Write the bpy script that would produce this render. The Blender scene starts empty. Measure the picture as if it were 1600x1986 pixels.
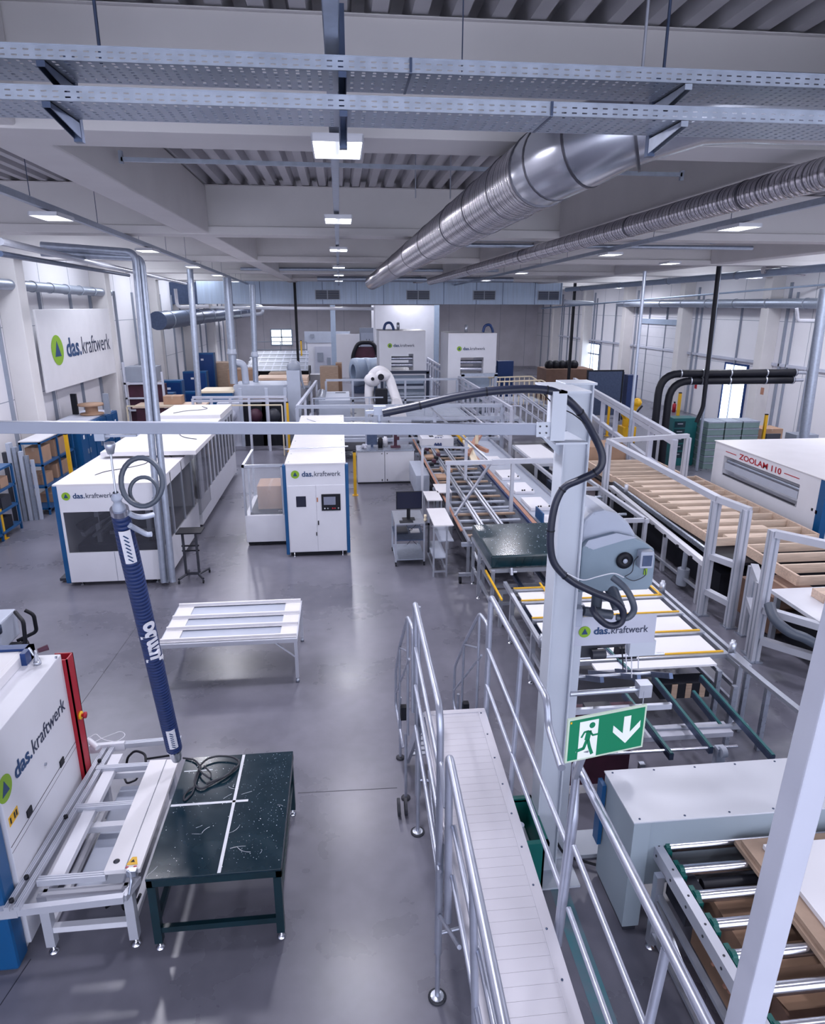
import bpy, bmesh, math, random
from mathutils import Vector, Matrix
V = Vector
R = math.radians
random.seed(7)
SC = bpy.context.scene
COL = SC.collection

# ------------------------------------------------------------------ camera, exposure, world
cd = bpy.data.cameras.new('camera'); cam = bpy.data.objects.new('camera', cd); COL.objects.link(cam)
cd.sensor_fit = 'VERTICAL'; cd.sensor_height = 36.0; cd.lens = 1300 / 1986 * 36.0
cd.clip_start = 0.05; cd.clip_end = 300
cam.location = (0, 0, 5.6)
cam.rotation_euler = (Matrix.Rotation(R(-6.0), 3, 'Z') @ Matrix.Rotation(R(90 - 17.05), 3, 'X') @ Matrix.Rotation(R(0.1), 3, 'Z')).to_euler()
SC.camera = cam
SC.view_settings.view_transform = 'Standard'; SC.view_settings.look = 'None'
SC.view_settings.gamma = 1; SC.view_settings.use_curve_mapping = False
SC.view_settings.exposure = EXPOSURE = 0.0
CY = SC.cycles
CY.use_adaptive_sampling = False; CY.caustics_reflective = False; CY.caustics_refractive = False
CY.sample_clamp_indirect = 3.0; CY.blur_glossy = 1.0; CY.max_bounces = 8; CY.diffuse_bounces = 4; CY.glossy_bounces = 3
CY.denoising_prefilter = 'ACCURATE'
LAMP_WATTS = 122.0
w = bpy.data.worlds.new('daylight'); SC.world = w; w.use_nodes = True
w.node_tree.nodes['Background'].inputs[0].default_value = (0.80, 0.84, 1.0, 1)
w.node_tree.nodes['Background'].inputs[1].default_value = 4.0
LAMP_COL = (0.92, 0.90, 1.0)

# ------------------------------------------------------------------ materials
MATS = {}
def mat(name, col, rough=0.5, metal=0.0, noise=0.0, scale=4.0, bump=0.0, emit=0.0, alpha=1.0, spec=0.5, trans=0.0, col2=None, detail=4, rvar=0.0, stretch=None):
    m = bpy.data.materials.new(name); m.use_nodes = True
    nt = m.node_tree; b = nt.nodes['Principled BSDF']
    col = tuple(col) + (1,)
    b.inputs['Base Color'].default_value = col
    b.inputs['Roughness'].default_value = rough; b.inputs['Metallic'].default_value = metal
    b.inputs['Specular IOR Level'].default_value = spec
    if trans: b.inputs['Transmission Weight'].default_value = trans
    if alpha < 1: b.inputs['Alpha'].default_value = alpha
    if emit:
        b.inputs['Emission Color'].default_value = col; b.inputs['Emission Strength'].default_value = emit
    tc = nt.nodes.new('ShaderNodeTexCoord'); mp = nt.nodes.new('ShaderNodeMapping')
    nt.links.new(tc.outputs['Object'], mp.inputs['Vector'])
    if stretch: mp.inputs['Scale'].default_value = stretch
    n = nt.nodes.new('ShaderNodeTexNoise'); n.inputs['Scale'].default_value = scale; n.inputs['Detail'].default_value = detail
    nt.links.new(mp.outputs[0], n.inputs['Vector'])
    if noise or col2:
        r = nt.nodes.new('ShaderNodeValToRGB')
        c2 = tuple(col2) + (1,) if col2 else tuple(max(0, c * (1 - noise)) for c in col[:3]) + (1,)
        r.color_ramp.elements[0].color = c2; r.color_ramp.elements[1].color = col
        r.color_ramp.elements[0].position = 0.32; r.color_ramp.elements[1].position = 0.68
        nt.links.new(n.outputs['Fac'], r.inputs['Fac']); nt.links.new(r.outputs['Color'], b.inputs['Base Color'])
    if rvar:
        mr = nt.nodes.new('ShaderNodeMapRange'); mr.inputs[3].default_value = max(0.02, rough - rvar); mr.inputs[4].default_value = rough + rvar
        nt.links.new(n.outputs['Fac'], mr.inputs[0]); nt.links.new(mr.outputs[0], b.inputs['Roughness'])
    if bump:
        bp = nt.nodes.new('ShaderNodeBump'); bp.inputs['Strength'].default_value = bump; bp.inputs['Distance'].default_value = 0.01
        nt.links.new(n.outputs['Fac'], bp.inputs['Height']); nt.links.new(bp.outputs['Normal'], b.inputs['Normal'])
    MATS[name] = m
    return m

mat('white', (0.67, 0.68, 0.75), 0.35, noise=0.05, scale=2)
mat('white_top', (0.70, 0.69, 0.73), 0.4, noise=0.05, scale=2)
mat('offwhite', (0.50, 0.52, 0.62), 0.5, noise=0.06, scale=2)
mat('grey', (0.27, 0.30, 0.37), 0.45, noise=0.08)
mat('lightgrey', (0.40, 0.44, 0.54), 0.4, noise=0.06)
mat('bluegrey', (0.30, 0.37, 0.49), 0.42, noise=0.08)
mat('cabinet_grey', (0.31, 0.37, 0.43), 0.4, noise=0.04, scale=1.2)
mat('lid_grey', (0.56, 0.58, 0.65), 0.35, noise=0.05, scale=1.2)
mat('pump_grey', (0.22, 0.29, 0.36), 0.35, noise=0.06)
mat('palegrey', (0.52, 0.56, 0.64), 0.38, noise=0.06, scale=1.5)
mat('darkgrey', (0.03, 0.033, 0.048), 0.5, noise=0.2)
mat('black', (0.008, 0.009, 0.015), 0.5, spec=0.25)
mat('arm_grey', (0.30, 0.33, 0.42), 0.4, noise=0.06)
mat('frame_dark', (0.012, 0.02, 0.05), 0.45)
mat('rubber', (0.018, 0.02, 0.03), 0.6)
mat('navy', (0.007, 0.026, 0.12), 0.5, noise=0.2, scale=9)
mat('blue', (0.004, 0.075, 0.22), 0.35, noise=0.08)
mat('deepblue', (0.004, 0.035, 0.16), 0.35, noise=0.1)
mat('teal', (0.005, 0.11, 0.12), 0.4, noise=0.15)
mat('green_plastic', (0.0, 0.10, 0.09), 0.45, noise=0.1)
mat('dark_teal', (0.004, 0.027, 0.04), 0.2, noise=0.3, scale=3, rvar=0.08)
mat('bench_paint', (0.005, 0.022, 0.036), 0.18, noise=0.25, scale=5, rvar=0.07)
mat('bench_dark', (0.003, 0.022, 0.033), 0.35, noise=0.3)
mat('deck_alu', (0.68, 0.67, 0.74), 0.42, 0.45, noise=0.14, scale=1.2)
mat('rail_alu', (0.47, 0.50, 0.60), 0.38, 0.75, noise=0.1, scale=9)
mat('floor_paint', (0.06, 0.20, 0.24), 0.4, noise=0.5, scale=3, col2=(0.14, 0.17, 0.22))
mat('crate_green', (0.16, 0.24, 0.24), 0.5, noise=0.1)
mat('red', (0.36, 0.006, 0.02), 0.4)
mat('yellow', (0.75, 0.42, 0.01), 0.45, noise=0.08)
mat('cream', (0.72, 0.62, 0.46), 0.45)
mat('copper', (0.45, 0.22, 0.15), 0.5, noise=0.2)
mat('alu', (0.52, 0.55, 0.63), 0.32, 0.75, noise=0.08, scale=12)
mat('alu_white', (0.54, 0.56, 0.64), 0.4, 0.35, noise=0.05)
mat('steel', (0.42, 0.46, 0.55), 0.3, 0.8, noise=0.15, scale=20, rvar=0.1)
mat('steel_dark', (0.09, 0.12, 0.20), 0.35, 0.8, noise=0.2, scale=10)
mat('galv', (0.42, 0.47, 0.57), 0.40, 0.7, noise=0.15, scale=14, rvar=0.1)
mat('chrome', (0.60, 0.62, 0.70), 0.24, 1.0)
mat('duct_metal', (0.46, 0.45, 0.49), 0.24, 0.9, noise=0.05, scale=1)
mat('duct_seam', (0.10, 0.10, 0.12), 0.4, 0.8)
mat('hall_duct', (0.50, 0.60, 0.76), 0.45, 0.3, noise=0.15, scale=1.2, stretch=(8, 1, 0.4))
mat('hose_grey', (0.06, 0.075, 0.105), 0.42)
mat('hose_dark', (0.012, 0.016, 0.036), 0.38)
mat('wood', (0.66, 0.50, 0.40), 0.6, noise=0.22, scale=3, stretch=(1, 9, 9))
mat('wood_x', (0.72, 0.57, 0.46), 0.6, noise=0.2, scale=3, stretch=(1, 9, 9))
mat('cardboard', (0.40, 0.25, 0.17), 0.75, noise=0.15, scale=3)
mat('cardboard_dark', (0.20, 0.115, 0.085), 0.8, noise=0.2, scale=3)
mat('board_edge', (0.46, 0.33, 0.25), 0.7, noise=0.25, scale=4, stretch=(1, 1, 14))
mat('paper', (0.74, 0.74, 0.80), 0.5)
mat('logo_green', (0.22, 0.40, 0.02), 0.5)
mat('logo_blue', (0.008, 0.045, 0.14), 0.5)
mat('ink', (0.025, 0.035, 0.075), 0.5)
mat('sign_green', (0.0, 0.19, 0.085), 0.4)
mat('sign_white', (0.80, 0.84, 0.82), 0.4)
mat('sign_edge', (0.52, 0.62, 0.50), 0.5)
mat('screen', (0.012, 0.014, 0.035), 0.12)
mat('panel_screen', (0.20, 0.22, 0.30), 0.2)
mat('maroon', (0.055, 0.01, 0.03), 0.6, noise=0.3)
mat('orange_cable', (0.5, 0.22, 0.02), 0.5)
mat('smoke_glass', (0.07, 0.075, 0.10), 0.06, alpha=0.35)
mat('clear_glass', (0.75, 0.8, 0.9), 0.06, alpha=0.14)
mat('lamp_face', (0.93, 0.96, 1.0), 0.4, emit=9.0)
mat('day_pane', (0.80, 0.90, 1.0), 0.3, emit=3.6)
mat('fill_pane', (0.86, 0.90, 1.0), 0.3, emit=11.0)
mat('dark_pane', (0.01, 0.012, 0.02), 0.1)
mat('tape', (0.62, 0.64, 0.70), 0.5)
mat('concrete_beam', (0.68, 0.66, 0.67), 0.8, noise=0.07, scale=1.3, bump=0.05)
mat('wall_paint', (0.76, 0.75, 0.80), 0.7, noise=0.05, scale=0.7)
mat('far_wall_paint', (0.60, 0.58, 0.64), 0.8, noise=0.15, scale=0.8)
mat('deck_metal', (0.52, 0.51, 0.55), 0.55, 0.3, noise=0.15, scale=1)

def duct_material():
    # spiral sheet: a thin darker lock seam every 9 cm along the duct
    m = MATS['duct_metal']; nt = m.node_tree; b = nt.nodes['Principled BSDF']
    tc = nt.nodes.new('ShaderNodeTexCoord'); w_ = nt.nodes.new('ShaderNodeTexWave'); w_.wave_type = 'BANDS'; w_.bands_direction = 'Y'
    w_.inputs['Scale'].default_value = 3.5; nt.links.new(tc.outputs['Object'], w_.inputs['Vector'])
    r = nt.nodes.new('ShaderNodeValToRGB'); r.color_ramp.elements[0].position = 0.02; r.color_ramp.elements[1].position = 0.14
    r.color_ramp.elements[0].color = (0.16, 0.16, 0.18, 1); r.color_ramp.elements[1].color = (0.60, 0.58, 0.62, 1)
    nt.links.new(w_.outputs['Fac'], r.inputs['Fac']); nt.links.new(r.outputs['Color'], b.inputs['Base Color'])
duct_material()
mat('elbow_metal', (0.50, 0.52, 0.58), 0.26, 0.9, noise=0.05, scale=2)
# ------------------------------------------------------------------ mesh builder
class MB:
    def __init__(s): s.v = []; s.f = []; s.m = []; s.sm = []
    def add(s, vs, fs, mi=0, smooth=False):
        o = len(s.v); s.v += [V(p) for p in vs]
        for f in fs: s.f.append([o + i for i in f]); s.m.append(mi); s.sm.append(smooth)
        return s
    def box(s, a, b, mi=0, skip=()):
        x0, x1 = sorted((a[0], b[0])); y0, y1 = sorted((a[1], b[1])); z0, z1 = sorted((a[2], b[2]))
        vs = [(x0,y0,z0),(x1,y0,z0),(x1,y1,z0),(x0,y1,z0),(x0,y0,z1),(x1,y0,z1),(x1,y1,z1),(x0,y1,z1)]
        fs = [(0,3,2,1),(4,5,6,7),(0,1,5,4),(1,2,6,5),(2,3,7,6),(3,0,4,7)]
        return s.add(vs, [f for i, f in enumerate(fs) if i not in skip], mi)
    def bar(s, p, q, w, h=None, mi=0, up=(0, 0, 1)):
        h = w if h is None else h
        p = V(p); q = V(q); d = (q - p)
        if d.length < 1e-6: return s
        d.normalize(); u = V(up)
        if abs(d.dot(u)) > 0.98: u = V((0, 1, 0))
        r = d.cross(u).normalized(); u = r.cross(d).normalized()
        c = [(-w/2,-h/2),(w/2,-h/2),(w/2,h/2),(-w/2,h/2)]
        vs = [p + r*a + u*b for a, b in c] + [q + r*a + u*b for a, b in c]
        return s.add(vs, [(0,1,2,3),(7,6,5,4),(0,4,5,1),(1,5,6,2),(2,6,7,3),(3,7,4,0)], mi)
    def rod(s, p, q, r, n=10, mi=0, r2=None, caps=True):
        p = V(p); q = V(q); d = (q - p)
        if d.length < 1e-6: return s
        d.normalize(); u = V((0,0,1)) if abs(d.z) < 0.9 else V((1,0,0))
        a = d.cross(u).normalized(); b = d.cross(a)
        r2 = r if r2 is None else r2
        vs = []
        for c, rr in ((p, r), (q, r2)):
            for i in range(n):
                t = 2*math.pi*i/n; vs.append(c + a*math.cos(t)*rr + b*math.sin(t)*rr)
        s.add(vs, [(i, (i+1) % n, n+(i+1) % n, n+i) for i in range(n)], mi, True)
        if caps: s.add(vs, [tuple(range(n-1,-1,-1)), tuple(range(n, 2*n))], mi)
        return s
    def tube(s, pts, r, n=10, mi=0, bend=0.0, closed=False, radii=None, bs=6):
        P = [V(p) for p in pts]
        if bend and len(P) > 2:
            Q = [P[0]]
            for i in range(1, len(P)-1):
                a = P[i-1]-P[i]; b = P[i+1]-P[i]
                k = min(bend, a.length*0.48, b.length*0.48)
                A = P[i]+a.normalized()*k; B = P[i]+b.normalized()*k
                for j in range(bs+1):
                    t = j/bs; Q.append(A*(1-t)**2 + P[i]*2*t*(1-t) + B*t*t)
            Q.append(P[-1]); P = Q
        m = len(P); vs = []; prev = None
        for i in range(m):
            if closed: d = P[(i+1) % m]-P[i-1]
            else: d = P[min(i+1, m-1)]-P[max(i-1, 0)]
            d.normalize()
            if prev is None:
                u = V((0,0,1)) if abs(d.z) < 0.9 else V((1,0,0)); a = d.cross(u).normalized()
            else:
                a = (prev - d*prev.dot(d)).normalized()
            prev = a; b = d.cross(a); rr = radii[i] if radii else r
            for j in range(n):
                t = 2*math.pi*j/n; vs.append(P[i]+a*math.cos(t)*rr+b*math.sin(t)*rr)
        fs = []
        for i in range(m if closed else m-1):
            k = (i+1) % m
            for j in range(n): fs.append((i*n+j, i*n+(j+1) % n, k*n+(j+1) % n, k*n+j))
        s.add(vs, fs, mi, True)
        if not closed: s.add(vs[:n]+vs[-n:], [tuple(range(n-1,-1,-1)), tuple(range(n, 2*n))], mi)
        return s
    def prism(s, poly, o, ux, uy, un, mi=0):
        # extrude 2-D poly placed at o with axes ux, uy by vector un
        o = V(o); ux = V(ux); uy = V(uy); un = V(un); n = len(poly)
        a = [o+ux*p[0]+uy*p[1] for p in poly]; b = [p+un for p in a]
        s.add(a+b, [tuple(range(n-1,-1,-1)), tuple(range(n, 2*n))]+[(i,(i+1)%n,n+(i+1)%n,n+i) for i in range(n)], mi)
        return s
    def ball(s, c, r, n=12, k=8, mi=0, sc=(1,1,1)):
        vs = []
        for i in range(k+1):
            ph = math.pi*i/k
            for j in range(n):
                t = 2*math.pi*j/n
                vs.append(V(c)+V((r*sc[0]*math.sin(ph)*math.cos(t), r*sc[1]*math.sin(ph)*math.sin(t), r*sc[2]*math.cos(ph))))
        s.add(vs, [(i*n+j,(i+1)*n+j,(i+1)*n+(j+1)%n,i*n+(j+1)%n) for i in range(k) for j in range(n)], mi, True)
        return s
    def lathe(s, prof, o, axis=(0,0,1), n=16, mi=0):
        d = V(axis).normalized(); u = V((0,0,1)) if abs(d.z) < 0.9 else V((1,0,0))
        a = d.cross(u).normalized(); b = d.cross(a); o = V(o); vs = []
        for (r, h) in prof:
            for j in range(n):
                t = 2*math.pi*j/n; vs.append(o+d*h+a*math.cos(t)*r+b*math.sin(t)*r)
        s.add(vs, [(i*n+j,i*n+(j+1)%n,(i+1)*n+(j+1)%n,(i+1)*n+j) for i in range(len(prof)-1) for j in range(n)], mi, True)
        return s
    def build(s, name, mats, parent=None, bevel=0.0, rot=None, about=None):
        me = bpy.data.meshes.new(name)
        off = V(OFF.get(parent.name, (0,0,0))) if parent else V((0,0,0))
        vs = s.v
        if rot:
            c = V(about); Mx = Matrix.Rotation(rot, 3, 'Z'); vs = [Mx @ (p-c)+c for p in vs]
        me.from_pydata([tuple(p-off) for p in vs], [], s.f)
        if isinstance(mats, str): mats = [mats]
        for m in mats: me.materials.append(MATS[m])
        me.polygons.foreach_set('material_index', s.m); me.polygons.foreach_set('use_smooth', s.sm)
        me.validate(); me.update()
        bm = bmesh.new(); bm.from_mesh(me); bmesh.ops.recalc_face_normals(bm, faces=bm.faces); bm.to_mesh(me); bm.free()
        o = bpy.data.objects.new(name, me); COL.objects.link(o)
        if parent:
            o.parent = parent; OFF[o.name] = tuple(off)
        if bevel:
            b = o.modifiers.new('bevel', 'BEVEL'); b.width = bevel; b.segments = 2; b.limit_method = 'ANGLE'
        return o
OFF = {}
def tag(o, label, cat, group=None):
    o['label'] = label; o['category'] = cat
    if group: o['group'] = group
    return o
def thing(name, label, cat, loc=(0,0,0), group=None, off=None):
    o = bpy.data.objects.new(name, None); COL.objects.link(o); o.empty_display_size = 0.2
    o.location = loc; OFF[o.name] = tuple(loc) if off is None else off
    return tag(o, label, cat, group)
def solo(name, mb, m, label, cat, group=None, bevel=0.0):
    # a thing that is one mesh: origin moved to its base
    xs = [p.x for p in mb.v]; ys = [p.y for p in mb.v]; zs = [p.z for p in mb.v]
    c = V(((min(xs)+max(xs))/2, (min(ys)+max(ys))/2, min(zs))); mb.v = [p-c for p in mb.v]
    o = mb.build(name, m, None, bevel); o.location = c
    return tag(o, label, cat, group)
def struct(name, mb, m, parent=None, bevel=0.0):
    o = mb.build(name, m, parent, bevel)
    if parent is None: o['kind'] = 'structure'
    return o
def dup(o, parent=None):
    c = o.copy(); COL.objects.link(c); c.parent = parent
    if parent: c.matrix_parent_inverse = o.matrix_parent_inverse.copy()
    for ch in list(o.children): dup(ch, c)
    return c
def place(o, loc, rz=None, label=None, group=None):
    o.location = loc
    if rz is not None: o.rotation_euler = (0,0,rz)
    if label: o['label'] = label
    if group: o['group'] = group
    return o
def text_mesh(name, s, size, m, parent, o, ux, uy, offset=0.0, center=False, depth=0.002, width=None):
    # lettering laid flat on a surface: o = lower left corner, ux = reading direction, uy = up
    cu = bpy.data.curves.new(name, 'FONT'); cu.body = s; cu.size = size; cu.offset = offset; cu.extrude = depth/2; cu.resolution_u = 3
    if center: cu.align_x = 'CENTER'
    t = bpy.data.objects.new(name+'_c', cu); COL.objects.link(t)
    bpy.context.view_layer.update()
    me = bpy.data.meshes.new_from_object(t.evaluated_get(bpy.context.evaluated_depsgraph_get()))
    bpy.data.objects.remove(t); bpy.data.curves.remove(cu)
    ux = V(ux).normalized(); uy = V(uy).normalized(); un = ux.cross(uy)
    off = V(OFF.get(parent.name, (0,0,0))) if parent else V((0,0,0))
    xs = [v.co.x for v in me.vertices]; k = 1.0
    if width: k = width/(max(xs)-min(xs))
    for v in me.vertices: v.co = V(o)-off+ux*v.co.x*k+uy*v.co.y+un*(v.co.z+depth/2+0.002)
    me.materials.clear(); me.materials.append(MATS[m])
    ob = bpy.data.objects.new(name, me); COL.objects.link(ob); ob.parent = parent
    return ob, (max(xs)*k if xs else 0)
def logo(parent, o, ux, uy, L):
    # green disc with a dark triangle, bold "das." and light "kraftwerk"; total length L
    ux = V(ux).normalized(); uy = V(uy).normalized(); un = ux.cross(uy); o = V(o)
    r = L*0.085; c = o+ux*r
    mb = MB(); n = 28
    mb.prism([(r*math.cos(2*math.pi*i/n), r*math.sin(2*math.pi*i/n)) for i in range(n)], c+un*0.001, ux, uy, un*0.004)
    d = mb.build('logo_disc', 'logo_green', parent)
    mb = MB(); mb.prism([(-r*0.52,-r*0.42),(r*0.52,-r*0.42),(0,r*0.62)], c+un*0.005, ux, uy, un*0.003)
    mb.build('logo_triangle', 'logo_blue', parent)
    sz = L*0.155
    t, wd = text_mesh('logo_bold_text', 'das.', sz, 'logo_blue', parent, o+ux*(L*0.215)-uy*sz*0.30, ux, uy, offset=sz*0.022, width=L*0.235)
    text_mesh('logo_light_text', 'kraftwerk', sz, 'ink', parent, o+ux*(L*0.465)-uy*sz*0.30, ux, uy, width=L*0.535)
def lamp_light(loc, sx, sy, watts, parent=None):
    ld = bpy.data.lights.new('lamp_light', 'AREA'); ld.shape = 'RECTANGLE'; ld.size = sx; ld.size_y = sy
    ld.energy = watts; ld.color = LAMP_COL
    o = bpy.data.objects.new('lamp_light', ld); COL.objects.link(o); o.location = loc; o.parent = parent
    return o

def smooth(P, n=5):
    P = [V(p) for p in P]; Q = []
    for i in range(len(P)-1):
        p0 = P[max(i-1,0)]; p1 = P[i]; p2 = P[i+1]; p3 = P[min(i+2,len(P)-1)]
        for j in range(n):
            u = j/n; Q.append(.5*((2*p1)+(p2-p0)*u+(2*p0-5*p1+4*p2-p3)*u*u+(3*p1-p0-3*p2+p3)*u**3))
    return Q+[P[-1]]

# ------------------------------------------------------------------ floor
def floor_mat():
    m = bpy.data.materials.new('floor_concrete'); m.use_nodes = True; nt = m.node_tree; b = nt.nodes['Principled BSDF']
    tc = nt.nodes.new('ShaderNodeTexCoord')
    n1 = nt.nodes.new('ShaderNodeTexNoise'); n1.inputs['Scale'].default_value = 0.45; n1.inputs['Detail'].default_value = 4; n1.inputs['Roughness'].default_value = 0.5
    n2 = nt.nodes.new('ShaderNodeTexNoise'); n2.inputs['Scale'].default_value = 5; n2.inputs['Detail'].default_value = 6
    for n in (n1, n2): nt.links.new(tc.outputs['Object'], n.inputs['Vector'])
    mx = nt.nodes.new('ShaderNodeMath'); mx.operation = 'MULTIPLY_ADD'; mx.inputs[1].default_value = 0.18
    nt.links.new(n2.outputs['Fac'], mx.inputs[0]); 
    m2 = nt.nodes.new('ShaderNodeMath'); m2.operation = 'MULTIPLY'; m2.inputs[1].default_value = 0.82
    nt.links.new(n1.outputs['Fac'], m2.inputs[0]); nt.links.new(m2.outputs[0], mx.inputs[2])
    r = nt.nodes.new('ShaderNodeValToRGB'); r.color_ramp.elements[0].position = 0.26; r.color_ramp.elements[1].position = 0.72
    r.color_ramp.elements[0].color = (0.075, 0.077, 0.102, 1); r.color_ramp.elements[1].color = (0.20, 0.198, 0.25, 1)
    nt.links.new(mx.outputs[0], r.inputs['Fac']); nt.links.new(r.outputs['Color'], b.inputs['Base Color'])
    mr = nt.nodes.new('ShaderNodeMapRange'); mr.interpolation_type = 'SMOOTHSTEP'; mr.inputs[1].default_value = 0.1; mr.inputs[2].default_value = 0.9; mr.inputs[3].default_value = 0.22; mr.inputs[4].default_value = 0.36
    nt.links.new(mx.outputs[0], mr.inputs[0]); nt.links.new(mr.outputs[0], b.inputs['Roughness'])
    MATS['floor'] = m
floor_mat()
XL, XR, YB, YF, ZD = -9.6, 19.1, -6.0, 66.0, 7.68
mb = MB(); mb.box((XL-.3, YB, -0.2), (XR+.3, YF+.3, 0.0)); struct('floor', mb, 'floor')
mb = MB()   # saw-cut joints of the slab
for (p, q) in (((-3.849, 11.624, 0), (-3.945, 8.931, 0)), ((-4.132, 6.989, 0), (-4.132, 6.989, 0)), ((-0.662, 6.826, 0), (0.531, 6.794, 0)), ((-2.993, 4.489, 0), (-2.918, 4.901, 0))):
    mb.bar((p[0], p[1], 0.0), (q[0], q[1], 0.0), 0.008, 0.004)
struct('trim_1', mb, 'darkgrey')

# ------------------------------------------------------------------ walls
def wall_panels(X, s, seed, dk):
    # insulated wall panels: joints as thin recesses, standing seams of grey trunking
    mb = MB(); mb.box((X, YB, 0), (X+s*0.3, YF, 8.1), 0)
    y = YB
    while y < YF:
        mb.box((X-s*0.004, y-0.012, 0), (X, y+0.012, 7.8), 1); y += 2.5
    for z in (2.95, 5.0): mb.box((X-s*0.004, YB, z-0.012), (X, YF, z+0.012), 1)
    return mb
struct('wall_left', wall_panels(XL, -1, 1, 0), ['wall_paint', 'grey'])
mbr = wall_panels(XR, 1, 2, 0); struct('wall_right', mbr, ['wall_paint', 'grey'])
mb = MB(); mb.box((XL, YF, 0), (XR, YF+.3, 8.1)); 
for k in range(12): mb.box((XL+k*2.5, YF-.01, 0), (XL+k*2.5+.03, YF, 7.8), 1)
struct('wall_far', mb, ['far_wall_paint', 'grey'])
mb = MB(); mb.box((XL, YB-.3, 0), (XR, YB, 0.9)); mb.box((XL, YB-.3, 7.4), (XR, YB, 8.1))
for k in range(7): mb.box((XL+k*4.7, YB-.3, 0.9), (XL+k*4.7+.5, YB, 7.4))
struct('wall_back', mb, 'wall_paint')   # unseen gable behind the gallery, left open between piers so daylight fills the hall

# ceiling deck: trapezoidal sheet, ribs along the hall
mb = MB(); pitch = 0.30; x = XL-0.3; prof = []
while x < XR+0.3:
    prof += [(x, ZD), (x+0.12, ZD), (x+0.16, ZD+0.13), (x+0.26, ZD+0.13)]; x += pitch
vs = []
for (px_, pz_) in prof: vs += [(px_, YB-.3, pz_), (px_, YF+.3, pz_)]
mb.add(vs, [(2*i, 2*i+1, 2*i+3, 2*i+2) for i in range(len(prof)-1)], 0)
mb.box((XL-.3, YB-.3, ZD+0.2), (XR+.3, YF+.3, ZD+0.3), 0)
struct('ceiling', mb, 'deck_metal')
GY = [-1.5] + [6.05+7.6*k for k in range(8)]
GX = [-2.55, 4.45, 11.7]
tn = [2]
def trim(mb, m, bevel=0.0):
    o = struct('trim_%d' % tn[0], mb, m, None, bevel); tn[0] += 1; return o
for gy in GY:
    mb = MB(); mb.box((XL, gy-0.20, 6.98), (XR, gy+0.20, ZD-0.02)); mb.box((XL, gy-0.24, 7.66), (XR, gy+0.24, ZD-0.01)); mb.box((XL, gy-0.27, 6.84), (XR, gy+0.27, 6.98)); trim(mb, 'concrete_beam', 0.02)
for gx in GX:
    for i, gy in enumerate(GY[:-1]):
        mb = MB(); mb.box((gx-0.24, gy+0.21, 6.86), (gx+0.24, GY[i+1]-0.21, ZD-0.02)); trim(mb, 'concrete_beam', 0.02)
# wall columns
for i, gy in enumerate(GY[1:]):
    for X, s in ((XL, 1), (XR, -1)):
        mb = MB(); mb.box((X, gy-0.28, 0), (X+s*0.6, gy+0.28, 6.86)); trim(mb, 'concrete_beam', 0.02)
# slim wall posts and grey trunking between the columns
def wall_post(X, y, wd, z1, m='grey', dp=0.10):
    wd *= 0.7; mb = MB(); s = 1 if X < 0 else -1
    mb.box((X, y-wd/2, 0), (X+s*dp, y+wd/2, z1)); trim(mb, m)
for gy in GY[2:]:
    wall_post(XL, gy+0.55, 0.10, 6.3); wall_post(XL, gy+0.85, 0.06, 6.6); wall_post(XL, gy+2.4, 0.06, 6.2); wall_post(XL, gy+5.0, 0.05, 6.2); wall_post(XL, gy-0.6, 0.1, 6.2)
    wall_post(XR, gy+0.7, 0.12, 6.4); wall_post(XR, gy+2.6, 0.06, 5.8); wall_post(XR, gy+4.9, 0.06, 5.8); wall_post(XR, gy-0.8, 0.14, 6.6); wall_post(XR, gy-1.3, 0.08, 6.2)
for k, (gy) in enumerate(GY[2:-1]):
    mb = MB(); mb.box((XR, gy+0.3, 3.12), (XR-0.10, gy+7.3, 3.24)); trim(mb, 'offwhite')
# bright white inner room in front of the far wall
mb = MB(); mb.box((2.633, 52, 5.68), ((7.222, 52, 5.688)[0], 58, 0)); trim(mb, 'white')

# ================================================================== CEILING SERVICES
# --- light rails (galvanised trunking running down the hall)
def rail(x, y0, y1, z, wd, label, m='galv', x1=None):
    x1 = x if x1 is None else x1; X_ = lambda y: x+(x1-x)*(y-y0)/(y1-y0)
    t = thing('light_rail', label, 'trunking', (x, y0, z))
    mb = MB(); mb.bar((x, y0, z+.035), (x1, y1, z+.035), wd, .07); mb.bar((x, y0, z+.068), (x1, y1, z+.068), wd+.012, .014); mb.build('channel', m, t)
    y = y0+0.6
    while y < y1:
        mb = MB(); mb.rod((X_(y), y, z+0.07), (X_(y), y, ZD), 0.005, 6); y += 2.7; mb.build('suspension_rod', 'steel_dark', t)
    return t
rail(0.0, 0.8, 44, 6.72, 0.06, 'long galvanised light rail down the middle of the hall ceiling, over the bright paired lamps')
rail(-3.28, 3, 44, 6.74, 0.065, 'galvanised light rail running down the left of the ceiling above the left row of lamps', x1=-5.2)
rail(5.5, 4, 44, 6.74, 0.07, 'galvanised light rail on the right of the ceiling beside the thinner spiral duct', x1=6.75)
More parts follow.
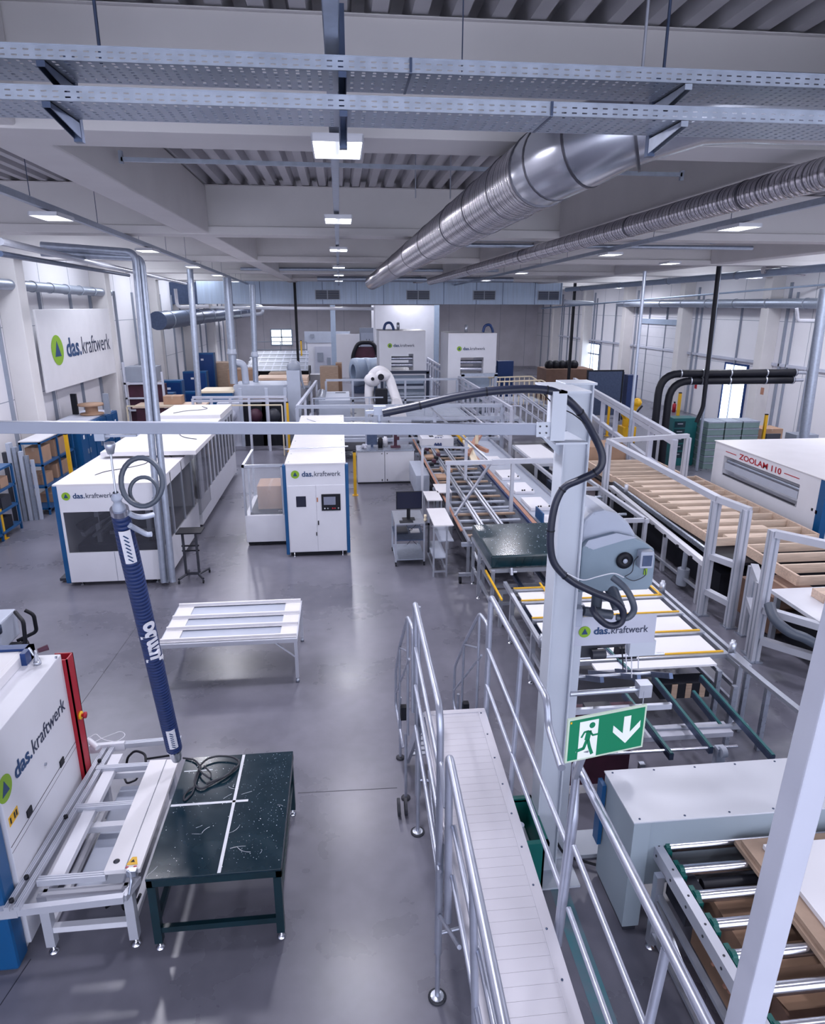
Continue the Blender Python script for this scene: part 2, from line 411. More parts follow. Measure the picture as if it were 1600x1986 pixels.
def lamp(twin):
    t = thing('ceiling_lamp', 'x', 'lamp', (0,0,0))
    mb = MB()
    mb.box((-0.17, -0.28, 0.025), (0.17, 0.28, 0.05))
    mb.box((-0.175,-0.285,0.0),(0.175,-0.272,0.04)); mb.box((-0.175,0.272,0.0),(0.175,0.285,0.04)); mb.box((-0.175,-0.285,0.0),(-0.163,0.285,0.04)); mb.box((0.163,-0.285,0.0),(0.175,0.285,0.04))
    mb.box((-0.025,-0.04,0.05),(0.025,0.04,0.08))
    mb.build('housing', 'white', t)
    if twin:
        for s in (-1, 1):
            mb = MB(); mb.box((s*0.033, -0.265, 0.008), (s*0.16, 0.265, 0.025)); mb.build('light_panel', 'lamp_face', t)
    else:
        mb = MB(); mb.box((-0.16, -0.265, 0.008), (0.16, 0.265, 0.025)); mb.build('light_panel', 'lamp_face', t)
    lamp_light((0, 0, -0.02), 0.3, 0.5, LAMP_WATTS, t)
    return t
L2 = lamp(True); L1 = lamp(False)
first = {True: L2, False: L1}; used = {True: False, False: False}
def put_lamp(x, y, z, twin, label, group):
    o = first[twin] if not used[twin] else dup(first[twin])
    used[twin] = True
    place(o, (x, y, z), None, label, group)
g = 'lamps of the middle light rail'
ords = ['nearest', 'second nearest', 'third', 'fourth', 'fifth', 'sixth', 'seventh', 'farthest']
for i, y in enumerate((5.25, 9.35, 14.1, 20.3, 25.3, 31)):
    put_lamp(0.02, y, 6.64, True, '%s lit twin-panel lamp under the middle light rail, counted from the near end' % ords[i], g)
for i, y in enumerate((9.65, 15.1, 20.9, 26.5, 33)):
    put_lamp(-3.28-1.92*(y-3)/41, y, 6.66, False, '%s lit panel lamp under the left light rail, counted from the near end' % ords[i], 'lamps of the left light rail')
for i, y in enumerate((9.75, 14.9, 23.3, 30)):
    put_lamp(5.5+1.25*(y-4)/40, y, 6.66, False, '%s lit panel lamp under the right light rail, counted from the near end' % ords[i], 'lamps of the right light rail')
for i, (x, y) in enumerate(((8.7, 18.0), (13.6, 32.9), (15.1, 24.5), (17.0, 41.5))):
    put_lamp(x, y, (6.68, 6.6, 6.6, 6.68)[i], False, ['lit panel lamp hung over the fenced conveyor right of the spiral duct', 'lit panel lamp left of the slim silver pole, farther back', 'lit panel lamp hung right of the tall black cable pole', 'lit panel lamp farthest back by the right wall'][i], 'lamps near the right wall')
# unseen lamps added around and behind the view to brighten the hall
for i, (x, y) in enumerate(((5.55, 3.6), (-8.2, 10.5), (10.5, 8.5), (13.5, 13.5), (-2, 41.8), (-4.75, -2), (0.03, -4), (7.5, -2), (14.5, 8), (14.5, 16), (17.2, 12), (17.2, 17), (17.2, 21.0), (-8.2, 14), (-8.2, 6), (-6, 47), (0, 47), (6, 54), (12, 47), (-6, 58), (1, 56), (13, 58), (5, 51.2), (5, 46), (-6, 52), (12, 52))):
    put_lamp(x, y, 6.9, False, 'unseen panel lamp added to brighten the hall', 'added lamps outside the picture')
# --- skylight strip beyond the third beam
mb = MB(); a = (-0.095, 21, 7.29); mb.box((a[0], 22.4, 7.80), (a[0]+1.35, 26.5, 7.83)); struct('window_1', mb, 'day_pane')

wi = 10  # unseen glowing roof panels added to brighten side walls and far end
for (x, y) in ((-7.6, 15.6), (-7.6, 23.2), (-7.6, 31), (-7.6, 38.4), (15.3, 15.6), (15.3, 23.2), (15.3, 31), (15.3, 38.4), (-5, 46), (7, 46), (15, 46), (-5, 54), (2, 54), (12, 54)):
    mb = MB(); mb.box((x-0.7, y, ZD-.05), (x+0.7, y+4.0, ZD-.02)); struct('window_%d' % wi, mb, 'fill_pane'); wi += 1
# --- perforated cable trays
def tray(z, label):
    A = V((-3.2, 3.50, z)); Bv = V((5.4, 3.50, z)); wd = 0.30; hh = 0.062
    t = thing('cable_tray', label, 'cable tray', (-3.2, 3.5, z), 'perforated cable trays under the roof')
    mb = MB()
    # front and rear side with slots: rows of bars around small holes
    x0, x1 = -3.2, 5.4; pit = 0.05; n = int((x1-x0)/pit)
    for (yy, s) in ((3.5, 1), (3.5+wd, 1)):
        for (za, zb) in ((0, 0.014), (0.020, 0.036), (0.042, hh)):
            mb.box((x0, yy, z+za), (x1, yy+0.0015, z+zb))
        for i in range(n):
            xx = x0+i*pit
            mb.box((xx, yy+0.0001, z+0.012), (xx+0.026, yy+0.0014, z+0.044))
        mb.box((x0, yy-0.004, z+hh-0.004), (x1, yy+0.006, z+hh))
    mb.build('side_flange', 'galv', t)
    mb = MB()
    # bottom: transverse slots every 50 mm, slot rows broken by strips
    for i in range(n):
        xx = x0+i*pit
        mb.box((xx, 3.5, z), (xx+0.034, 3.5+wd, z+0.0015))
    for k in range(9):
        yy = 3.5+k*wd/8.0
        mb.box((x0, yy-0.009, z+0.0001), (x1, yy+0.009, z+0.0014))
    mb.build('perforated_base', 'galv', t)
    for jx in (1.02,) if z < 6.5 else (0.35,):
        mb = MB(); mb.box((jx, 3.494, z-0.003), (jx+0.012, 3.5+wd+0.006, z+0.0)); mb.box((jx, 3.492, z-0.003), (jx+0.012, 3.4945, z+hh)); mb.build('joint_strip', 'steel_dark', t)
    return t
tray(6.618, 'upper of the two perforated galvanised cable trays crossing under the roof')
tray(6.462, 'lower of the two perforated galvanised cable trays crossing under the roof')
def hanger(x, z1, label, rods=True):
    t = thing('tray_bracket', label, 'bracket', (x, 3.85, 6.3), 'brackets carrying the cable trays')
    mb = MB(); mb.box((x-0.02, 3.83, 6.37), (x+0.02, 3.87, z1)); mb.build('stem', 'steel_dark', t)
    for z in (6.612, 6.456):
        mb = MB()
        mb.prism([(0,0),(0.36,0),(0.36,-0.025),(0,-0.075)], (x-0.018, 3.84, z), (0,-1,0), (0,0,1), (0.004,0,0))
        mb.prism([(0,0),(0.36,0),(0.36,-0.025),(0,-0.075)], (x+0.014, 3.84, z), (0,-1,0), (0,0,1), (0.004,0,0))
        mb.box((x-0.018, 3.48, z-0.004), (x+0.018, 3.84, z)); mb.box((x-0.018, 3.478, z-0.025), (x+0.018, 3.482, z))
        mb.build('arm', 'steel_dark' if x < 1 else 'galv', t)
    return t
hanger(-1.25, 6.75, 'left cable tray bracket below the thin dark hanging rod')
hanger(0.045, 7.0, 'middle cable tray bracket hanging beside the light rail')
hanger(1.68, 6.75, 'right cable tray bracket below the pair of bright rods')
for i, (x, m, lab) in enumerate(((-1.05, 'steel_dark', 'thin dark ceiling rod above the left tray bracket'), (1.52, 'alu', 'left one of the two bright rods above the right tray bracket'), (1.63, 'steel_dark', 'right one of the two rods above the right tray bracket'), (0.62, 'steel_dark', 'thin dark wire left of the big duct between roof and tray'))):
    mb = MB(); mb.rod((x, 3.66, 6.62), (x, 3.66, ZD), 0.008 if i < 3 else 0.003, 8); solo('hanging_rod', mb, m, lab, 'rod')
# looping wires on the upper tray near the rods
t_w = MB(); t_w.tube([(1.45, 3.6, 6.69), (1.5, 3.6, 6.70), (1.58, 3.6, 6.705), (1.66, 3.6, 6.70), (1.76, 3.6, 6.695), (1.9, 3.62, 6.69)], 0.004, 6, bend=0.03)
solo('cable', t_w, 'white', 'thin white cable lying along the upper cable tray by the bright rods', 'cable')
# --- big spiral duct
def spiral_duct(name, pts, r, label, rings, m='duct_metal', seg_step=0.055, amp=0.002, parent_thing=None):
    t = thing(name, label, 'duct', pts[0])
    A = V(pts[0]); B = V(pts[1]); d = B-A; n = int(d.length/seg_step)
    P = []; rad = []
    for i in range(n+1):
        for q, a in ((0, 0), (0.78, 0), (0.84, amp), (0.94, amp)):
            P.append(A+d*min(1, (i+q)/n)); rad.append(r+a)
    mb = MB(); mb.tube(P, r, 32, radii=rad); mb.build('spiral_pipe', m, t)
    for s in rings:
        c = A+d*s; dn = d.normalized()
        mb = MB(); mb.tube([c-dn*0.012, c+dn*0.012], r+0.008, 32); mb.build('joint_ring', 'duct_seam', t)
    return t
D0 = V((1.535, 5.36, 6.58)); D1 = V((1.30, 27.7, 6.49))
t = spiral_duct('spiral_duct', (D0, D1), 0.262, 'big shiny spiral ventilation duct running back under the roof, left of the thinner one', (0.0, 0.035, 0.085, 0.15, 0.25, 0.36, 0.5))
mb = MB(); el = [D0, D0+V((0.02,-0.20,0.01)), D0+V((0.14,-0.48,0.05)), D0+V((0.38,-0.70,0.12)), D0+V((0.8,-0.78,0.21)), D0+V((1.1,-0.78,0.23)), D0+V((5, -0.78, 0.23))]
mb.tube(smooth([D0]+el[1:5], 6)+[el[5], el[6]], 0.262, 28, radii=[0.262]*13+[0.262-0.062*min(1, k/11) for k in range(1, 15)]); mb.build('elbow', 'elbow_metal', t)
for k in (1, 2, 3):
    c = el[k]; dn = (el[k+1]-el[k-1]).normalized(); mb = MB(); mb.tube([c-dn*.008, c+dn*.008], 0.266, 28); mb.build('joint_ring', 'duct_seam', t)
mb = MB(); mb.tube([D1+V((0,0.001,0)), D1+V((0,0.6,0))], 0.21, 20); mb.build('end_piece', 'duct_metal', t)
mb = MB(); c = D1+V((0,.6,0)); mb.tube([c, c+V((0,.06,0))], 0.17, 20); mb.build('end_cap', 'darkgrey', t)
t = spiral_duct('spiral_duct', ((4.04, 1.6, 6.66), (3.5, 27.0, 6.52)), 0.125, 'thinner ribbed spiral duct running back under the roof on the right', (0.2, 0.3, 0.5, 0.7), seg_step=0.07, amp=0.004)
# --- cross strut under the deck
mb = MB(); a = (-2.207, 8, 7.055); b = (3.893, 8, 7.028); mb.bar(a, b, 0.04, 0.04); mb.box((a[0]-.02, a[1]-.02, a[2]-.04), (a[0]+.02, a[1]+.02, a[2]+.08)); mb.box((b[0]-.02, b[1]-.02, b[2]-.06), (b[0]+.02, b[1]+.02, b[2]+.04))
solo('strut_rail', mb, 'galv', 'thin galvanised strut spanning between the concrete beams behind the nearest lamp', 'rail')
mb = MB(); a = (2.439, 15, 6.974); b = (5.237, 15, 6.984); mb.rod(a, (b[0]+4, b[1], b[2]), 0.05, 12); mb.rod((a[0]+.3, a[1]+.2, a[2]-.12), (b[0]+4, b[1]+.2, b[2]-.12), 0.045, 12)
solo('cross_pipe', mb, 'galv', 'pair of grey pipes crossing the ceiling behind the big duct', 'pipe')
# ceiling cross pipes far back
for (yy, z, x0, x1, r, lab) in ((34, 6.85, -1.0, 8.5, 0.12, 'nearer grey cross pipe under the far ceiling'), (37, 6.95, -3.4, 9.5, 0.10, 'farther grey cross pipe under the far ceiling'), (28.5, 7.0, -3.8, 6.5, 0.06, 'thin cross pipe in front of the far ceiling pipes')):
    mb = MB(); mb.rod((x0, yy, z), (x1, yy, z), r, 14); solo('cross_pipe', mb, 'galv', lab, 'pipe')
for (x, y0, p, lab) in ((0.35, 8.3, 0, 'left thin hanging rod carrying the big duct'), (0.75, 8.3, 0, 'right thin hanging rod carrying the big duct')):
    mb = MB(); mb.rod((x+0.55, y0, 6.78), (x+0.55, y0, ZD), 0.008, 6); solo('hanging_rod', mb, 'alu', lab, 'rod')

# --- blue-grey box duct across the hall with grilles
t = thing('box_duct', 'wide blue-grey box duct hung across the hall with four louvred grilles', 'duct', (2, 40, 5.68))
mb = MB(); x0 = (-7.831, 40, 6.513)[0]; x1 = (12.967, 40, 6.599)[0]
mb.box((x0, 40, 5.72), (x1, 41.2, 6.92)); mb.build('duct_body', 'hall_duct', t)
x = x0
k = 0
while x < x1:
    mb = MB(); mb.box((x, 39.985, 5.72), (x+0.03, 40, 6.92)); x += 1.55 if k % 2 else 1.9; k += 1; mb.build('seam', 'steel_dark', t)
for (pa, pb) in ((613, 657), (775, 818), (896, 938), (1016, 1057)):
    a = (4.182, 40, 6.228); 
    xa = (pa-655)/1300*40*1.035; xb = (pb-655)/1300*40*1.035
    zc = 6.22
    mb = MB(); mb.box((xa, 39.97, zc-0.27), (xb, 39.995, zc+0.27)); fr = mb.build('grille_frame', 'lightgrey', t)
    mb = MB()
    xm = (xa+xb)/2
    for (u, v) in ((xa+0.05, xm-0.03), (xm+0.03, xb-0.05)):
        for j in range(7): mb.box((u, 39.955, zc-0.22+j*0.065), (v, 39.972, zc-0.22+j*0.065+0.045))
    mb.build('louvre', 'frame_dark', fr)
mb = MB(); mb.box((XL+.01, 41.5, 5.7), (x0, 42.4, 6.9)); solo('box_duct', mb, 'steel_dark', 'dark box duct continuing behind the left row of lamps to the left wall', 'duct')
for (px, lab, z0) in ((578, 'left black vertical post under the blue-grey box duct', 0), (1087, 'right black vertical post at the end of the blue-grey box duct', 0)):
    xx = (px-655)/1300*39.5*1.03
    mb = MB(); mb.box((xx-0.07, 39.4, 0), (xx+0.07, 39.55, 6.9)); solo('support_post', mb, 'black', lab, 'post')

# ================================================================== LEFT FOREGROUND
def levelling_foot(mb, x, y, z1, r=0.045, mi=0):
    mb.lathe([(0,0),(r,0),(r,0.008),(0.018,0.022),(0.010,0.03),(0.010,z1),(0,z1)], (x,y,0), n=12, mi=mi)
# --- machine at the left edge
t = thing('processing_machine', 'white machine with blue front and red rear strip, logo along its side', 'machine', (-3.6, 5.6, 0))
mb = MB(); mb.box((-4.6, 4.98, 0.10), (-2.93, 6.46, 2.20)); mb.box((-4.5, 5.0, 0.0), (-3.0, 6.4, 0.1)); mb.build('body', 'white', t, 0.008)
mb = MB(); mb.box((-4.6, 4.78, 0.02), (-2.96, 4.98, 2.22)); bl = mb.build('front_panel', 'blue', t, 0.03)
mb = MB(); mb.box((-4.6, 5.0, 2.2), (-3.22, 6.42, 2.30)); mb.box((-4.6, 4.98, 2.2), (-3.27, 6.36, 2.305)); mb.build('raised_cover', 'white_top', t, 0.006)
mb = MB(); mb.box((-4.6, 6.36, 2.2), (-3.17, 6.46, 2.33)); mb.box((-3.22, 6.25, 2.2), (-3.17, 6.46, 2.33)); mb.build('rear_flange', 'deepblue', t)
mb = MB()
mb.box((-2.93, 4.98, 1.155), (-2.928, 6.46, 1.162)); mb.box((-2.93, 4.98, 1.095), (-2.9285, 6.46, 1.099)); mb.build('door_gap', 'darkgrey', t)
mb = MB(); mb.box((-3.06, 6.46, 0.55), (-2.88, 6.475, 2.13)); mb.box((-2.895, 6.46, 0.55), (-2.88, 6.62, 2.13)); mb.box((-3.06, 6.605, 0.55), (-2.88, 6.62, 2.13)); mb.box((-3.06, 6.46, .55), (-2.88, 6.62, .565)); rs = mb.build('rear_strip', 'red', t)
yb = (-2.88, 6.44, 1.421)
mb = MB(); c = V((-2.88, 6.54, yb[2])); mb.lathe([(0,0),(0.045,0),(0.045,0.02),(0,0.02)], c, (1,0,0)); mb.build('button_base', 'yellow', rs)
mb = MB(); mb.lathe([(0.018,0.02),(0.018,0.04),(0.035,0.045),(0.035,0.065),(0,0.07)], c, (1,0,0)); mb.build('emergency_button', 'red', rs)
for p in ((-2.93, 6.082, 1.185), (-2.93, 5.347, 1.216)):
    mb = MB(); mb.box((-2.932, p[1]-0.045, p[2]-0.035), (-2.918, p[1]+0.045, p[2]+0.035)); mb.build('door_handle', 'black', t)
p = (-2.93, 5.104, 1.378); mb = MB(); mb.box((-2.932, p[1]-0.08, p[2]-0.045), (-2.926, p[1]+0.08, p[2]+0.045)); y_ = mb.build('warning_label', 'yellow', t)
for d in (-0.055, 0.015, 0.05):
    mb = MB(); mb.box((-2.927, p[1]+d-0.012, p[2]-0.03), (-2.9255, p[1]+d+0.012, p[2]+0.03)); mb.build('label_print', 'black', y_)
for p in ((-2.93, 5.765, 1.403), (-2.93, 6.329, 2.234)):
    mb = MB(); mb.rod((-2.93, p[1], p[2]), (-2.915, p[1], p[2]), 0.014); mb.build('bolt', 'steel', t)
logo(t, (-2.929, 4.94, 1.70), (0,1,0), (0,0,1), 1.40)
# compressed-air valve on top
mb = MB(); c = (-3.079, 6.272, 2.2); mb.lathe([(0,0),(0.035,0),(0.035,0.03),(0.028,0.032),(0.028,0.06),(0.02,0.065),(0.02,0.11),(0.012,0.115),(0.012,0.15),(0,0.15)], (c[0], c[1], 2.2)); mb.rod((c[0]-.02,c[1],2.30),(c[0]-.06,c[1]+.01,2.38),.012); mb.build('air_valve', 'alu', t)
mb = MB(); mb.rod((c[0]+.01,c[1]+.03,2.33),(c[0]+.09,c[1]+.08,2.34),.022, r2=.03); mb.build('valve_knob', 'maroon', t)

# --- aluminium outfeed frame
t = thing('outfeed_frame', 'white aluminium outfeed frame on four legs between the red-striped machine and dark green bench', 'frame', (-2.4, 5.8, 0))
zt = 0.76
def prof(a, b, w=0.045, m='alu_white', nm='rail', par=None):
    mb = MB(); mb.bar(a, b, w, w); d = (V(b)-V(a)).normalized(); s_ = d.cross(V((0,0,1))).normalized()
    for k in (-w*.2, w*.2): mb.bar(V(a)+s_*k+V((0,0,w/2)), V(b)+s_*k+V((0,0,w/2)), 0.006, 0.004, 1)
    return mb.build(nm, [m, 'grey'], par)
# base table
for nm, x, y in (('leg', -2.74, 4.96), ('leg', -2.02, 4.96), ('leg', -2.74, 6.55), ('leg', -2.02, 6.55)):
    mb = MB(); mb.box((x-0.04, y-0.04, 0.09), (x+0.04, y+0.04, 0.66)); lg = mb.build(nm, 'alu_white', t)
    mb = MB(); levelling_foot(mb, x, y, 0.1); mb.build('levelling_foot', 'chrome', lg)
mb = MB()
for (a, b) in (((-2.74,4.96,.64),(-2.02,4.96,.64)), ((-2.74,6.55,.64),(-2.02,6.55,.64)), ((-2.74,4.96,.64),(-2.74,6.55,.64)), ((-2.02,4.96,.64),(-2.02,6.55,.64)), ((-2.70,5.75,.64),(-2.02,5.75,.64))): mb.bar(a, b, 0.07, 0.07)
mb.build('table_frame', 'white', t)
for (a, b) in (((-2.74,4.96,.27),(-2.02,4.96,.27)), ((-2.74,4.96,.27),(-2.74,6.55,.27)), ((-2.02,4.96,.27),(-2.02,6.55,.27))):
    mb = MB(); mb.bar(a, b, 0.06, 0.06); mb.build('lower_rail', 'white', t)
mb = MB(); mb.box((-2.55, 5.0, 0.50), (-2.06, 6.5, 0.515)); mb.build('catch_tray', 'lightgrey', t)
# top profile frame
prof((-2.92,4.72,zt), (-2.80,6.95,zt), par=t, nm='guide_rail'); prof((-2.84,4.72,zt), (-2.72,6.95,zt), par=t, nm='guide_rail')
mb = MB(); mb.box((-2.70, 5.05, 0.70), (-2.58, 6.75, 0.76)); mb.build('side_cover', 'white', t)
for y in (5.0, 5.90, 6.50): prof((-2.78,y,zt), (-2.20,y,zt), 0.06, par=t, nm='cross_rail')
prof((-2.86,6.90,zt), (-1.98,6.95,zt), 0.06, par=t, nm='cross_rail')
mb = MB(); mb.bar((-2.98,6.88,zt), (-2.6,6.90,zt), 0.05, 0.10); mb.build('rail_bracket', 'white', t)
mb = MB(); mb.box((-2.21, 4.98, 0.79), (-2.03, 6.50, 0.835)); mb.box((-2.03, 4.98, 0.785), (-1.90, 6.50, 0.83)); 
pn = mb.build('cover_plate', 'white_top', t, 0.004)
mb = MB(); mb.box((-2.035, 4.99, 0.83), (-2.03, 6.49, 0.836)); mb.build('plate_gap', 'grey', pn)
mb = MB(); mb.prism([(-.05,0),(.05,0),(.02,.09),(-.02,.09)], (-1.985, 5.03, 0.83), (1,0,0), (0,1,0), (0,0,.003)); wl = mb.build('warning_label', 'yellow', pn)
mb = MB(); mb.prism([(-.018,.03),(.018,.03),(0,.06)], (-1.985, 5.03, 0.834), (1,0,0), (0,1,0), (0,0,.002)); mb.build('label_print', 'black', wl)
for xx in (-2.02, -1.95):
    mb = MB(); mb.prism([(-.014,0),(.014,0),(.014,.02),(-.014,.02)], (xx, 4.995, 0.831), (1,0,0), (0,1,0), (0,0,.003)); mb.build('warning_label', 'red', pn)
mb = MB(); mb.lathe([(0,0),(.028,0),(.028,.004),(.016,.006),(.016,.012),(0,.012)], (-2.13, 5.08, .835)); mb.build('cable_gland', 'darkgrey', pn)
# front arm rail sticking out left and right
mb = MB(); mb.bar((-3.35,4.74,0.70), (-2.85,4.76,0.70), 0.06, 0.09); mb.bar((-2.85,4.76,0.70), (-2.0,4.80,0.70), 0.055, 0.07); mb.bar((-2.0,4.80,0.70),(-1.93,5.0,0.70),0.05,0.06); mb.build('front_arm', 'alu_white', t)
for (x, y) in ((-2.82, 5.02), (-2.76, 5.75), (-2.72, 6.6), (-2.84, 4.78)):
    mb = MB(); mb.lathe([(0,0),(.02,0),(.02,.03),(.012,.035),(0,.035)], (x-.06, y, zt+.02)); mb.build('clamp_knob', 'black', t)
mb = MB(); mb.tube([(-1.99,4.93,.86),(-1.96,4.9,.86),(-1.94,4.86,.82),(-1.96,4.82,.72)], 0.012, bend=.02); mb.box((-2.0,4.92,.80),(-1.92,4.97,.86)); mb.build('hinge', 'steel', t)
# sensor with looping white wire at the rear
c = V((-2.937, 6.852, 0.86))
mb = MB(); mb.rod(c+V((-.05,.03,.02)), c+V((.09,-.08,-.02)), 0.032, 14); mb.rod(c+V((-.13,.01,-.03)), c+V((-.03,.02,0)), 0.008); s_ = solo('sensor', mb, 'white', 'small white cylindrical sensor at the rear left corner of the outfeed frame', 'sensor')
mb = MB(); mb.tube([c+V((-.03,.02,.05)), c+V((.03,.07,.07)), c+V((.12,0,.03)), c+V((.28,-.02,.0)), c+V((.36,.07,.02)), c+V((.28,.15,.03)), c+V((.10,.08,.0)), c+V((.02,0,.0))], 0.004, 6, bend=.05); solo('wire', mb, 'white', 'thin white wire looping out behind the cylindrical sensor', 'wire')
# air hoses below the frame
mb = MB(); h = [(-2.645, 6.94, 0.35), (-2.62, 6.956, 0.55), (-2.479, 6.855, 0.72), (-2.344, 6.776, 0.72), (-2.308, 6.653, 0.7)]; mb.tube(h, .014, 8, bend=.08); mb.tube([(-2.322, 6.709, 0.7), (-2.048, 6.692, 0.74)], .012, 8); mb.tube([(-2.687, 6.962, 0.3), (-2.61, 6.819, 0.3), (-2.512, 6.881, 0.3), (-2.507, 6.926, 0.35)], .012, 8, bend=.04)
solo('air_hose', mb, 'black', 'black air hose looping under the rear of the outfeed frame', 'hose')
mb = MB(); mb.tube([(-2.343, 5.2, 0.2), (-2.258, 5.296, 0.18), (-2.063, 5.2, 0.2), (-2.044, 5.144, 0.35), (-2.14, 5.077, 0.42), (-2.166, 5.154, 0.2), (-2.034, 5.088, 0.3), (-1.947, 5.021, 0.5)], .014, 8, bend=.06)
solo('air_hose', mb, 'black', 'black hose bundle hanging at the front right leg of the outfeed frame', 'hose')

# --- dark green scratched bench
t = thing('work_bench', 'dark green steel workbench with scratched top and white tape cross', 'bench', (-1.25, 5.7, 0))
B0, B1 = (-1.83, 4.86), (-0.66, 6.52)
mb = MB(); mb.box((B0[0], B0[1], 0.795), (B1[0], B1[1], 0.82)); top = mb.build('bench_top', 'bench_paint', t, 0.004)
mb = MB(); mb.box((B0[0], B0[1]+.01, 0.72), (B1[0], B0[1]+.05, 0.795)); mb.box((B0[0], B1[1]-.05, 0.72), (B1[0], B1[1], 0.795)); mb.box((B0[0], B0[1]+.01, 0.72), (B0[0]+.05, B1[1], 0.795)); mb.box((B1[0]-.05, B0[1]+.01, 0.72), (B1[0], B1[1], 0.795)); mb.build('apron', 'bench_dark', t)
for x in (B0[0]+.04, B1[0]-.04):
    for y in (B0[1]+.04, B1[1]-.04):
        mb = MB(); mb.box((x-.035, y-.035, .08), (x+.035, y+.035, .72)); lg = mb.build('leg', 'bench_dark', t)
        mb = MB(); levelling_foot(mb, x, y, .09, .04); mb.build('levelling_foot', 'chrome', lg)
for (a, b) in (((B0[0]+.04,B0[1]+.04,.22),(B1[0]-.04,B0[1]+.04,.22)), ((B0[0]+.04,B0[1]+.04,.3),(B0[0]+.04,B1[1]-.04,.3)), ((B1[0]-.04,B0[1]+.04,.42),(B1[0]-.04,B1[1]-.04,.42)), ((B0[0]+.04,B1[1]-.04,.3),(B1[0]-.04,B1[1]-.04,.3))):
    mb = MB(); mb.bar(a, b, .045, .06); mb.build('stretcher', 'bench_dark', t)
for (x0,y0,x1,y1) in ((-1.215,4.87,-1.185,6.51), (-1.82,5.755,-1.06,5.785), (-1.80,6.28,-1.5,6.295)):
    mb = MB(); mb.box((x0,y0,.820),(x1,y1,.8208)); mb.build('tape_strip', 'tape', top)
# scratches scored in the paint
rs_ = random.Random(3)
mb = MB()
for k in range(16):
    x = rs_.uniform(B0[0]+.05, B1[0]-.08); y = rs_.uniform(B0[1]+.05, B1[1]-.1); a = rs_.uniform(0, 6.28); L = rs_.uniform(.02, .16); c_ = rs_.uniform(-1.5, 1.5)
    P = []
    for j in range(5):
        P.append((x, y, .8204)); x = min(max(x+math.cos(a)*L/4, B0[0]+.01), B1[0]-.01); y = min(max(y+math.sin(a)*L/4, B0[1]+.01), B1[1]-.01); a += c_*.2
    for j in range(4): mb.bar(P[j], P[j+1], rs_.uniform(.0012,.003), .0006)
for k in range(260):
    x = rs_.gauss(-.85, .16); y = rs_.uniform(B0[1]+.1, B1[1]-.02)
    if B0[0]+.03 < x < B1[0]-.02: mb.rod((x,y,.8200),(x,y,.8208), rs_.choice((.001,.0015,.002,.003)), 6)
for k in range(160):
    x = rs_.uniform(B0[0]+.02, B1[0]-.02); y = rs_.uniform(B0[1]+.02, B1[1]-.02); mb.rod((x,y,.8200),(x,y,.8208), rs_.choice((.0012,.0015,.002,.004)), 6)
sc_ = mb.build('scratch', 'paper', top); sc_['kind'] = 'stuff'
# cable bundle on the bench
mb = MB()
mb.tube([(-1.858, 6.507, 0.83), (-1.725, 6.454, 0.84), (-1.625, 6.309, 0.85), (-1.634, 6.214, 0.84), (-1.636, 6.036, 0.84), (-1.635, 5.924, 0.83), (-1.697, 5.802, 0.83), (-1.721, 5.895, 0.83), (-1.676, 5.978, 0.84), (-1.621, 6.011, 0.84)], .010, 8, bend=.05)
mb.tube([(-1.639, 6.328, 0.85), (-1.59, 6.423, 0.86), (-1.487, 6.465, 0.86), (-1.316, 6.439, 0.86), (-1.204, 6.344, 0.85), (-1.274, 6.219, 0.84), (-1.422, 6.07, 0.84), (-1.567, 5.951, 0.84), (-1.647, 6.041, 0.85), (-1.652, 6.203, 0.85), (-1.621, 6.296, 0.86)], .011, 8, bend=.08)
mb.tube([(-1.64, 6.26, 0.87), (-1.586, 6.171, 0.87), (-1.487, 6.092, 0.86), (-1.491, 6.174, 0.86), (-1.586, 6.288, 0.87)], .009, 8, bend=.04)
mb.tube([(-1.519, 6.028, 0.85), (-1.322, 6.116, 0.86), (-1.261, 6.251, 0.86)], .012, 8, bend=.05)
solo('cable_bundle', mb, 'rubber', 'tangled black cable bundle lying on the dark green bench beside the lifter foot', 'cable')

# --- vacuum tube lifter hanging from the jib
t = thing('vacuum_lifter', 'dark blue ribbed vacuum lifting tube leaning between jib and outfeed frame', 'lifter', (-1.8, 5.6, 0.85))
TT = V((-1.695, 5.05, 4.122)); TB = V((-1.848, 6.2, 1.176)); 
mb = MB(); d = TB-TT; n = 78; P = []; rad = []
for i in range(n):
    P += [TT+d*(i/n), TT+d*((i+.72)/n), TT+d*((i+.86)/n)]; 
    k = i/n; base = 0.066+0.010*min(1, k*8)+0.004*k
    rad += [base, base, base-0.012]
P.append(TB); rad.append(.074); mb.tube(P, .06, 24, radii=rad); tb = mb.build('lifting_tube', 'navy', t)
dn = d.normalized()
mb = MB(); mb.rod(TT-dn*.02, TT+dn*.03, .068, 20); mb.rod(TB-dn*.02, TB, .080, 20); mb.build('clamp_band', 'chrome', t)
mb = MB(); mb.lathe([(.05,0),(.045,.05),(.03,.07),(.03,.10),(.04,.11),(.04,.13),(.025,.15),(.02,.17)], TT, -dn, 20); mb.build('swivel_head', 'lightgrey', t)
HK = V((-1.687, 5, 4.653))
mb = MB(); mb.rod(TT-dn*.15, HK, .008, 8); mb.lathe([(.0,-.09),(.022,-.085),(.04,-.02),(.036,0.0),(.0,.01)], HK, (0,0,1), 16); mb.build('suspension_rod', 'alu', t)
mb = MB(); mb.lathe([(.058,0),(.060,.13),(.045,.16),(.05,.19),(.0,.19)], TB, dn, 20); mb.build('gripper_adapter', 'alu', t)
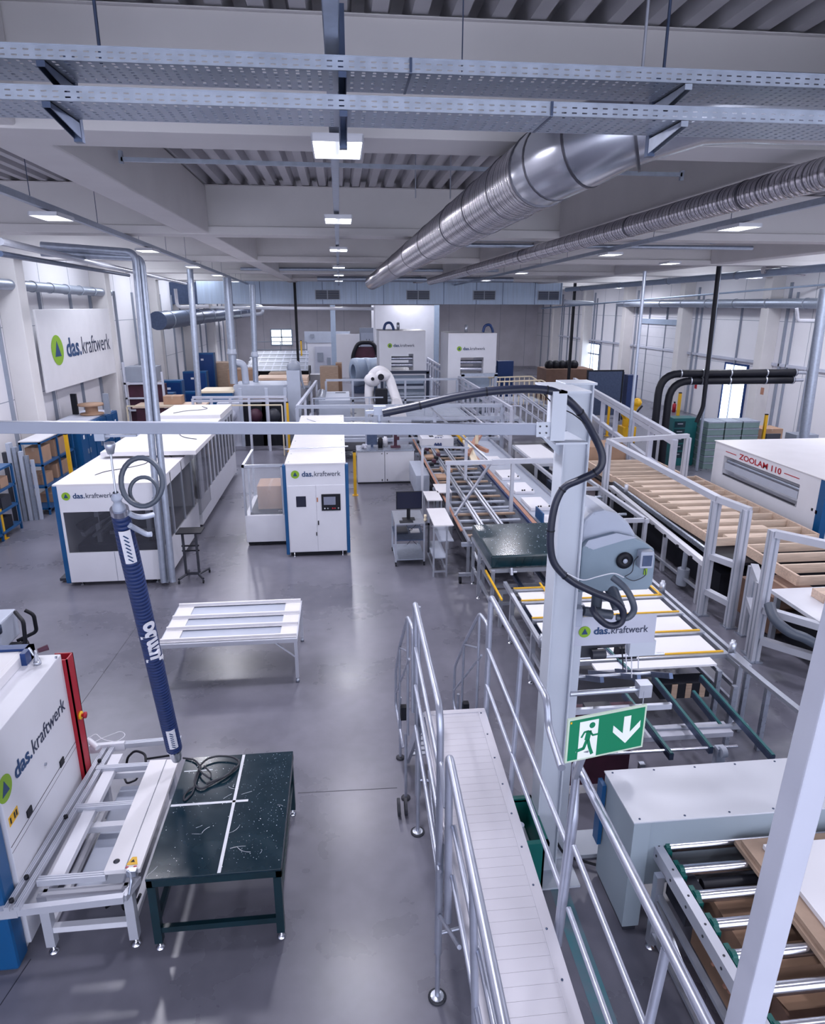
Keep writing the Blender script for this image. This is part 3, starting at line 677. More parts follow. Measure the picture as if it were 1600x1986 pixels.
# lettering wrapped on the tube face towards the viewer
vdir = (V((0,0,5.6))-(TT+TB)/2); un = (vdir - dn*vdir.dot(dn)).normalized()
def on_tube(k, side): return TT+d*k+un*0.0815+un.cross(dn)*side
ob, wd = text_mesh('tube_lettering', 'Jumbo', .175, 'paper', t, on_tube(.535, 0.062), (-dn), (-dn).cross(un).cross(-dn)*0+un.cross(-dn)*1, offset=.008, width=.56)
lat = un.cross(dn); tb_o = V(OFF[t.name])
for v in ob.data.vertices:   # bend the lettering round the tube
    q = v.co+tb_o-TT; k_ = q.dot(dn); s2 = q.dot(lat); h2 = q.dot(un); v.co = TT+dn*k_+(un*math.cos(s2/.078)+lat*math.sin(s2/.078))*(h2-.0835+.0860)-tb_o
for (k0, k1, hw) in ((.045, .15, .030), (.865, .965, .024)):
    L = (k1-k0)*d.length; n_ = 8; vs = []
    for i in range(n_+1):
        a = -0.55+1.1*i/n_; rr = .0815
        for kk in (k0, k1): vs.append(TT+d*kk+un*math.cos(a)*rr+un.cross(dn)*math.sin(a)*rr)
    mb = MB(); mb.add(vs, [(2*i,2*i+1,2*i+3,2*i+2) for i in range(n_)]); pl = mb.build('label_sleeve', 'paper', t)
    mb = MB(); rr_ = random.Random(5)
    for q in range(7):
        kk = k0+(k1-k0)*(.12+q*.12); mb.bar(TT+d*kk+un*.0835-un.cross(dn)*.016, TT+d*(kk+.012)+un*.0835+un.cross(dn)*.016, .010, .001, up=un)
    mb.build('label_print', 'logo_blue', pl)
# hose loops at the top
mb = MB(); 
def ring_pts(c, rx, rz, n=26, tilt=0.25, a0=0, a1=2*math.pi):
    return [V(c)+V((rx*math.cos(a0+(a1-a0)*i/n), tilt*rx*math.sin(a0+(a1-a0)*i/n), rz*math.sin(a0+(a1-a0)*i/n))) for i in range(n+1)]
c1 = (-1.508, 5.05, 4.339); mb.tube(ring_pts(c1, .150, .178)[:-1], .020, 12, closed=True)
c2 = (-1.516, 5.1, 4.253); mb.tube(ring_pts(c2, .103, .105)[:-1], .015, 12, closed=True)
mb.build('hose_loop', 'hose_grey', t)
mb = MB(); mb.tube([TT+V((.06,0,-.02)), (-1.604, 5.1, 4.055), (-1.551, 5.15, 4.033), (-1.493, 5.2, 4.037)], .021, 12, bend=.06); mb.tube([TT+V((.06,0,-.12)), (-1.609, 5.15, 3.93), (-1.562, 5.2, 3.873), (-1.526, 5.2, 3.876)], .021, 12, bend=.06); mb.build('suction_hose', 'lightgrey', t)

# --- white aluminium table
t = thing('assembly_table', 'white aluminium table with slatted plastic top standing alone on the bare floor', 'table', (-1.8, 10.0, 0))
X0, X1, Y0, Y1, zt = -2.84, -0.78, 9.33, 10.72, 0.76
mb = MB(); mb.box((X0, Y0, zt-.07), (X1, Y0+.05, zt)); mb.box((X0, Y1-.05, zt-.07), (X1, Y1, zt)); mb.box((X0, Y0+.05, zt-.07), (X0+.05, Y1-.05, zt)); mb.box((X1-.05, Y0+.05, zt-.07), (X1, Y1-.05, zt)); mb.build('frame', 'alu_white', t, .004)
mb = MB(); mb.box((X0+.05, Y0+.05, zt-.02), (X1-.05, Y1-.05, zt-.012)); mb.build('table_top', 'lightgrey', t)
for x in (X0+.02, X1-.27): 
    mb = MB(); mb.box((x, Y0+.05, zt-.011), (x+.25, Y1-.05, zt+.006)); mb.build('end_board', 'white_top', t)
for y in (Y0+.06, Y0+.46, Y0+.86, Y1-.07):
    mb = MB(); mb.box((X0+.02, y, zt+.006), (X1-.02, y+.035, zt+.055)); mb.box((X0+.02, y-.02, zt+.006), (X1-.02, y+.055, zt+.014)); mb.build('slat', 'white_top', t)
for (x, y) in ((X0+.03,Y0+.03),(X1-.03,Y0+.03),(X0+.03,Y1-.03),(X1-.03,Y1-.03)):
    mb = MB(); mb.box((x-.025,y-.025,.08),(x+.025,y+.025,zt-.07)); lg = mb.build('leg', 'alu_white', t)
    mb = MB(); mb.lathe([(0,0),(.03,0),(.03,.05),(.012,.055),(.012,.1),(0,.1)], (x,y,0), n=12); mb.build('castor', 'steel', lg)
for s in ((X1-.03, Y0+.03, X1-.35, Y0+.03), (X1-.03,Y1-.03,X1-.35,Y1-.03)):
    mb = MB(); mb.bar((s[0],s[1],.42),(s[2],s[3],zt-.06), .02, .02); mb.build('brace', 'alu_white', t)

# --- small machine standing at the left edge
t = thing('compressor_unit', 'small pale machine with black frame cut off at the left edge', 'machine', (-5.5, 10.3, 0))
mb = MB(); mb.box((-6.1, 9.75, .55), (-5.25, 10.35, 1.0)); mb.build('housing', 'lightgrey', t, .03)
mb = MB(); mb.box((-6.1, 9.72, .42), (-5.0, 10.05, .56)); mb.tube([(-5.25,9.8,.5),(-4.98,9.9,.6),(-4.98,9.95,.95),(-5.2,10.2,1.0)], .03, 8, bend=.06); mb.tube([(-5.25,10.2,.5),(-4.98,10.3,.6),(-4.98,10.3,.9),(-5.1,10.3,.98)], .03, 8, bend=.06); mb.build('frame', 'black', t)
mb = MB(); mb.lathe([(0,0),(.10,0),(.10,.12),(.03,.16),(.03,.22),(0,.22)], (-5.33,9.78,.85)); mb.build('motor', 'steel_dark', t)
mb = MB(); mb.tube([(-5.1,9.9,.5),(-5.0,9.85,.3),(-4.9,9.8,.45),(-5.0,10,.6)], .014, 8, bend=.05); mb.build('cable', 'black', t)
for (x, y) in ((-6.0,9.85),(-5.2,9.85),(-6.0,10.3),(-5.2,10.3)):
    mb = MB(); mb.box((x-.03,y-.03,0),(x+.03,y+.03,.5)); mb.build('leg', 'black', t)
mb = MB(); mb.lathe([(0,0),(.02,0),(.02,.05),(0,.05)], (-5.6,10.1,1.0)); mb.build('knob', 'alu', t)

# ================================================================== LEFT MACHINE LINE
t = thing('enclosed_machine', 'long white enclosed machine with blue corner and glass front on the left', 'machine', (-4.6, 15, 0))
F = 13.56; TZ = 2.17; XA, XB = -5.78, -3.75
mb = MB(); mb.box((XA+.08, F, .10), (XB-.05, F+.03, .75)); mb.box((XA+.08, F, 1.62), (XB-.05, F+.03, TZ)); mb.box((XA+.08, F, .75), (XA+.13, F+.03, 1.62)); 
mb.box((XB-.10, F, .75), (XB-.05, F+.03, 1.62))
mb.box((XA, F+.05, .10), (XA+.03, 21.3, TZ-.01)); mb.box((XB-.05, F+.01, .10), (XB, 17.0, .78)); mb.build('body', 'white', t)
mb = MB(); mb.box((XA, F+.0, TZ-.002), (XB, 17.2, TZ+.03)); mb.build('roof', 'white_top', t)
mb = MB(); mb.box((XA-.02, F-.01, .08), (XA+.08, F+.16, TZ+.0)); mb.build('corner_strip', 'blue', t, .02)
mb = MB(); mb.box((XA+.13, F+.01, .76), (XB-.10, F+.016, 1.61)); mb.build('front_pane', 'smoke_glass', t)
mb = MB(); mb.box((XB-.03, F+.1, .78), (XB-.024, 16.9, 1.95)); mb.build('side_pane', 'smoke_glass', t)
for y in (14.55, 15.6, 16.6):
    mb = MB(); mb.box((XB-.05, y, .78), (XB, y+.05, TZ)); mb.build('side_post', 'alu', t)
mb = MB(); mb.box((XB-.05, F+.1, 1.95), (XB, 17.0, TZ)); mb.build('side_header', 'white', t)
mb = MB(); mb.box((-4.77, F-.003, .10), (-4.76, F, .75)); mb.build('panel_gap', 'grey', t)
logo(t, (XA+.15, F-.002, 1.955), (1,0,0), (0,0,1), 0.98)
for x in (XA+.25, XB-.25):
    mb = MB(); levelling_foot(mb, x, F+.12, .12); mb.build('levelling_foot', 'chrome', t)
mb = MB(); mb.box((XB-.12, F-.09, .05), (XB+.02, F-.0, 1.9)); mb.build('profile_post', 'galv', t)
mb = MB(); mb.box((XA-.25, F+.25, .04), (XA, F+1.0, .10)); mb.build('side_step', 'darkgrey', t)
# machinery seen through the front pane
mb = MB()
for (x, m) in ((-5.3,0),(-4.25,0),(-3.95,0)): mb.box((x, 14.2, .75), (x+.09, 14.3, 1.75))
mb.bar((-5.5,14.0,1.0),(-4.7,15.6,1.55),.10); mb.bar((-5.3,14.0,.95),(-4.5,15.6,1.5),.05); mb.box((-5.1,14.4,.85),(-4.2,14.5,.93)); mb.box((-4.9,14.4,.6),(-4.83,14.5,1.3)); mb.build('inner_frame', 'alu', t)
mb = MB(); mb.box((XA+.1, 14.1, .10), (XB-.1, 16.9, .72)); mb.box((-5.6, 15.0, .72), (-4.9, 16.6, 1.4)); mb.build('inner_bed', 'darkgrey', t)
mb = MB(); mb.bar((-5.55,14.0,1.15),(-4.75,14.9,1.5),.22,.12); mb.box((-4.9,14.2,.74),(-4.1,14.9,.86)); mb.build('inner_conveyor', 'black', t)
mb = MB(); mb.box((-4.62, 13.75, .75), (-4.54, 13.8, 1.62)); mb.build('inner_post', 'yellow', t)
# cables lying on the roof
mb = MB(); mb.tube([(-5.2,14.3,TZ+.035),(-5.1,14.6,TZ+.04),(-4.7,14.9,TZ+.04),(-4.4,15.3,TZ+.04),(-4.5,15.7,TZ+.04)], .008, 6, bend=.2); mb.tube([(-4.6,15.8,TZ+.04),(-4.9,16.1,TZ+.04),(-4.6,16.5,TZ+.04),(-4.2,16.3,TZ+.04),(-4.0,15.9,TZ+.04)], .008, 6, bend=.25)
solo('cable', mb, 'darkgrey', 'thin dark cable curling over the near white roof of the left machine', 'cable')

t = thing('enclosed_machine', 'rear block of the left machine line with a row of dark narrow windows', 'machine', (-4.6, 19, 0))
mb = MB(); mb.box((-5.55, 17.25, .10), (-3.72, 23.3, .80)); mb.box((-5.55, 17.25, .8), (-5.5, 23.3, 2.25)); mb.box((-5.55,17.25,.8),(-3.9,17.3,2.25)); mb.build('body', 'white', t)
mb = MB(); mb.box((-5.6, 15.9, 2.26), (-3.45, 18.6, 2.36)); mb.box((-5.5, 18.6, 2.26), (-3.7, 21.0, 2.31)); mb.box((-5.6, 21.0, 2.26), (-3.72, 23.3, 2.42)); mb.build('roof', 'white_top', t)
mb = MB(); mb.box((-3.75, 17.25, .8), (-3.735, 23.3, 2.25)); mb.build('window_band', 'dark_pane', t)
for k in range(11):
    y = 17.6+k*.56; mb = MB(); mb.box((-3.74, y, .8), (-3.71, y+.13, 2.25)); mb.build('window_mullion', 'alu_white', t)
mb = MB(); mb.box((-3.74, 17.25, .8), (-3.70, 17.6, 2.26)); mb.box((-3.74, 17.25, 2.15), (-3.70, 23.3, 2.27)); mb.build('window_frame', 'alu_white', t)
mb = MB(); mb.box((-3.5, 15.9, .78), (-3.46, 17.25, 2.26)); mb.build('side_pane', 'smoke_glass', t)
mb = MB(); mb.tube([(-5.3,18.2,2.37),(-5.1,18.5,2.37),(-4.4,18.4,2.37),(-4.2,17.8,2.37),(-4.0,17.5,2.37),(-3.7,17.3,2.37)], .009, 6, bend=.2); mb.tube([(-5.2,21.4,2.43),(-4.9,21.9,2.43),(-4.5,22.0,2.43),(-4.3,22.3,2.43),(-4.6,22.8,2.43)], .009, 6, bend=.2)
solo('cable', mb, 'darkgrey', 'thin cables snaking over the rear white roofs of the left machine line', 'cable')

# --- black height-adjustable stand
t = thing('equipment_stand', 'black wheeled stand with small flat top beside the left machine', 'stand', (-3.2, 13.85, 0))
mb = MB(); mb.box((-3.52, 13.60, 1.06), (-3.0, 14.0, 1.09)); mb.build('top_plate', 'black', t, .005)
for x in (-3.42, -3.15):
    mb = MB(); mb.box((x-.022, 13.74, .08), (x+.022, 13.80, 1.06)); mb.build('upright', 'darkgrey', t)
mb = MB(); mb.bar((-3.46,13.77,.75),(-3.1,13.77,.75),.025,.03); mb.bar((-3.46,13.77,.64),(-3.1,13.77,.64),.025,.03); mb.build('crossbar', 'black', t)
mb = MB(); mb.bar((-3.42,13.77,.12),(-3.15,13.77,.12),.05,.05); mb.tube([(-3.52,13.5,.1),(-3.42,13.7,.12),(-3.42,14.0,.1)], .025, 8, bend=.05); mb.tube([(-3.02,13.5,.1),(-3.15,13.7,.12),(-3.0,14.1,.1)], .025, 8, bend=.05); mb.build('base', 'darkgrey', t)
for (x, y) in ((-3.52,13.5),(-3.42,14.0),(-3.02,13.5),(-3.0,14.1)):
    mb = MB(); mb.rod((x-.015,y,.035),(x+.015,y,.035),.034,12); mb.build('castor', 'black', t)

# --- vertical extraction pipes
def pipe(pts, r, m, label, bend=.15, name='extraction_pipe', group=None, flanges=(), n=16):
    mb = MB(); mb.tube(pts, r, n, bend=bend); t = thing(name, label, 'pipe', pts[-1], group); mb.build('pipe_run', m, t)
    for c in flanges:
        mb = MB(); mb.lathe([(r,-.08),(r+.05,-.06),(r+.05,0),(r+.02,.04),(r+.02,.14),(r,.16)], c, (0,0,1), n); mb.build('flange', 'lightgrey', t)
    return t
pipe([(-5.322, 13.62, 6.643), (-3.698, 13.62, 6.536), (-3.80, 13.4, 0.1)], .066, 'galv', 'left of the two galvanised pipes dropping to the near corner of the left machine')
pipe([(-5.38, 13.72, 6.527), (-3.624, 13.72, 6.454), (-3.62, 13.4, 0.1)], .066, 'galv', 'right of the two galvanised pipes dropping to the near corner of the left machine')
pipe([(-4.418, 10, 6.411), (-5.434, 26, 6.367)], .05, 'alu', 'bright pipe running back along the left ceiling, above the wall sign', name='ceiling_pipe')
pipe([(-4.533, 10.2, 6.272), (-5.659, 20, 6.395)], .04, 'steel_dark', 'dark thin pipe just below the bright left ceiling pipe', name='ceiling_pipe')
pipe([(-6.926, 31, 6.304), (-6.915, 31, 5.547), (-5.593, 31, 5.592)], .07, 'white', 'short white pipe with elbow hanging in front of the dark box duct', name='ceiling_pipe', bend=.2)
pipe([(-5.648, 28, 6.95), ((-5.759, 28, 2.294)[0], 28, 1.82)], .12, 'galv', 'tall pale pipe dropping to the benches, leftmost of the mid-hall pipes')
a = V((-4.647, 30.4, 6.751)); b = V((-4.682, 30.4, 2.329)); b.z = 2.35; pipe([a, b], .17, 'galv', 'wide flanged pipe in the middle of the mid-hall pipes, with elbow branch', flanges=(a+(b-a)*.70,))
a = V((-4.759, 30.5, 3.252)); b = V((-4.21, 30.5, 3.226)); c = V((-4.185, 30.5, 2.314)); c.z = 2.35; pipe([a, b, c], .15, 'lightgrey', 'grey elbow pipe branching right from the wide flanged pipe', bend=.35, name='elbow_pipe')
a = V((-3.698, 31, 6.486)); b = V((-3.816, 31, 2.37)); b.z = 2.35; pipe([a, b], .12, 'galv', 'slim flanged pipe rightmost of the mid-hall pipes', flanges=(a+(b-a)*.72,))
# --- spiral wall ducts on the left
def ringed(pts, r, m, label, k, bend=0):
    t = thing('wall_duct', label, 'duct', pts[0]); mb = MB(); mb.tube(pts, r, 18, bend=bend); mb.build('pipe_run', m, t)
    for i in range(k):
        c = V(pts[0])+(V(pts[1])-V(pts[0]))*((i+.5)/k); d_ = (V(pts[1])-V(pts[0])).normalized()
        mb = MB(); mb.tube([c-d_*.03, c+d_*.03], r+.02, 18); mb.build('pipe_band', 'grey', t)
ringed([(-9.2, 14, 6.22), (-9.2, 29.5, 6.10)], .15, 'galv', 'banded duct on the left wall above the large logo sign', 12)
ringed([(-8.3, 33, 4.95), (-7.6, 58, 5.15)], .42, 'steel_dark', 'fat dark banded duct low on the far left wall', 8)
pipe([(-7.2, 50, 5.65), (-5.3, 49.5, 5.6), (-5.3, 49.5, 5.1), (-6.8, 50, 4.95)], .12, 'alu', 'curved silver pipe end beyond the fat dark duct', bend=.3, name='elbow_pipe')
pipe([(-8, 45, 5.5), (2.2, 45, 5.45)], .10, 'white', 'thin white pipe crossing the hall just under the box duct', name='ceiling_pipe')

# --- wall sign
t = thing('wall_sign', 'large white wall sign with green disc logo and blue lettering on the left wall', 'sign', (-9.0, 25, 3.05))
mb = MB(); mb.box((-9.02, 21.75, 3.05), (-8.96, 28.4, 5.5)); mb.build('board', 'white_top', t, .01)
logo(t, (-8.955, 28.0, 4.2), (0,-1,0), (0,0,1), 1) if False else None
logo(t, (-8.955, 22.5, 4.25), (0,1,0), (0,0,1), 5.5)

# ================================================================== WALKWAY
t = thing('footbridge', 'aluminium footbridge with ribbed deck, tubular handrails and stairs at its far end', 'walkway', (1.0, 4.0, 0))
DZ = 1.8; xl = lambda y: 0.66+0.015*(y-2); xr = lambda y: 1.235+0.026*(y-2.6)
mb = MB(); y = 1.2
while y < 5.60:
    y2 = min(y+0.0855, 5.60); mb.add([(xl(y)+.05,y,DZ-.03),(xr(y)-.075,y,DZ-.03),(xr(y2)-.075,y2,DZ-.03),(xl(y2)+.05,y2,DZ-.03),(xl(y)+.05,y,DZ),(xr(y)-.075,y,DZ),(xr(y2)-.075,y2,DZ),(xl(y2)+.05,y2,DZ)], [(0,3,2,1),(4,5,6,7),(0,1,5,4),(1,2,6,5),(2,3,7,6),(3,0,4,7)]); y += 0.087
pl = mb.build('deck_plank', 'deck_alu', t); pl['kind'] = 'stuff'
mb = MB(); mb.box((xl(3)+.03, 1.2, DZ-.035), (xr(3)-.07, 5.62, DZ-.028)); mb.build('deck_underlay', 'steel_dark', t)
def skew(mb, x0, x1, z0, z1, f, y0=1.2, y1=5.63):
    mb.add([(f(y0)+x0,y0,z0),(f(y0)+x1,y0,z0),(f(y1)+x1,y1,z0),(f(y1)+x0,y1,z0),(f(y0)+x0,y0,z1),(f(y0)+x1,y0,z1),(f(y1)+x1,y1,z1),(f(y1)+x0,y1,z1)], [(0,3,2,1),(4,5,6,7),(0,1,5,4),(1,2,6,5),(2,3,7,6),(3,0,4,7)])
mb = MB(); skew(mb, -.075, 0, DZ-.16, DZ+.006, xr); er = mb.build('edge_beam', 'deck_alu', t)
mb = MB(); skew(mb, 0, .05, DZ-.16, DZ+.006, xl); skew(mb, -.012, .0, DZ-.05, DZ-.03, xl); skew(mb, -.012, .0, DZ-.12, DZ-.10, xl); el_ = mb.build('edge_beam', 'deck_alu', t)
mb = MB(); mb.box((xl(5.6), 5.60, DZ-.16), (xr(5.6), 5.66, DZ+.008)); mb.build('end_beam', 'deck_alu', t)
mb = MB()
for k in range(13):
    y = 1.5+k*.34; mb.lathe([(0,0),(.008,0),(.008,.004),(0,.004)], (xr(y)-.05, y, DZ+.006), n=8)
b_ = mb.build('bolt', 'steel_dark', er); b_['kind'] = 'stuff'
TR = .026
def handrail(pts, nm='handrail', r=TR, bend=.12):
    mb = MB(); mb.tube(pts, r, 12, bend=bend); return mb.build(nm, 'rail_alu', t)
# right side
handrail([(1.335,5.66,1.62),(1.335,5.66,3.01),(1.365,3.98,2.98),(1.365,3.90,2.80),(1.33,3.5,2.78)], bend=.07)
handrail([(1.30,3.24,1.62),(1.335,3.24,2.6),(1.365,3.36,2.93),(1.345,1.6,2.93)], bend=.05)
for y in (4.6, 2.12):
    mb = MB(); mb.rod((xr(y)+.03, y, 1.55), (1.345, y, 2.99 if y > 3 else 2.91), .022, 12); mb.build('rail_post', 'rail_alu', t)
mb = MB(); mb.rod((1.28,3.24,1.55),(1.32,3.24,2.95), .019, 12); mb.build('rail_post', 'rail_alu', t)
for (z0, z1, y0, y1) in ((2.46,2.44,5.66,3.24),(2.07,2.05,5.66,3.24),(2.46,2.40,3.18,1.6),(1.98,1.96,3.18,1.6)):
    mb = MB(); mb.rod((1.325,y0,z0),(1.30,y1,z1), .018, 10); mb.build('knee_rail', 'rail_alu', t)
# left side
handrail([(0.66,5.78,1.5),(0.63,5.76,2.93),(0.615,4.05,2.93),(0.615,3.97,2.8),(0.62,3.97,1.5)], bend=.07)
handrail([(0.615,3.50,1.6),(0.60,3.50,2.93),(0.55,1.6,2.93)], bend=.06)
handrail([(0.615,3.92,1.7),(0.605,3.86,2.62),(0.60,3.6,2.45)], bend=.05, r=.016)
for (y, z0) in ((2.62, 1.5),):
    mb = MB(); mb.rod((0.64, y, z0), (0.58, y, 2.9), .022, 12); mb.build('rail_post', 'rail_alu', t)
for (z0, y0, y1) in ((2.46,5.74,4.0),(2.05,5.74,4.0),(2.4,3.48,1.6),(2.0,3.48,1.6),(1.62,5.7,3.9)):
    mb = MB(); mb.rod((0.635,y0,z0),(0.615,y1,z0), .018, 10); mb.build('knee_rail', 'rail_alu', t)
# legs with rubber feet
for (x, y, z1) in ((0.657,4.18,2.2),(0.70,6.05,2.75),(1.33,4.3,1.6),(1.36,5.9,1.6),(0.62,2.2,1.6)):
    mb = MB(); mb.rod((x, y, .03), (x, y, z1), .021, 12); mb.rod((x,y,.5),(x,y,1.62),.031,12); lg = mb.build('leg', 'rail_alu', t)
    mb = MB(); mb.lathe([(0,0),(.075,0),(.078,.012),(.065,.02),(.02,.03),(.02,.06),(0,.06)], (x,y,0), n=20); mb.lathe([(.062,.0195),(.03,.034),(0,.034)], (x,y,0), n=16, mi=1); mb.build('rubber_foot', ['rubber', 'alu'], lg)
for (a, b) in (((.657,4.18,1.2),(.70,6.05,1.2)), ((.657,4.18,.7),(1.33,4.3,.7)), ((.70,6.05,.7),(1.36,5.9,.7)), ((.657,4.18,1.25),(.68,5.0,1.64)), ((.66,3.3,1.6),(.66,4.18,.9))):
    mb = MB(); mb.rod(a, b, .015, 10); mb.build('brace', 'rail_alu', t)
# stairs at the far end
ST = thing('stairs', 'steep aluminium stairs with kinked side rails descending from the far end of the footbridge', 'stairs', (1.0, 6.6, 0))
mb = MB()
for s_ in (0.70, 1.30): mb.bar((s_, 5.72, 1.68), (s_, 7.25, 0.06), .04, .12)
mb.build('stringer', 'rail_alu', ST)
for k in range(7):
    z = 1.55-k*.22; y = 5.85+(1.68-z)*.944-.12; mb = MB(); mb.box((0.72, y, z-.02), (1.28, y+.17, z)); mb.build('tread', 'alu', ST)
for s_, sg in ((0.62, -1), (1.36, 1)):
    mb = MB(); mb.tube([(s_, 5.82, 1.7), (s_, 5.85, 2.62), (s_-.02, 6.15, 2.60), (s_-.05, 6.75, 1.95), (s_-.05, 7.35, 1.30), (s_-.05, 7.40, .75), (s_, 6.95, .45)], .018, 10, bend=.08); mb.build('handrail', 'rail_alu', ST)
    mb = MB(); mb.tube([(s_-.02, 6.15, 1.2), (s_-.02, 6.15, 2.58)], .015, 10); mb.tube([(s_-.05, 6.85, .8), (s_-.05, 6.80, 1.9)], .015, 10); mb.build('baluster', 'rail_alu', ST)
    mb = MB(); mb.tube([(s_-.02, 6.0, 2.2), (s_-.05, 7.37, .95)], .012, 10); mb.tube([(s_-.02, 6.15, 2.2), (s_-.05, 6.8, 1.9)], .010, 10); mb.build('knee_rail', 'rail_alu', ST)
    mb = MB(); mb.box((s_-.04, 6.78, .95), (s_+.03, 6.86, 1.12)); mb.build('rail_clamp', 'black', ST)
    for y in (6.6, 7.35):
        mb = MB(); mb.rod((s_, y, .02), (s_, y, .9), .018, 10); l_ = mb.build('leg', 'rail_alu', ST)
        mb = MB(); mb.lathe([(0,0),(.055,0),(.055,.02),(.02,.03),(0,.03)], (s_,y,0), n=16); mb.build('rubber_foot', 'rubber', l_)
for x in (.58, .50):
    mb = MB(); mb.rod((x, 6.35, .10), (x+.03, 6.35, .10), .10, 16); mb.build('wheel', 'rubber', ST)

# --- emergency exit sign
ex = V((1.195, 3.10, 3.13)); ux = V((0.505, 0.10, 0.0)).normalized(); uy = V((0,0,1)); W_, H_ = .51, .285
t = thing('exit_sign', 'green and white emergency exit sign with running figure and down arrow on the footbridge rail', 'sign', tuple(ex))
mb = MB(); un = ux.cross(uy)
mb.prism([(0,0),(W_,0),(W_,H_),(0,H_)], ex-un*.012, ux, uy, un*.012); mb.build('sign_plate', 'sign_edge', t)
mb = MB(); mb.prism([(.012,.012),(W_-.012,.012),(W_-.012,H_-.012),(.012,H_-.012)], ex, ux, uy, un*.0015); gp = mb.build('green_field', 'sign_green', t)
mb = MB(); mb.prism([(.075,.012),(.195,.012),(.195,H_-.03),(.075,H_-.03)], ex+un*.0015, ux, uy, un*.001); mb.build('door_symbol', 'sign_white', t)
mb = MB(); mb.prism([(.385,.055),(.475,.145),(.475,.19),(.408,.125),(.408,.235),(.362,.235),(.362,.125),(.295,.19),(.295,.145)], ex+un*.0015, ux, uy, un*.001); mb.build('arrow_symbol', 'sign_white', t)
mb = MB(); o_ = ex+un*.0026
mb.prism([(.155+.019*math.cos(a*.4488),.222+.019*math.sin(a*.4488)) for a in range(14)], o_, ux, uy, un*.001)
def limb(pts, w_):
    for a, b in zip(pts[:-1], pts[1:]): mb.bar(o_+ux*a[0]+uy*a[1], o_+ux*b[0]+uy*b[1], w_, .0016, up=un)
    for a in pts[1:-1]: mb.prism([(a[0]+w_/2*math.cos(q*.6283), a[1]+w_/2*math.sin(q*.6283)) for q in range(10)], o_-un*.0006, ux, uy, un*.0014)
limb([(.138,.190),(.128,.130)], .034); limb([(.135,.188),(.108,.185),(.090,.152)], .012); limb([(.140,.188),(.163,.155),(.196,.156)], .012)
limb([(.128,.130),(.110,.078),(.062,.068)], .020); limb([(.134,.132),(.148,.080),(.168,.030)], .020)
mb.build('running_figure', 'sign_green', t)
mb = MB(); o_ = ex+un*.0015; limb([(.062,.068),(.075,.068)], .018); mb.build('figure_foot', 'sign_white', t)
mb = MB(); mb.prism([(0,0),(.01,0),(.01,.012),(0,.012)], ex+ux*.014+uy*(H_-.03)+un*.001, ux, uy, un*.003); mb.build('clip', 'yellow', t)
mb = MB(); c = ex+ux*(W_-.02)+uy*H_; mb.rod(c-uy*.1-un*.015, c+uy*.08-un*.015, .003, 6); mb.build('hanging_wire', 'alu', t)
mb = MB(); mb.bar(ex+ux*.13+uy*.06-un*.008, (1.315, 3.235, 2.92), .03, .03); mb.build('rail_bracket', 'alu', t)

# --- leaning square steel column in the right foreground
mb = MB()
def colx(z): return 1.845+(z-2.28)*.040
mb.add([(colx(z)+a, 2.2+b, z) for z in (0, 6.84) for a, b in ((0,0),(.125,0),(.125,.12),(0,.12))], [(0,3,2,1),(4,5,6,7),(0,1,5,4),(1,2,6,5),(2,3,7,6),(3,0,4,7)])
solo('steel_column', mb, 'offwhite', 'pale square steel column crossing the right foreground in front of the roller conveyor', 'column', bevel=.008)

# ================================================================== JIB CRANE
t = thing('jib_crane', 'pale grey jib crane with tall post and long horizontal arm across the picture', 'crane', (1.93, 5.45, 0))
mb = MB(); mb.box((1.82, 5.33, .02), (1.835, 5.57, 5.0)); mb.box((2.035, 5.33, .02), (2.05, 5.57, 5.0)); mb.box((1.835, 5.37, .02), (2.035, 5.53, 4.99))
mb.box((1.80, 5.32, 4.99), (2.07, 5.58, 5.01)); mb.build('post', 'palegrey', t, .004)
mb = MB(); mb.box((1.66, 5.15, .0), (2.25, 5.75, .025)); mb.build('base_plate', 'palegrey', t)
mb = MB(); mb.box((1.555, 4.86, 4.63), (1.665, 4.98, 5.0)); mb.build('pivot_head', 'palegrey', t)
mb = MB(); mb.box((1.60, 4.86, 4.985), (1.85, 5.5, 5.0)); mb.build('bracket_plate', 'palegrey', t)
mb = MB(); mb.box((1.60, 4.86, 4.60), (1.85, 5.5, 4.615)); mb.build('bracket_plate', 'palegrey', t)
mb = MB(); mb.bar((1.66,4.92,4.97),(1.84,5.4,4.97),.02,.03); mb.prism([(0,0),(.22,0),(0,-.22)], (1.83,5.42,4.60), (-1,0,0), (0,0,1), (0,.01,0)); mb.build('bracket_plate', 'palegrey', t)
a = V((-3.6, 5.06, 4.79)); b = V((1.56, 4.92, 4.71))
mb = MB(); mb.bar(a, b, .06, .085); mb.build('arm', 'arm_grey', t, .004)
mb = MB(); mb.box((1.45, 4.875, 4.66), (1.555, 4.89, 4.77)); fp = mb.build('fixing_plate', 'palegrey', t)
for x in (1.475, 1.525):
    for z in (4.69, 4.74):
        mb = MB(); mb.rod((x, 4.868, z), (x, 4.875, z), .007, 8); mb.build('bolt', 'darkgrey', fp)
cc = V((-1.744, 5.03, 4.736))
mb = MB(); mb.box((cc.x-.04, 4.99, cc.z-.07), (cc.x+.03, 5.10, cc.z+.05)); mb.box((cc.x-.02, 5.0, cc.z-.045), (cc.x+.25, 5.09, cc.z-.03)); mb.build('trolley', 'lightgrey', t)
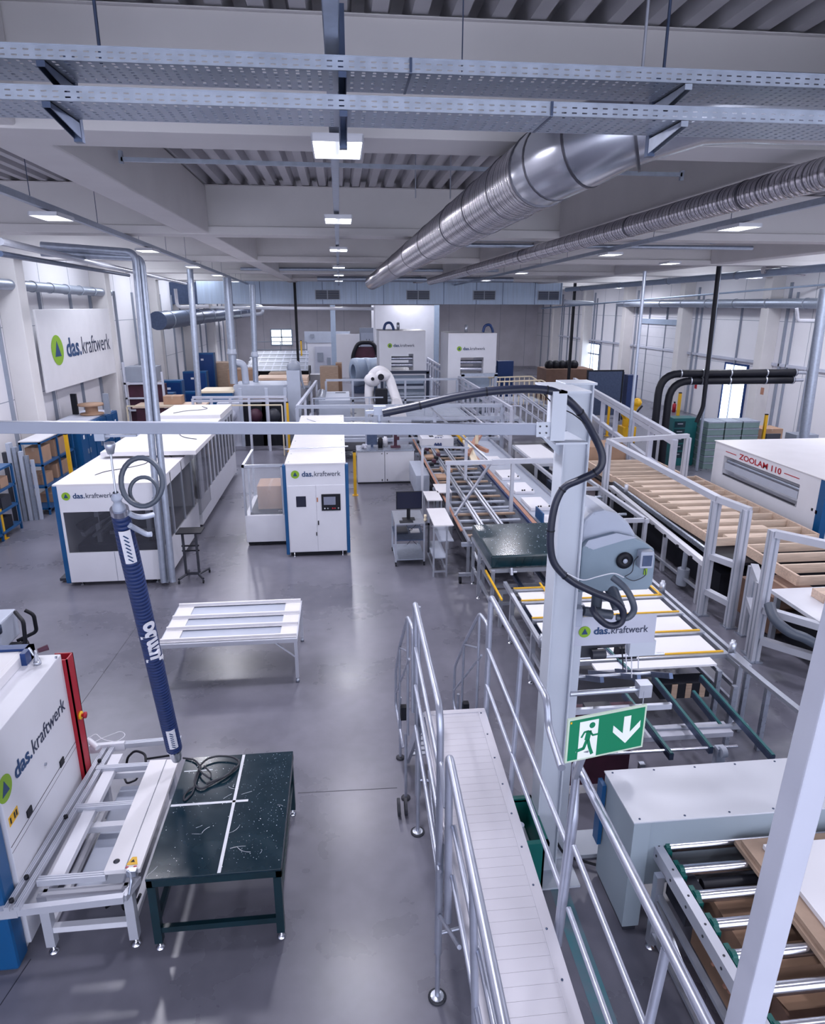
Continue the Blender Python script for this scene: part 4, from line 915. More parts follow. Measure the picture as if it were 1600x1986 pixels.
cc = V((0.273, 5, 4.862)); mb = MB(); mb.box((cc.x-.04,4.97,cc.z-.035),(cc.x+.05,5.02,cc.z+.03)); mb.rod((cc.x,4.99,cc.z-.12),(cc.x,4.99,cc.z),.014,8); mb.bar((cc.x-.10,4.99,cc.z-.015),(cc.x+.1,4.99,cc.z-.005),.02,.025); mb.build('hose_holder', 'lightgrey', t)
# hose
t = thing('suction_hose', 'thick dark suction hose arching over the jib arm and down the crane post', 'hose', (1.7, 5.0, 3.0))
P = [(0.298, 4.98, 4.842), (0.522, 4.98, 4.885), (0.827, 4.95, 4.957), (1.125, 4.9, 5.006), (1.437, 4.9, 5.014), (1.617, 4.9, 4.974), (1.804, 4.95, 4.829), (1.963, 5, 4.617), (2.03, 5, 4.472), (2.006, 5, 4.36), (1.882, 5.05, 4.274), (1.776, 5.1, 4.2), (1.712, 5.1, 4.071), (1.686, 5.1, 3.873), (1.694, 5.1, 3.669), (1.749, 5.1, 3.515), (1.902, 5.1, 3.368), (2.092, 5.1, 3.264), (2.284, 5.1, 3.173), (2.377, 5.1, 3.071), (2.364, 5.1, 2.958), (2.259, 5.1, 2.939), (2.144, 5.1, 3.033), (2.115, 5.15, 3.095)]
S_ = smooth(P); mb = MB(); mb.tube(S_, .031, 14); mb.build('hose_body', 'hose_dark', t)
for k in (6, 14, 22, 30, 46, 56, 66, 78):
    d = (S_[k+1]-S_[k-1]).normalized(); mb = MB(); mb.tube([S_[k]-d*.006, S_[k]+d*.006], .034, 14); mb.build('cable_tie', 'black', t)
mb = MB(); P2 = smooth([(2.321, 5.25, 3.326), (2.397, 5.15, 3.267), (2.451, 5.1, 3.166), (2.475, 5.1, 3.067), (2.421, 5.1, 3.005), (2.331, 5.12, 3.005)]); mb.tube(P2, .029, 14); mb.build('branch_hose', 'hose_grey', t)
mb = MB(); mb.tube(smooth([(1.462, 4.92, 5.022), (1.588, 4.92, 4.894), (1.733, 4.92, 4.826), (1.852, 4.95, 4.741)]), .005, 6); mb.build('thin_cable', 'black', t)
mb = MB(); mb.tube(smooth([(1.834, 5.05, 3.466), (1.972, 5.05, 3.4), (2.126, 5.1, 3.405), (2.26, 5.1, 3.428), (2.355, 5.1, 3.386)]), .005, 6); mb.build('thin_cable', 'white', t)
# vacuum pump housing
t = thing('vacuum_pump', 'rounded blue-grey vacuum pump housing mounted beside the crane post', 'pump', (2.4, 5.6, 3.1))
prof_ = [(0,0),(0,.72),(.05,.80),(.14,.84),(.24,.82),(.33,.72),(.40,.56),(.40,.05),(.36,0)]
# hood: side profile in X-Z, extruded in depth, stepped front
base = V((2.10, 5.45, 3.10))
hood = [(0,.28),(0,.58),(.03,.68),(.10,.75),(.20,.77),(.32,.74),(.44,.64),(.52,.52),(.54,.28)]
mb = MB(); mb.prism(hood, base+V((0,.06,0)), (1,0,0), (0,0,1), (0,.55,0)); mb.build('hood', 'lightgrey', t, .03)
front = [(0,.0),(0,.44),(.05,.50),(.30,.56),(.44,.53),(.58,.47),(.68,.40),(.70,.30),(.70,.06),(.66,0)]
mb = MB(); mb.prism(front, base, (1,0,0), (0,0,1), (0,.30,0)); fp = mb.build('front_cover', 'pump_grey', t, .015)
lip = [(.02,.46),(.05,.51),(.30,.57),(.50,.52),(.38,.50),(.20,.45),(.10,.42)]
mb = MB(); mb.prism(lip, base+V((0,-.012,0)), (1,0,0), (0,0,1), (0,.012,0)); mb.build('cover_lip', 'lightgrey', t)
c = V((2.5, 5.45, 3.407)); c.y = 5.44
mb = MB(); mb.lathe([(.078,0),(.078,.012),(.03,.02),(.025,.012),(0,.012)], c, (0,-1,0), 24); f_ = mb.build('fan_grille', 'black', t)
mb = MB(); mb.lathe([(0,.018),(.022,.018),(.022,.024),(0,.024)], c, (0,-1,0), 16); mb.build('fan_hub', 'lightgrey', f_)
c = V((2.679, 5.42, 3.426)); mb = MB(); mb.box((c.x-.065, 5.36, c.z-.075), (c.x+.06, 5.45, c.z+.085)); bx_ = mb.build('control_box', 'lightgrey', t, .01)
mb = MB(); mb.box((c.x-.045, 5.354, c.z-.05), (c.x+.04, 5.36, c.z+.05)); mb.build('box_window', 'steel_dark', bx_)
mb = MB(); mb.box((c.x+.02, 5.44, c.z-.17), (c.x+.05, 5.449, c.z-.11)); mb.build('type_label', 'logo_green', t)
for (dx, dz) in ((.06,.44),(.31,.52),(.08,.06),(.62,.38)):
    mb = MB(); mb.rod(base+V((dx,-.006,dz)), base+V((dx,.0,dz)), .009, 8); mb.build('screw', 'lightgrey', fp)
mb = MB(); mb.rod((2.42, 5.5, 3.12), (2.45, 5.35, 2.98), .06, 16); mb.rod((2.30, 5.5, 3.1), (2.30, 5.5, 2.92), .05, 14); mb.rod((2.15,5.42,2.93),(2.42,5.42,2.88),.045,14); mb.build('hose_socket', 'hose_grey', t)
mb = MB(); mb.box((2.04, 5.4, 2.78), (2.14, 5.52, 2.96)); mb.box((2.06, 5.5, 2.9), (2.16, 5.6, 3.3)); mb.build('switch_box', 'lightgrey', t, .01)
mb = MB(); mb.tube(smooth([(c.x-.06,5.41,c.z+.03),(c.x-.10,5.41,c.z-.02),(c.x-.11,5.41,c.z-.12),(c.x-.17,5.42,c.z-.17)]), .004, 6); mb.tube(smooth([(c.x,5.41,c.z-.08),(c.x+.02,5.41,c.z-.16),(c.x-.08,5.41,c.z-.21),(c.x-.16,5.42,c.z-.18)]), .004, 6); mb.build('thin_cable', 'darkgrey', t)
mb = MB(); mb.box((1.84, 5.53, 3.2), (2.2, 5.62, 3.6)); mb.build('mounting_bracket', 'palegrey', t)

# ================================================================== LOADING MACHINE BEHIND THE CRANE
t = thing('panel_loader', 'panel loading machine with logo sign on a pale column right of the crane post', 'machine', (2.5, 5.9, 0))
mb = MB(); mb.box((2.10, 5.60, .02), (2.23, 5.75, 2.9)); mb.box((2.02, 5.5, 0), (2.9, 5.85, .05)); mb.build('column', 'palegrey', t, .006)
mb = MB(); mb.tube([(2.06,5.58,3.0),(2.0,5.56,2.98),(2.055,5.575,2.8),(2.06,5.58,.3),(2.2,5.5,.06),(2.6,5.3,.05)], .014, 8, bend=.08); mb.build('cable', 'black', t)
mb = MB(); mb.box((2.10, 5.55, 2.50), (2.93, 5.565, 2.80)); bd = mb.build('logo_board', 'offwhite', t)
logo(bd, (2.17, 5.548, 2.65), (1,0,0), (0,0,1), .68)
zt = 1.25
mb = MB()
mb.box((2.15, 5.70, 2.42), (2.95, 5.75, 2.47)); mb.build('cross_beam', 'lightgrey', t)
mb = MB(); mb.box((2.72, 5.60, 2.33), (2.98, 5.70, 2.49)); mb.build('gripper_housing', 'palegrey', t)
mb = MB(); mb.rod((2.2,5.9,2.28),(2.95,5.9,2.30),.02,10); mb.box((2.25,5.85,2.2),(2.5,6.0,2.36)); mb.rod((2.42,5.8,2.26),(2.56,5.8,2.26),.05,12); mb.build('drive_unit', 'darkgrey', t)
for (x, z) in ((2.68,2.25),(2.72,2.22),(2.84,2.25),(2.78,2.15)):
    mb = MB(); mb.tube([(x,5.7,2.4),(x+.01,5.66,z),(x+.04,5.7,z-.12)], .006, 6, bend=.03); mb.build('air_line', 'white' if x > 2.7 else 'black', t)
mb = MB(); mb.box((2.3, 6.5, .1), (3.3, 6.6, 1.15)); mb.build('magazine', 'maroon', t)
for (x0, z0, x1, z1, m) in ((2.3, 1.98, 2.55, 2.12, 'darkgrey'), (2.9, 1.95, 3.1, 2.08, 'black'), (2.6, 1.2, 2.9, 1.34, 'darkgrey')):
    mb = MB(); mb.box((x0, 6.2, z0), (x1, 6.35, z1)); mb.build('clamp_block', m, t)
for (y, z) in ((6.1, 2.05), (6.3, 1.7), (6.5, 1.35)):
    mb = MB(); mb.rod((2.25, y, z), (3.35, y, z), .018, 10); mb.build('guide_rod', 'alu', t)
for x in (2.6, 3.0, 3.35):
    mb = MB(); mb.bar((x, 5.9, 1.9), (x, 7.2, 1.2), .04, .06); mb.build('feed_rail', 'steel_dark', t)
mb = MB(); mb.rod((2.15,5.6,1.95),(2.95,5.62,1.95),.028,12); mb.box((2.85,5.56,1.88),(2.98,5.68,2.02)); mb.build('lower_roller', 'alu', t)
mb = MB(); mb.box((2.15, 5.72, 1.62), (3.3, 5.76, 1.68)); mb.build('lower_frame', 'alu', t)

# --- table with yellow-edged frames
t = thing('panel_table', 'long aluminium table with white boards in yellow-edged frames behind the logo board', 'table', (4.0, 9.2, 0))
q = [V((2.77, 9.636, 0.95)), V((5.53, 10.124, 0.95)), V((5.455, 8.059, 0.95)), V((2.992, 7.818, 0.95))]
X0, X1 = 2.85, 5.25; ys = [7.9, 8.55, 9.2, 9.85, 10.35]
for k in range(4):
    mb = MB(); mb.box((X0+.05, ys[k]+.09, .90), (X1-.05, ys[k+1]-.03, .92)); mb.build('white_board', 'paper', t)
for k, y in enumerate(ys):
    xa = X0 if k else X0+.0; mb = MB(); mb.box((xa-.0, y, .88), (X1+.05, y+.06, .95)); r_ = mb.build('cross_profile', 'alu', t)
    mb = MB(); mb.box((xa, y+.055, .95), (X1, y+.085, .965)); mb.build('yellow_strip', 'yellow', r_)
for x in (X0-.06, X1+.05, X1+.18):
    mb = MB(); mb.box((x-.03, 7.6, .86), (x+.03, 10.8, .93)); mb.build('side_profile', 'alu', t)
for a, b in (((X1-.02, 9.9, .95), (X1+.02, 10.35, .965)), ((X0-.32, 10.0, .93),(X0-.29, 11.3, .96)), ((3.35, 10.2, .95), (3.38, 10.6, .97))):
    mb = MB(); mb.box(a, b); mb.build('yellow_strip', 'yellow', t)
for (x, y) in ((X0-.06,7.7),(X0-.06,8.95),(X0-.06,10.25),(X1+.1,7.7),(X1+.1,9.2),(X1+.1,10.7)):
    mb = MB(); mb.box((x-.035,y-.035,.06),(x+.035,y+.035,.86)); lg = mb.build('leg', 'alu', t)
    mb = MB(); levelling_foot(mb, x, y, .07); mb.build('levelling_foot', 'chrome', lg)
for z in (.28, .52):
    for a, b in (((X0-.08, 7.7, z-.03), (X0-.04, 10.3, z+.03)), ((X1+.08, 7.7, z-.03), (X1+.12, 10.7, z+.03))):
        mb = MB(); mb.box(a, b); mb.build('lower_rail', 'alu', t)
for (x, y) in ((X1+.12, 7.95), (X1+.12, 10.1), (X0-.1, 8.4)):
    mb = MB(); mb.lathe([(0,0),(.05,0),(.05,.16),(.03,.17),(.03,.2),(0,.2)], (x, y, .93), n=12); mb.build('stop_post', 'alu', t)
mb = MB(); mb.box((2.92, 8.7, .70), (5.0, 10.2, .74)); mb.build('lower_shelf', 'steel_dark', t)
# white boards stacked lower behind the logo board
mb = MB(); mb.box((3.3, 7.68, .90), (5.0, 7.87, .93)); b_ = solo('board', mb, 'paper', 'white board lying in front of the yellow-edged frames, nearest to the teal belts', 'board')
# --- teal belt conveyor
t = thing('belt_conveyor', 'conveyor with five narrow teal-topped belts between panel table and grey cabinet', 'conveyor', (4.0, 6.5, 0))
ends = (((3.445, 7.13, 0.95), (3.46, 5.874, 0.95)), ((3.988, 7.449, 0.95), (3.947, 5.932, 0.95)), ((4.612, 7.386, 0.95), (4.545, 5.737, 0.95)), ((4.462, 7.268, 0.8), (4.415, 6.503, 0.8)), ((3.783, 7.156, 0.95), (3.608, 8.658, 0.95)))
for a, b in ends:
    a = V(a); b = V(b); mb = MB(); mb.bar(a-V((0,0,.04)), b-V((0,0,.04)), .05, .08); br = mb.build('belt_beam', 'steel_dark', t)
    mb = MB(); mb.bar(a+V((0,0,.004)), b+V((0,0,.004)), .035, .012); mb.build('belt', 'teal', br)
a = V((3.12, 5.998, 0.93)); b = V((4.264, 5.954, 0.93)); mb = MB(); mb.rod(a-V((.4,0,.02)), b, .018, 12); mb.build('drive_shaft', 'chrome', t)
c = V((4.045, 5.931, 0.93)); mb = MB(); mb.box((c.x-.05,c.y-.05,.62),(c.x+.05,c.y+.03,.96)); mb.rod((c.x-.03,c.y-.06,.93),(c.x+.03,c.y-.06,.93),.06,14); mb.build('bearing_block', 'lightgrey', t)
a = V((3.299, 6.375, 0.8)); b = V((4.488, 6.373, 0.8)); mb = MB(); mb.box((a.x, a.y, .74), (b.x, a.y+.22, .80)); mb.build('cover_plate', 'offwhite', t)
a = V((3.583, 6.516, 0.8)); b = V((4.723, 6.471, 0.8)); mb = MB(); mb.bar(a, b, .05, .05); mb.build('cross_profile', 'alu', t)
mb = MB(); a = V((5.31, 7.865, 0.95)); b = V((5.34, 7.059, 0.95)); mb.bar(a, b, .08, .05); mb.bar(b, V((5.402, 6.085, 0.95)), .08, .05); mb.build('side_rail', 'alu', t)
for (px, h) in (((5.337, 7.047, 0.92), .92), ((5.317, 7.465, 0.9), .9), ((4.985, 7.209, 0.88), .88), ((4.322, 6.295, 0.62), .62), ((3.168, 5.944, 0.8), .8), ((4.973, 7.567, 0.9), .9)):
    mb = MB(); mb.box((px[0]-.03, px[1]-.03, 0), (px[0]+.03, px[1]+.03, h)); mb.build('leg', 'steel', t)
# small boxes below
c = V((4.529, 7.567, 0.65))
mb = MB(); mb.box((c.x-.35,c.y,.5),(c.x+.35,c.y+.25,.72)); mb.build('part_tray', 'black', t)
for k in range(3):
    mb = MB(); x = c.x-.2+k*.2; mb.box((x, c.y-.005, .5), (x+.08, c.y+.02, .72)); mb.build('wooden_block', 'board_edge', t)

# --- grey box cabinet
t = thing('grey_cabinet', 'large light grey sheet-metal cabinet with screwed lid right of the exit sign', 'cabinet', (3.4, 4.95, 0))
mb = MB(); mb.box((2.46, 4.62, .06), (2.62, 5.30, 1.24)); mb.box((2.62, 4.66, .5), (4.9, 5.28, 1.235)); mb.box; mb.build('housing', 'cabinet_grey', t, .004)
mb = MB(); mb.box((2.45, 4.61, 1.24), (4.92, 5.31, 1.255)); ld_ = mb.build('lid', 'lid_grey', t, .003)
for k in range(6):
    for y in (4.65, 5.27):
        x = 2.52+k*.42; mb = MB(); mb.lathe([(0,0),(.011,0),(.009,.005),(0,.005)], (x, y, 1.255), n=8); mb.build('screw', 'steel_dark', ld_)
mb = MB(); mb.box((2.48, 4.64, 0), (2.6, 5.28, .06)); mb.build('plinth', 'darkgrey', t)
mb = MB(); mb.box((2.41, 5.22, .45), (2.45, 5.34, 1.15)); mb.build('side_guard', 'blue', t)

# --- roller conveyor
t = thing('roller_conveyor', 'steel roller conveyor with green chain guards in the right foreground', 'conveyor', (3.4, 3.8, 0))
mb = MB(); mb.box((2.70, 2.2, .80), (2.78, 4.72, .93)); mb.build('side_frame', 'alu_white', t)
mb = MB(); mb.box((2.78, 2.2, .84), (2.81, 4.72, .90)); mb.build('chain_case', 'black', t)
for k in range(9):
    y = 2.45+k*.27
    mb = MB(); mb.box((2.79, y-.03, .84), (2.83, y+.15, .93)); mb.rod((2.80, y+.06, .90), (2.84, y+.06, .90), .05, 14); mb.build('chain_guard', 'green_plastic', t)
    mb = MB(); mb.rod((2.84, y+.06, .90), (4.6, y+.06, .90), .047, 20); mb.build('roller', 'chrome', t)
    mb = MB(); mb.rod((2.695, y+.0, .87), (2.70, y+.0, .87), .012, 8); mb.rod((2.74, y+.05, .93), (2.74, y+.05, .934), .010, 8); mb.build('bolt', 'darkgrey', t)
mb = MB(); mb.box((4.6, 2.2, .80), (4.68, 4.6, .93)); mb.build('side_frame', 'alu_white', t)
for y in (2.5, 4.45):
    for x in (2.66, 4.64):
        mb = MB(); mb.box((x-.035, y-.035, .05), (x+.035, y+.035, .82)); lg = mb.build('leg', 'alu', t)
        mb = MB(); levelling_foot(mb, x, y, .06); mb.build('levelling_foot', 'chrome', lg)
for z in (.62, .35, .18):
    mb = MB(); mb.box((2.64, 2.2, z-.02), (2.69, 4.45, z+.02)); mb.build('lower_rail', 'alu', t)
mb = MB(); mb.bar((2.66,4.42,.55),(2.66,3.3,.2),.03,.03); mb.build('brace', 'alu', t)
mb = MB(); mb.rod((3.0,4.35,.78),(4.5,4.35,.78),.05,14); mb.box((2.80,4.2,.5),(2.95,4.55,.84)); mb.build('drive_motor', 'darkgrey', t)
# small clutter of chain drive under the side frame
mb = MB(); rr_ = random.Random(9)
for k in range(14): 
    y = 3.5+k*.06; mb.rod((2.82, y, .55+rr_.random()*.2), (2.88, y, .55+rr_.random()*.2), .018, 8)
g_ = mb.build('drive_chain', 'copper', t); g_['kind'] = 'stuff'
for (a, b, z0, z1, m, lab) in (((3.05,3.6),(3.9,4.45),.40,.72,'cardboard','brown cardboard box under the far rollers of the roller conveyor'), ((3.1,2.6),(4.4,3.45),.30,.66,'cardboard_dark','dark brown cardboard box under the near rollers of the roller conveyor')):
    t2 = thing('cardboard_box', lab, 'box', ((a[0]+b[0])/2, (a[1]+b[1])/2, z0))
    mb = MB(); mb.box((a[0],a[1],0.0),(b[0],b[1],z1)); mb.build('box_body', m, t2)
    mb = MB(); mb.add([(a[0],a[1],z1),(b[0],a[1],z1),(b[0],a[1]+.16,z1+.06),(a[0],a[1]+.16,z1+.06)], [(0,1,2,3)]); mb.add([(a[0],b[1],z1),(b[0],b[1],z1),(b[0],b[1]-.16,z1+.05),(a[0],b[1]-.16,z1+.05)], [(0,1,2,3)]); mb.build('box_flap', 'cardboard', t2)
# stack of boards on the rollers
p0 = V((3.819, 4.933, 0.95)); 
for k in range(3):
    z = .942+k*.045; t2 = MB(); o = .0 if k < 2 else .10
    xa = 3.42+k*.03+o; t2.box((xa, 3.25+o*.6, z), (4.9, 4.60-k*.05-o*.6, z+.042)); 
    solo('board', t2, 'board_edge' if k < 2 else 'paper', ['lowest brown board lying on the rollers of the foreground conveyor', 'middle brown board stacked on the rollers of the foreground conveyor', 'topmost white board of the stack on the foreground roller conveyor'][k], 'board', 'boards stacked on the roller conveyor')

# --- teal waste bin and floor paint next to the footbridge
t = thing('waste_bin', 'green plastic bin with white liner standing between the footbridge and crane post', 'bin', (1.62, 5.6, 0))
a = V((1.839, 5.889, 0.75)); cx, cy = 1.60, 5.30
mb = MB()
for (x0,y0,x1,y1) in ((cx-.20,cy-.30,cx-.18,cy+.30),(cx+.18,cy-.30,cx+.20,cy+.30),(cx-.20,cy-.30,cx+.20,cy-.28),(cx-.20,cy+.28,cx+.20,cy+.30)): mb.box((x0,y0,.12),(x1,y1,.74))
mb.box((cx-.2,cy-.3,.1),(cx+.2,cy+.3,.13)); mb.build('bin_body', 'green_plastic', t)
mb = MB()
for (x0,y0,x1,y1) in ((cx-.23,cy-.33,cx-.18,cy+.33),(cx+.18,cy-.33,cx+.23,cy+.33),(cx-.23,cy-.33,cx+.23,cy-.28),(cx-.23,cy+.28,cx+.23,cy+.33)): mb.box((x0,y0,.72),(x1,y1,.76))
mb.build('bin_rim', 'green_plastic', t)
mb = MB(); mb.box((cx-.17, cy-.27, .14), (cx+.17, cy+.27, .40)); mb.build('liner', 'offwhite', t)
mb = MB(); mb.box((cx-.2, cy-.30, 0), (cx+.2, cy-.26, .1)); mb.box((cx-.2, cy+.26, 0), (cx+.2, cy+.30, .1)); mb.build('skid', 'white', t)
mb = MB(); a = (1.962, 4.768, 0); b = (1.892, 3.831, 0); mb.add([(a[0]-.02, a[1]+.5, .002), (a[0]+.16, a[1]+.5, .002), (b[0]+.18, 2.6, .002), (b[0]-.0, 2.6, .002)], [(0,1,2,3)]); mb.add([(a[0]-.02, a[1]+.5, .003), (a[0]+.16, a[1]+.5, .003), (b[0]+.18, 2.6, .003), (b[0]-.0, 2.6, .003)], [(0,3,2,1)]); struct('trim_%d' % tn[0], mb, 'floor_paint'); tn[0] += 1

# ================================================================== MIDDLE
def boxes(t, name, m, *bs, bevel=0.0, stuff=False):
    mb = MB()
    for a, b in bs: mb.box(a, b)
    o = mb.build(name, m, t, bevel)
    if stuff: o['kind'] = 'stuff'
    return o
def fence(label, pts, h, rails=(1.0,), step=1.6, sec=.06, m='lightgrey', post_m=None, balusters=0, cat='fence', group=None, name='guard_fence', pane=None):
    # posts and rails along a polyline on the floor
    t = thing(name, label, cat, (pts[0][0], pts[0][1], 0), group)
    for a, b in zip(pts[:-1], pts[1:]):
        a = V((a[0], a[1], 0)); b = V((b[0], b[1], 0)); L = (b-a).length; n = max(1, round(L/step))
        for f in rails:
            z = h*f; mb = MB(); mb.bar(a+V((0,0,z-sec/2)), b+V((0,0,z-sec/2)), sec, sec); mb.build('rail', m, t)
        for i in range(n+1):
            p = a+(b-a)*(i/n); mb = MB(); mb.bar(p, p+V((0,0,h-sec)), sec, sec, up=(0,1,0)); mb.build('post', post_m or m, t)
        if balusters:
            mb = MB(); k = int(L/balusters)
            for i in range(k):
                p = a+(b-a)*(i/k); mb.bar(p+V((0,0,.1)), p+V((0,0,h-sec)), .025, .025, up=(0,1,0))
            o = mb.build('baluster', m, t); o['kind'] = 'stuff'
        if pane:
            mb = MB(); mb.bar(a+V((0,0,h*.52)), b+V((0,0,h*.52)), .01, h*.9); mb.build('pane', pane, t)
    return t
# --- cabinet with control panel
t = thing('control_cabinet', 'tall white machine cabinet with blue edges, logo and touch panel in the aisle', 'cabinet', (-.65, 15, 0))
F = 14.86; a0, a1 = -1.30, 0.02
boxes(t, 'body', 'white', ((a0, F, .12), (a1, 21.8, 2.20)))
boxes(t, 'roof', 'white_top', ((a0-.02, F-.01, 2.20), (a1+.02, 18.2, 2.235)), ((a0-.02, 18.22, 2.20), (a1+.02, 21.8, 2.235)), bevel=.005)
for x in (a0-.08, a1): boxes(t, 'corner_strip', 'blue', ((x, F-.01, .06), (x+.08, F+.14, 2.20)), bevel=.02)
boxes(t, 'plinth', 'black', ((a0+.02, F+.05, .03), (a1-.02, 21.7, .12)))
for i, (x0, x1) in enumerate(((a0+.02, -.655), (-.645, a1-.02))):
    d_ = boxes(t, 'door', 'white', ((x0, F-.012, .14), (x1, F, 1.72)), bevel=.004)
    if i == 0:
        boxes(d_, 'window', 'screen', ((-1.10, F-.02, 1.22), (-.88, F-.012, 1.47))); boxes(d_, 'handle', 'black', ((-.68, F-.03, .52), (-.66, F-.012, .60)))
    else:
        boxes(d_, 'handle', 'black', ((-.63, F-.03, .78), (-.605, F-.012, .88))); boxes(d_, 'key_switch', 'copper', ((-.64, F-.02, 1.33), (-.605, F-.012, 1.43)))
        cp = boxes(d_, 'control_panel', 'black', ((-.53, F-.04, 1.12), (-.10, F-.012, 1.51)), bevel=.006)
        boxes(d_, 'touch_screen', 'panel_screen', ((-.48, F-.046, 1.26), (-.21, F-.041, 1.45)))
        for j, (x, m) in enumerate(((-.46,'alu'),(-.39,'alu'),(-.28,'red'),(-.23,'red'),(-.15,'alu'))):
            mb = MB(); mb.lathe([(0,0),(.018,0),(.018,.014),(0,.016)], (x, F-.041, 1.175), (0,-1,0), 12); mb.build('button', m, d_)
for x in (a0+.1, a1-.1):
    mb = MB(); levelling_foot(mb, x, F+.02, .13, .03); mb.build('levelling_foot', 'chrome', t)
logo(t, (-1.19, F-.004, 1.98), (1,0,0), (0,0,1), 1.10)
mb = MB()
for x in (a0+.06, a1-.06):
    for y in (F+.15, 15.9, 17.5, 18.5, 20.5, 21.5): mb.rod((x,y,2.235),(x,y,2.24),.018,8)
o_ = mb.build('roof_bolt', 'grey', t); o_['kind'] = 'stuff'
mb = MB(); mb.rod((a0-.12, 16.2, 2.29), (a1+.10, 16.3, 2.31), .016, 8); mb.build('roof_bar', 'alu', t)
mb = MB(); mb.tube(smooth([(-1.1,21.0,2.26),(-.95,20.7,2.25),(-.8,20.4,2.25),(-.78,20.0,2.25)]), .008, 6); solo('cable', mb, 'grey', 'short thin cable lying at the back of the aisle cabinet roof', 'cable')
# --- infeed unit left of the cabinet
t = thing('infeed_unit', 'low white infeed unit with glazed frame left of the aisle cabinet', 'machine', (-1.9, 16, 0))
boxes(t, 'base', 'white', ((-2.40, 15.72, .10), (-1.40, 17.6, .78)), bevel=.01)
boxes(t, 'belt', 'black', ((-2.28, 15.8, .78), (-1.40, 17.5, .81)))
boxes(t, 'plinth', 'black', ((-2.36, 15.76, .03), (-1.42, 17.5, .1)))
boxes(t, 'frame', 'alu', ((-2.40, 15.72, .78), (-2.35, 15.77, 1.98)), ((-2.29, 15.9, .78), (-2.25, 15.95, 1.98)), ((-2.40, 17.5, .78), (-2.35, 17.55, 1.98)), ((-2.40, 15.72, 1.96), (-1.40, 15.80, 2.02)), ((-2.40, 15.72, 1.96), (-2.34, 17.6, 2.02)), ((-1.5,15.72,.78),(-1.46,15.76,1.98)))
boxes(t, 'pane', 'clear_glass', ((-2.34, 15.74, .80), (-1.5, 15.745, 1.95)))
for k in range(4): boxes(t, 'button', 'white', ((-1.62+k*.05, 15.9, .812), (-1.59+k*.05, 15.94, .82)))
def cardboard_box(a, b, label, m='cardboard', group=None, tape=True):
    t = thing('cardboard_box', label, 'box', ((a[0]+b[0])/2, (a[1]+b[1])/2, a[2]), group)
    boxes(t, 'box_body', m, (a, b))
    if tape: boxes(t, 'tape_strip', 'board_edge', (((a[0]+b[0])/2-.03, a[1]-.003, b[2]-.1), ((a[0]+b[0])/2+.03, b[1]+.003, b[2]+.003)))
    return t
cardboard_box((-2.12, 16.1, .82), (-1.52, 16.9, 1.40), 'film-wrapped brown cardboard box inside the glazed infeed unit', 'cardboard')
# --- white base cabinets and worktop behind the yellow bollard
for i, (x0, x1) in enumerate(((.44, 1.33), (1.34, 2.30))):
    t = thing('base_cabinet', ['left half of the white base cabinets beside the yellow bollard', 'right half of the white base cabinets, next to the conveyor line'][i], 'cabinet', ((x0+x1)/2, 21.8, 0), 'white base cabinets')
    boxes(t, 'body', 'white', ((x0, 21.43, .06), (x1, 22.2, 1.10))); boxes(t, 'plinth', 'darkgrey', ((x0, 21.5, 0), (x1, 22.2, .06)))
    d_ = boxes(t, 'door', 'white', ((x0+.01, 21.41, .08), (x1-.01, 21.43, 1.06)), bevel=.003); boxes(d_, 'lock', 'black', ((x1-.10 if i == 0 else x0+.06, 21.40, 1.0), (x1-.07 if i == 0 else x0+.09, 21.41, 1.03)), ((x1-.10 if i == 0 else x0+.06, 21.40, .1), (x1-.07 if i == 0 else x0+.09, 21.41, .16)))
mb = MB(); mb.box((.42, 21.38, 1.10), (2.32, 22.25, 1.14)); solo('worktop', mb, 'steel', 'steel worktop lying across the white base cabinets', 'worktop')
for (x, y, w_, h, m, nm, lab) in ((.95, 21.9, .34, .42, 'steel_dark', 'monitor', 'small grey monitor standing on the steel worktop'), (1.22, 21.8, .16, .34, 'black', 'canister', 'black canister with brown lid in the middle of the steel worktop'), (1.40, 22.0, .16, .32, 'white', 'canister', 'white canister right of the black canister on the worktop'), (1.72, 21.8, .16, .46, 'maroon', 'dispenser', 'dark upright dispenser on a black foot on the steel worktop'), (.72, 21.7, .18, .14, 'offwhite', 'cloth_bundle', 'crumpled pale cloth at the left end of the steel worktop')):
    mb = MB()
    if nm == 'monitor': mb.box((x-w_/2, y, 1.22), (x+w_/2, y+.04, 1.14+h)); mb.box((x-.04, y-.02, 1.14), (x+.04, y+.08, 1.24))
    elif nm == 'canister': mb.lathe([(0,0),(w_/2,0),(w_/2,h*.85),(w_/3,h*.9),(w_/3,h),(0,h)], (x,y,1.14))
    elif nm == 'dispenser': mb.box((x-.16,y-.1,1.14),(x+.16,y+.1,1.19)); mb.box((x-.05,y-.05,1.19),(x+.05,y+.05,1.14+h)); mb.box((x-.05,y-.12,1.4),(x+.12,y,1.5))
    else:
        for k in range(7): mb.ball((x+random.uniform(-.1,.1), y+random.uniform(-.08,.08), 1.19+random.uniform(-.02,.05)), .06, 8, 5)
    solo(nm, mb, m, lab, nm.replace('_', ' '))
def bollard(p, h, label, m='yellow', w_=.09):
    t = thing('bollard', label, 'bollard', (p[0], p[1], 0), 'yellow guard bollards')
    boxes(t, 'post', m, ((p[0]-w_/2, p[1]-w_/2, .0), (p[0]+w_/2, p[1]+w_/2, h-.04))); boxes(t, 'cap', 'black', ((p[0]-w_/2, p[1]-w_/2, h-.04), (p[0]+w_/2, p[1]+w_/2, h))); boxes(t, 'foot_plate', m, ((p[0]-w_, p[1]-w_, 0), (p[0]+w_, p[1]+w_, .015)))
bollard((.33, 20.1), 1.40, 'yellow bollard right of the aisle cabinet')
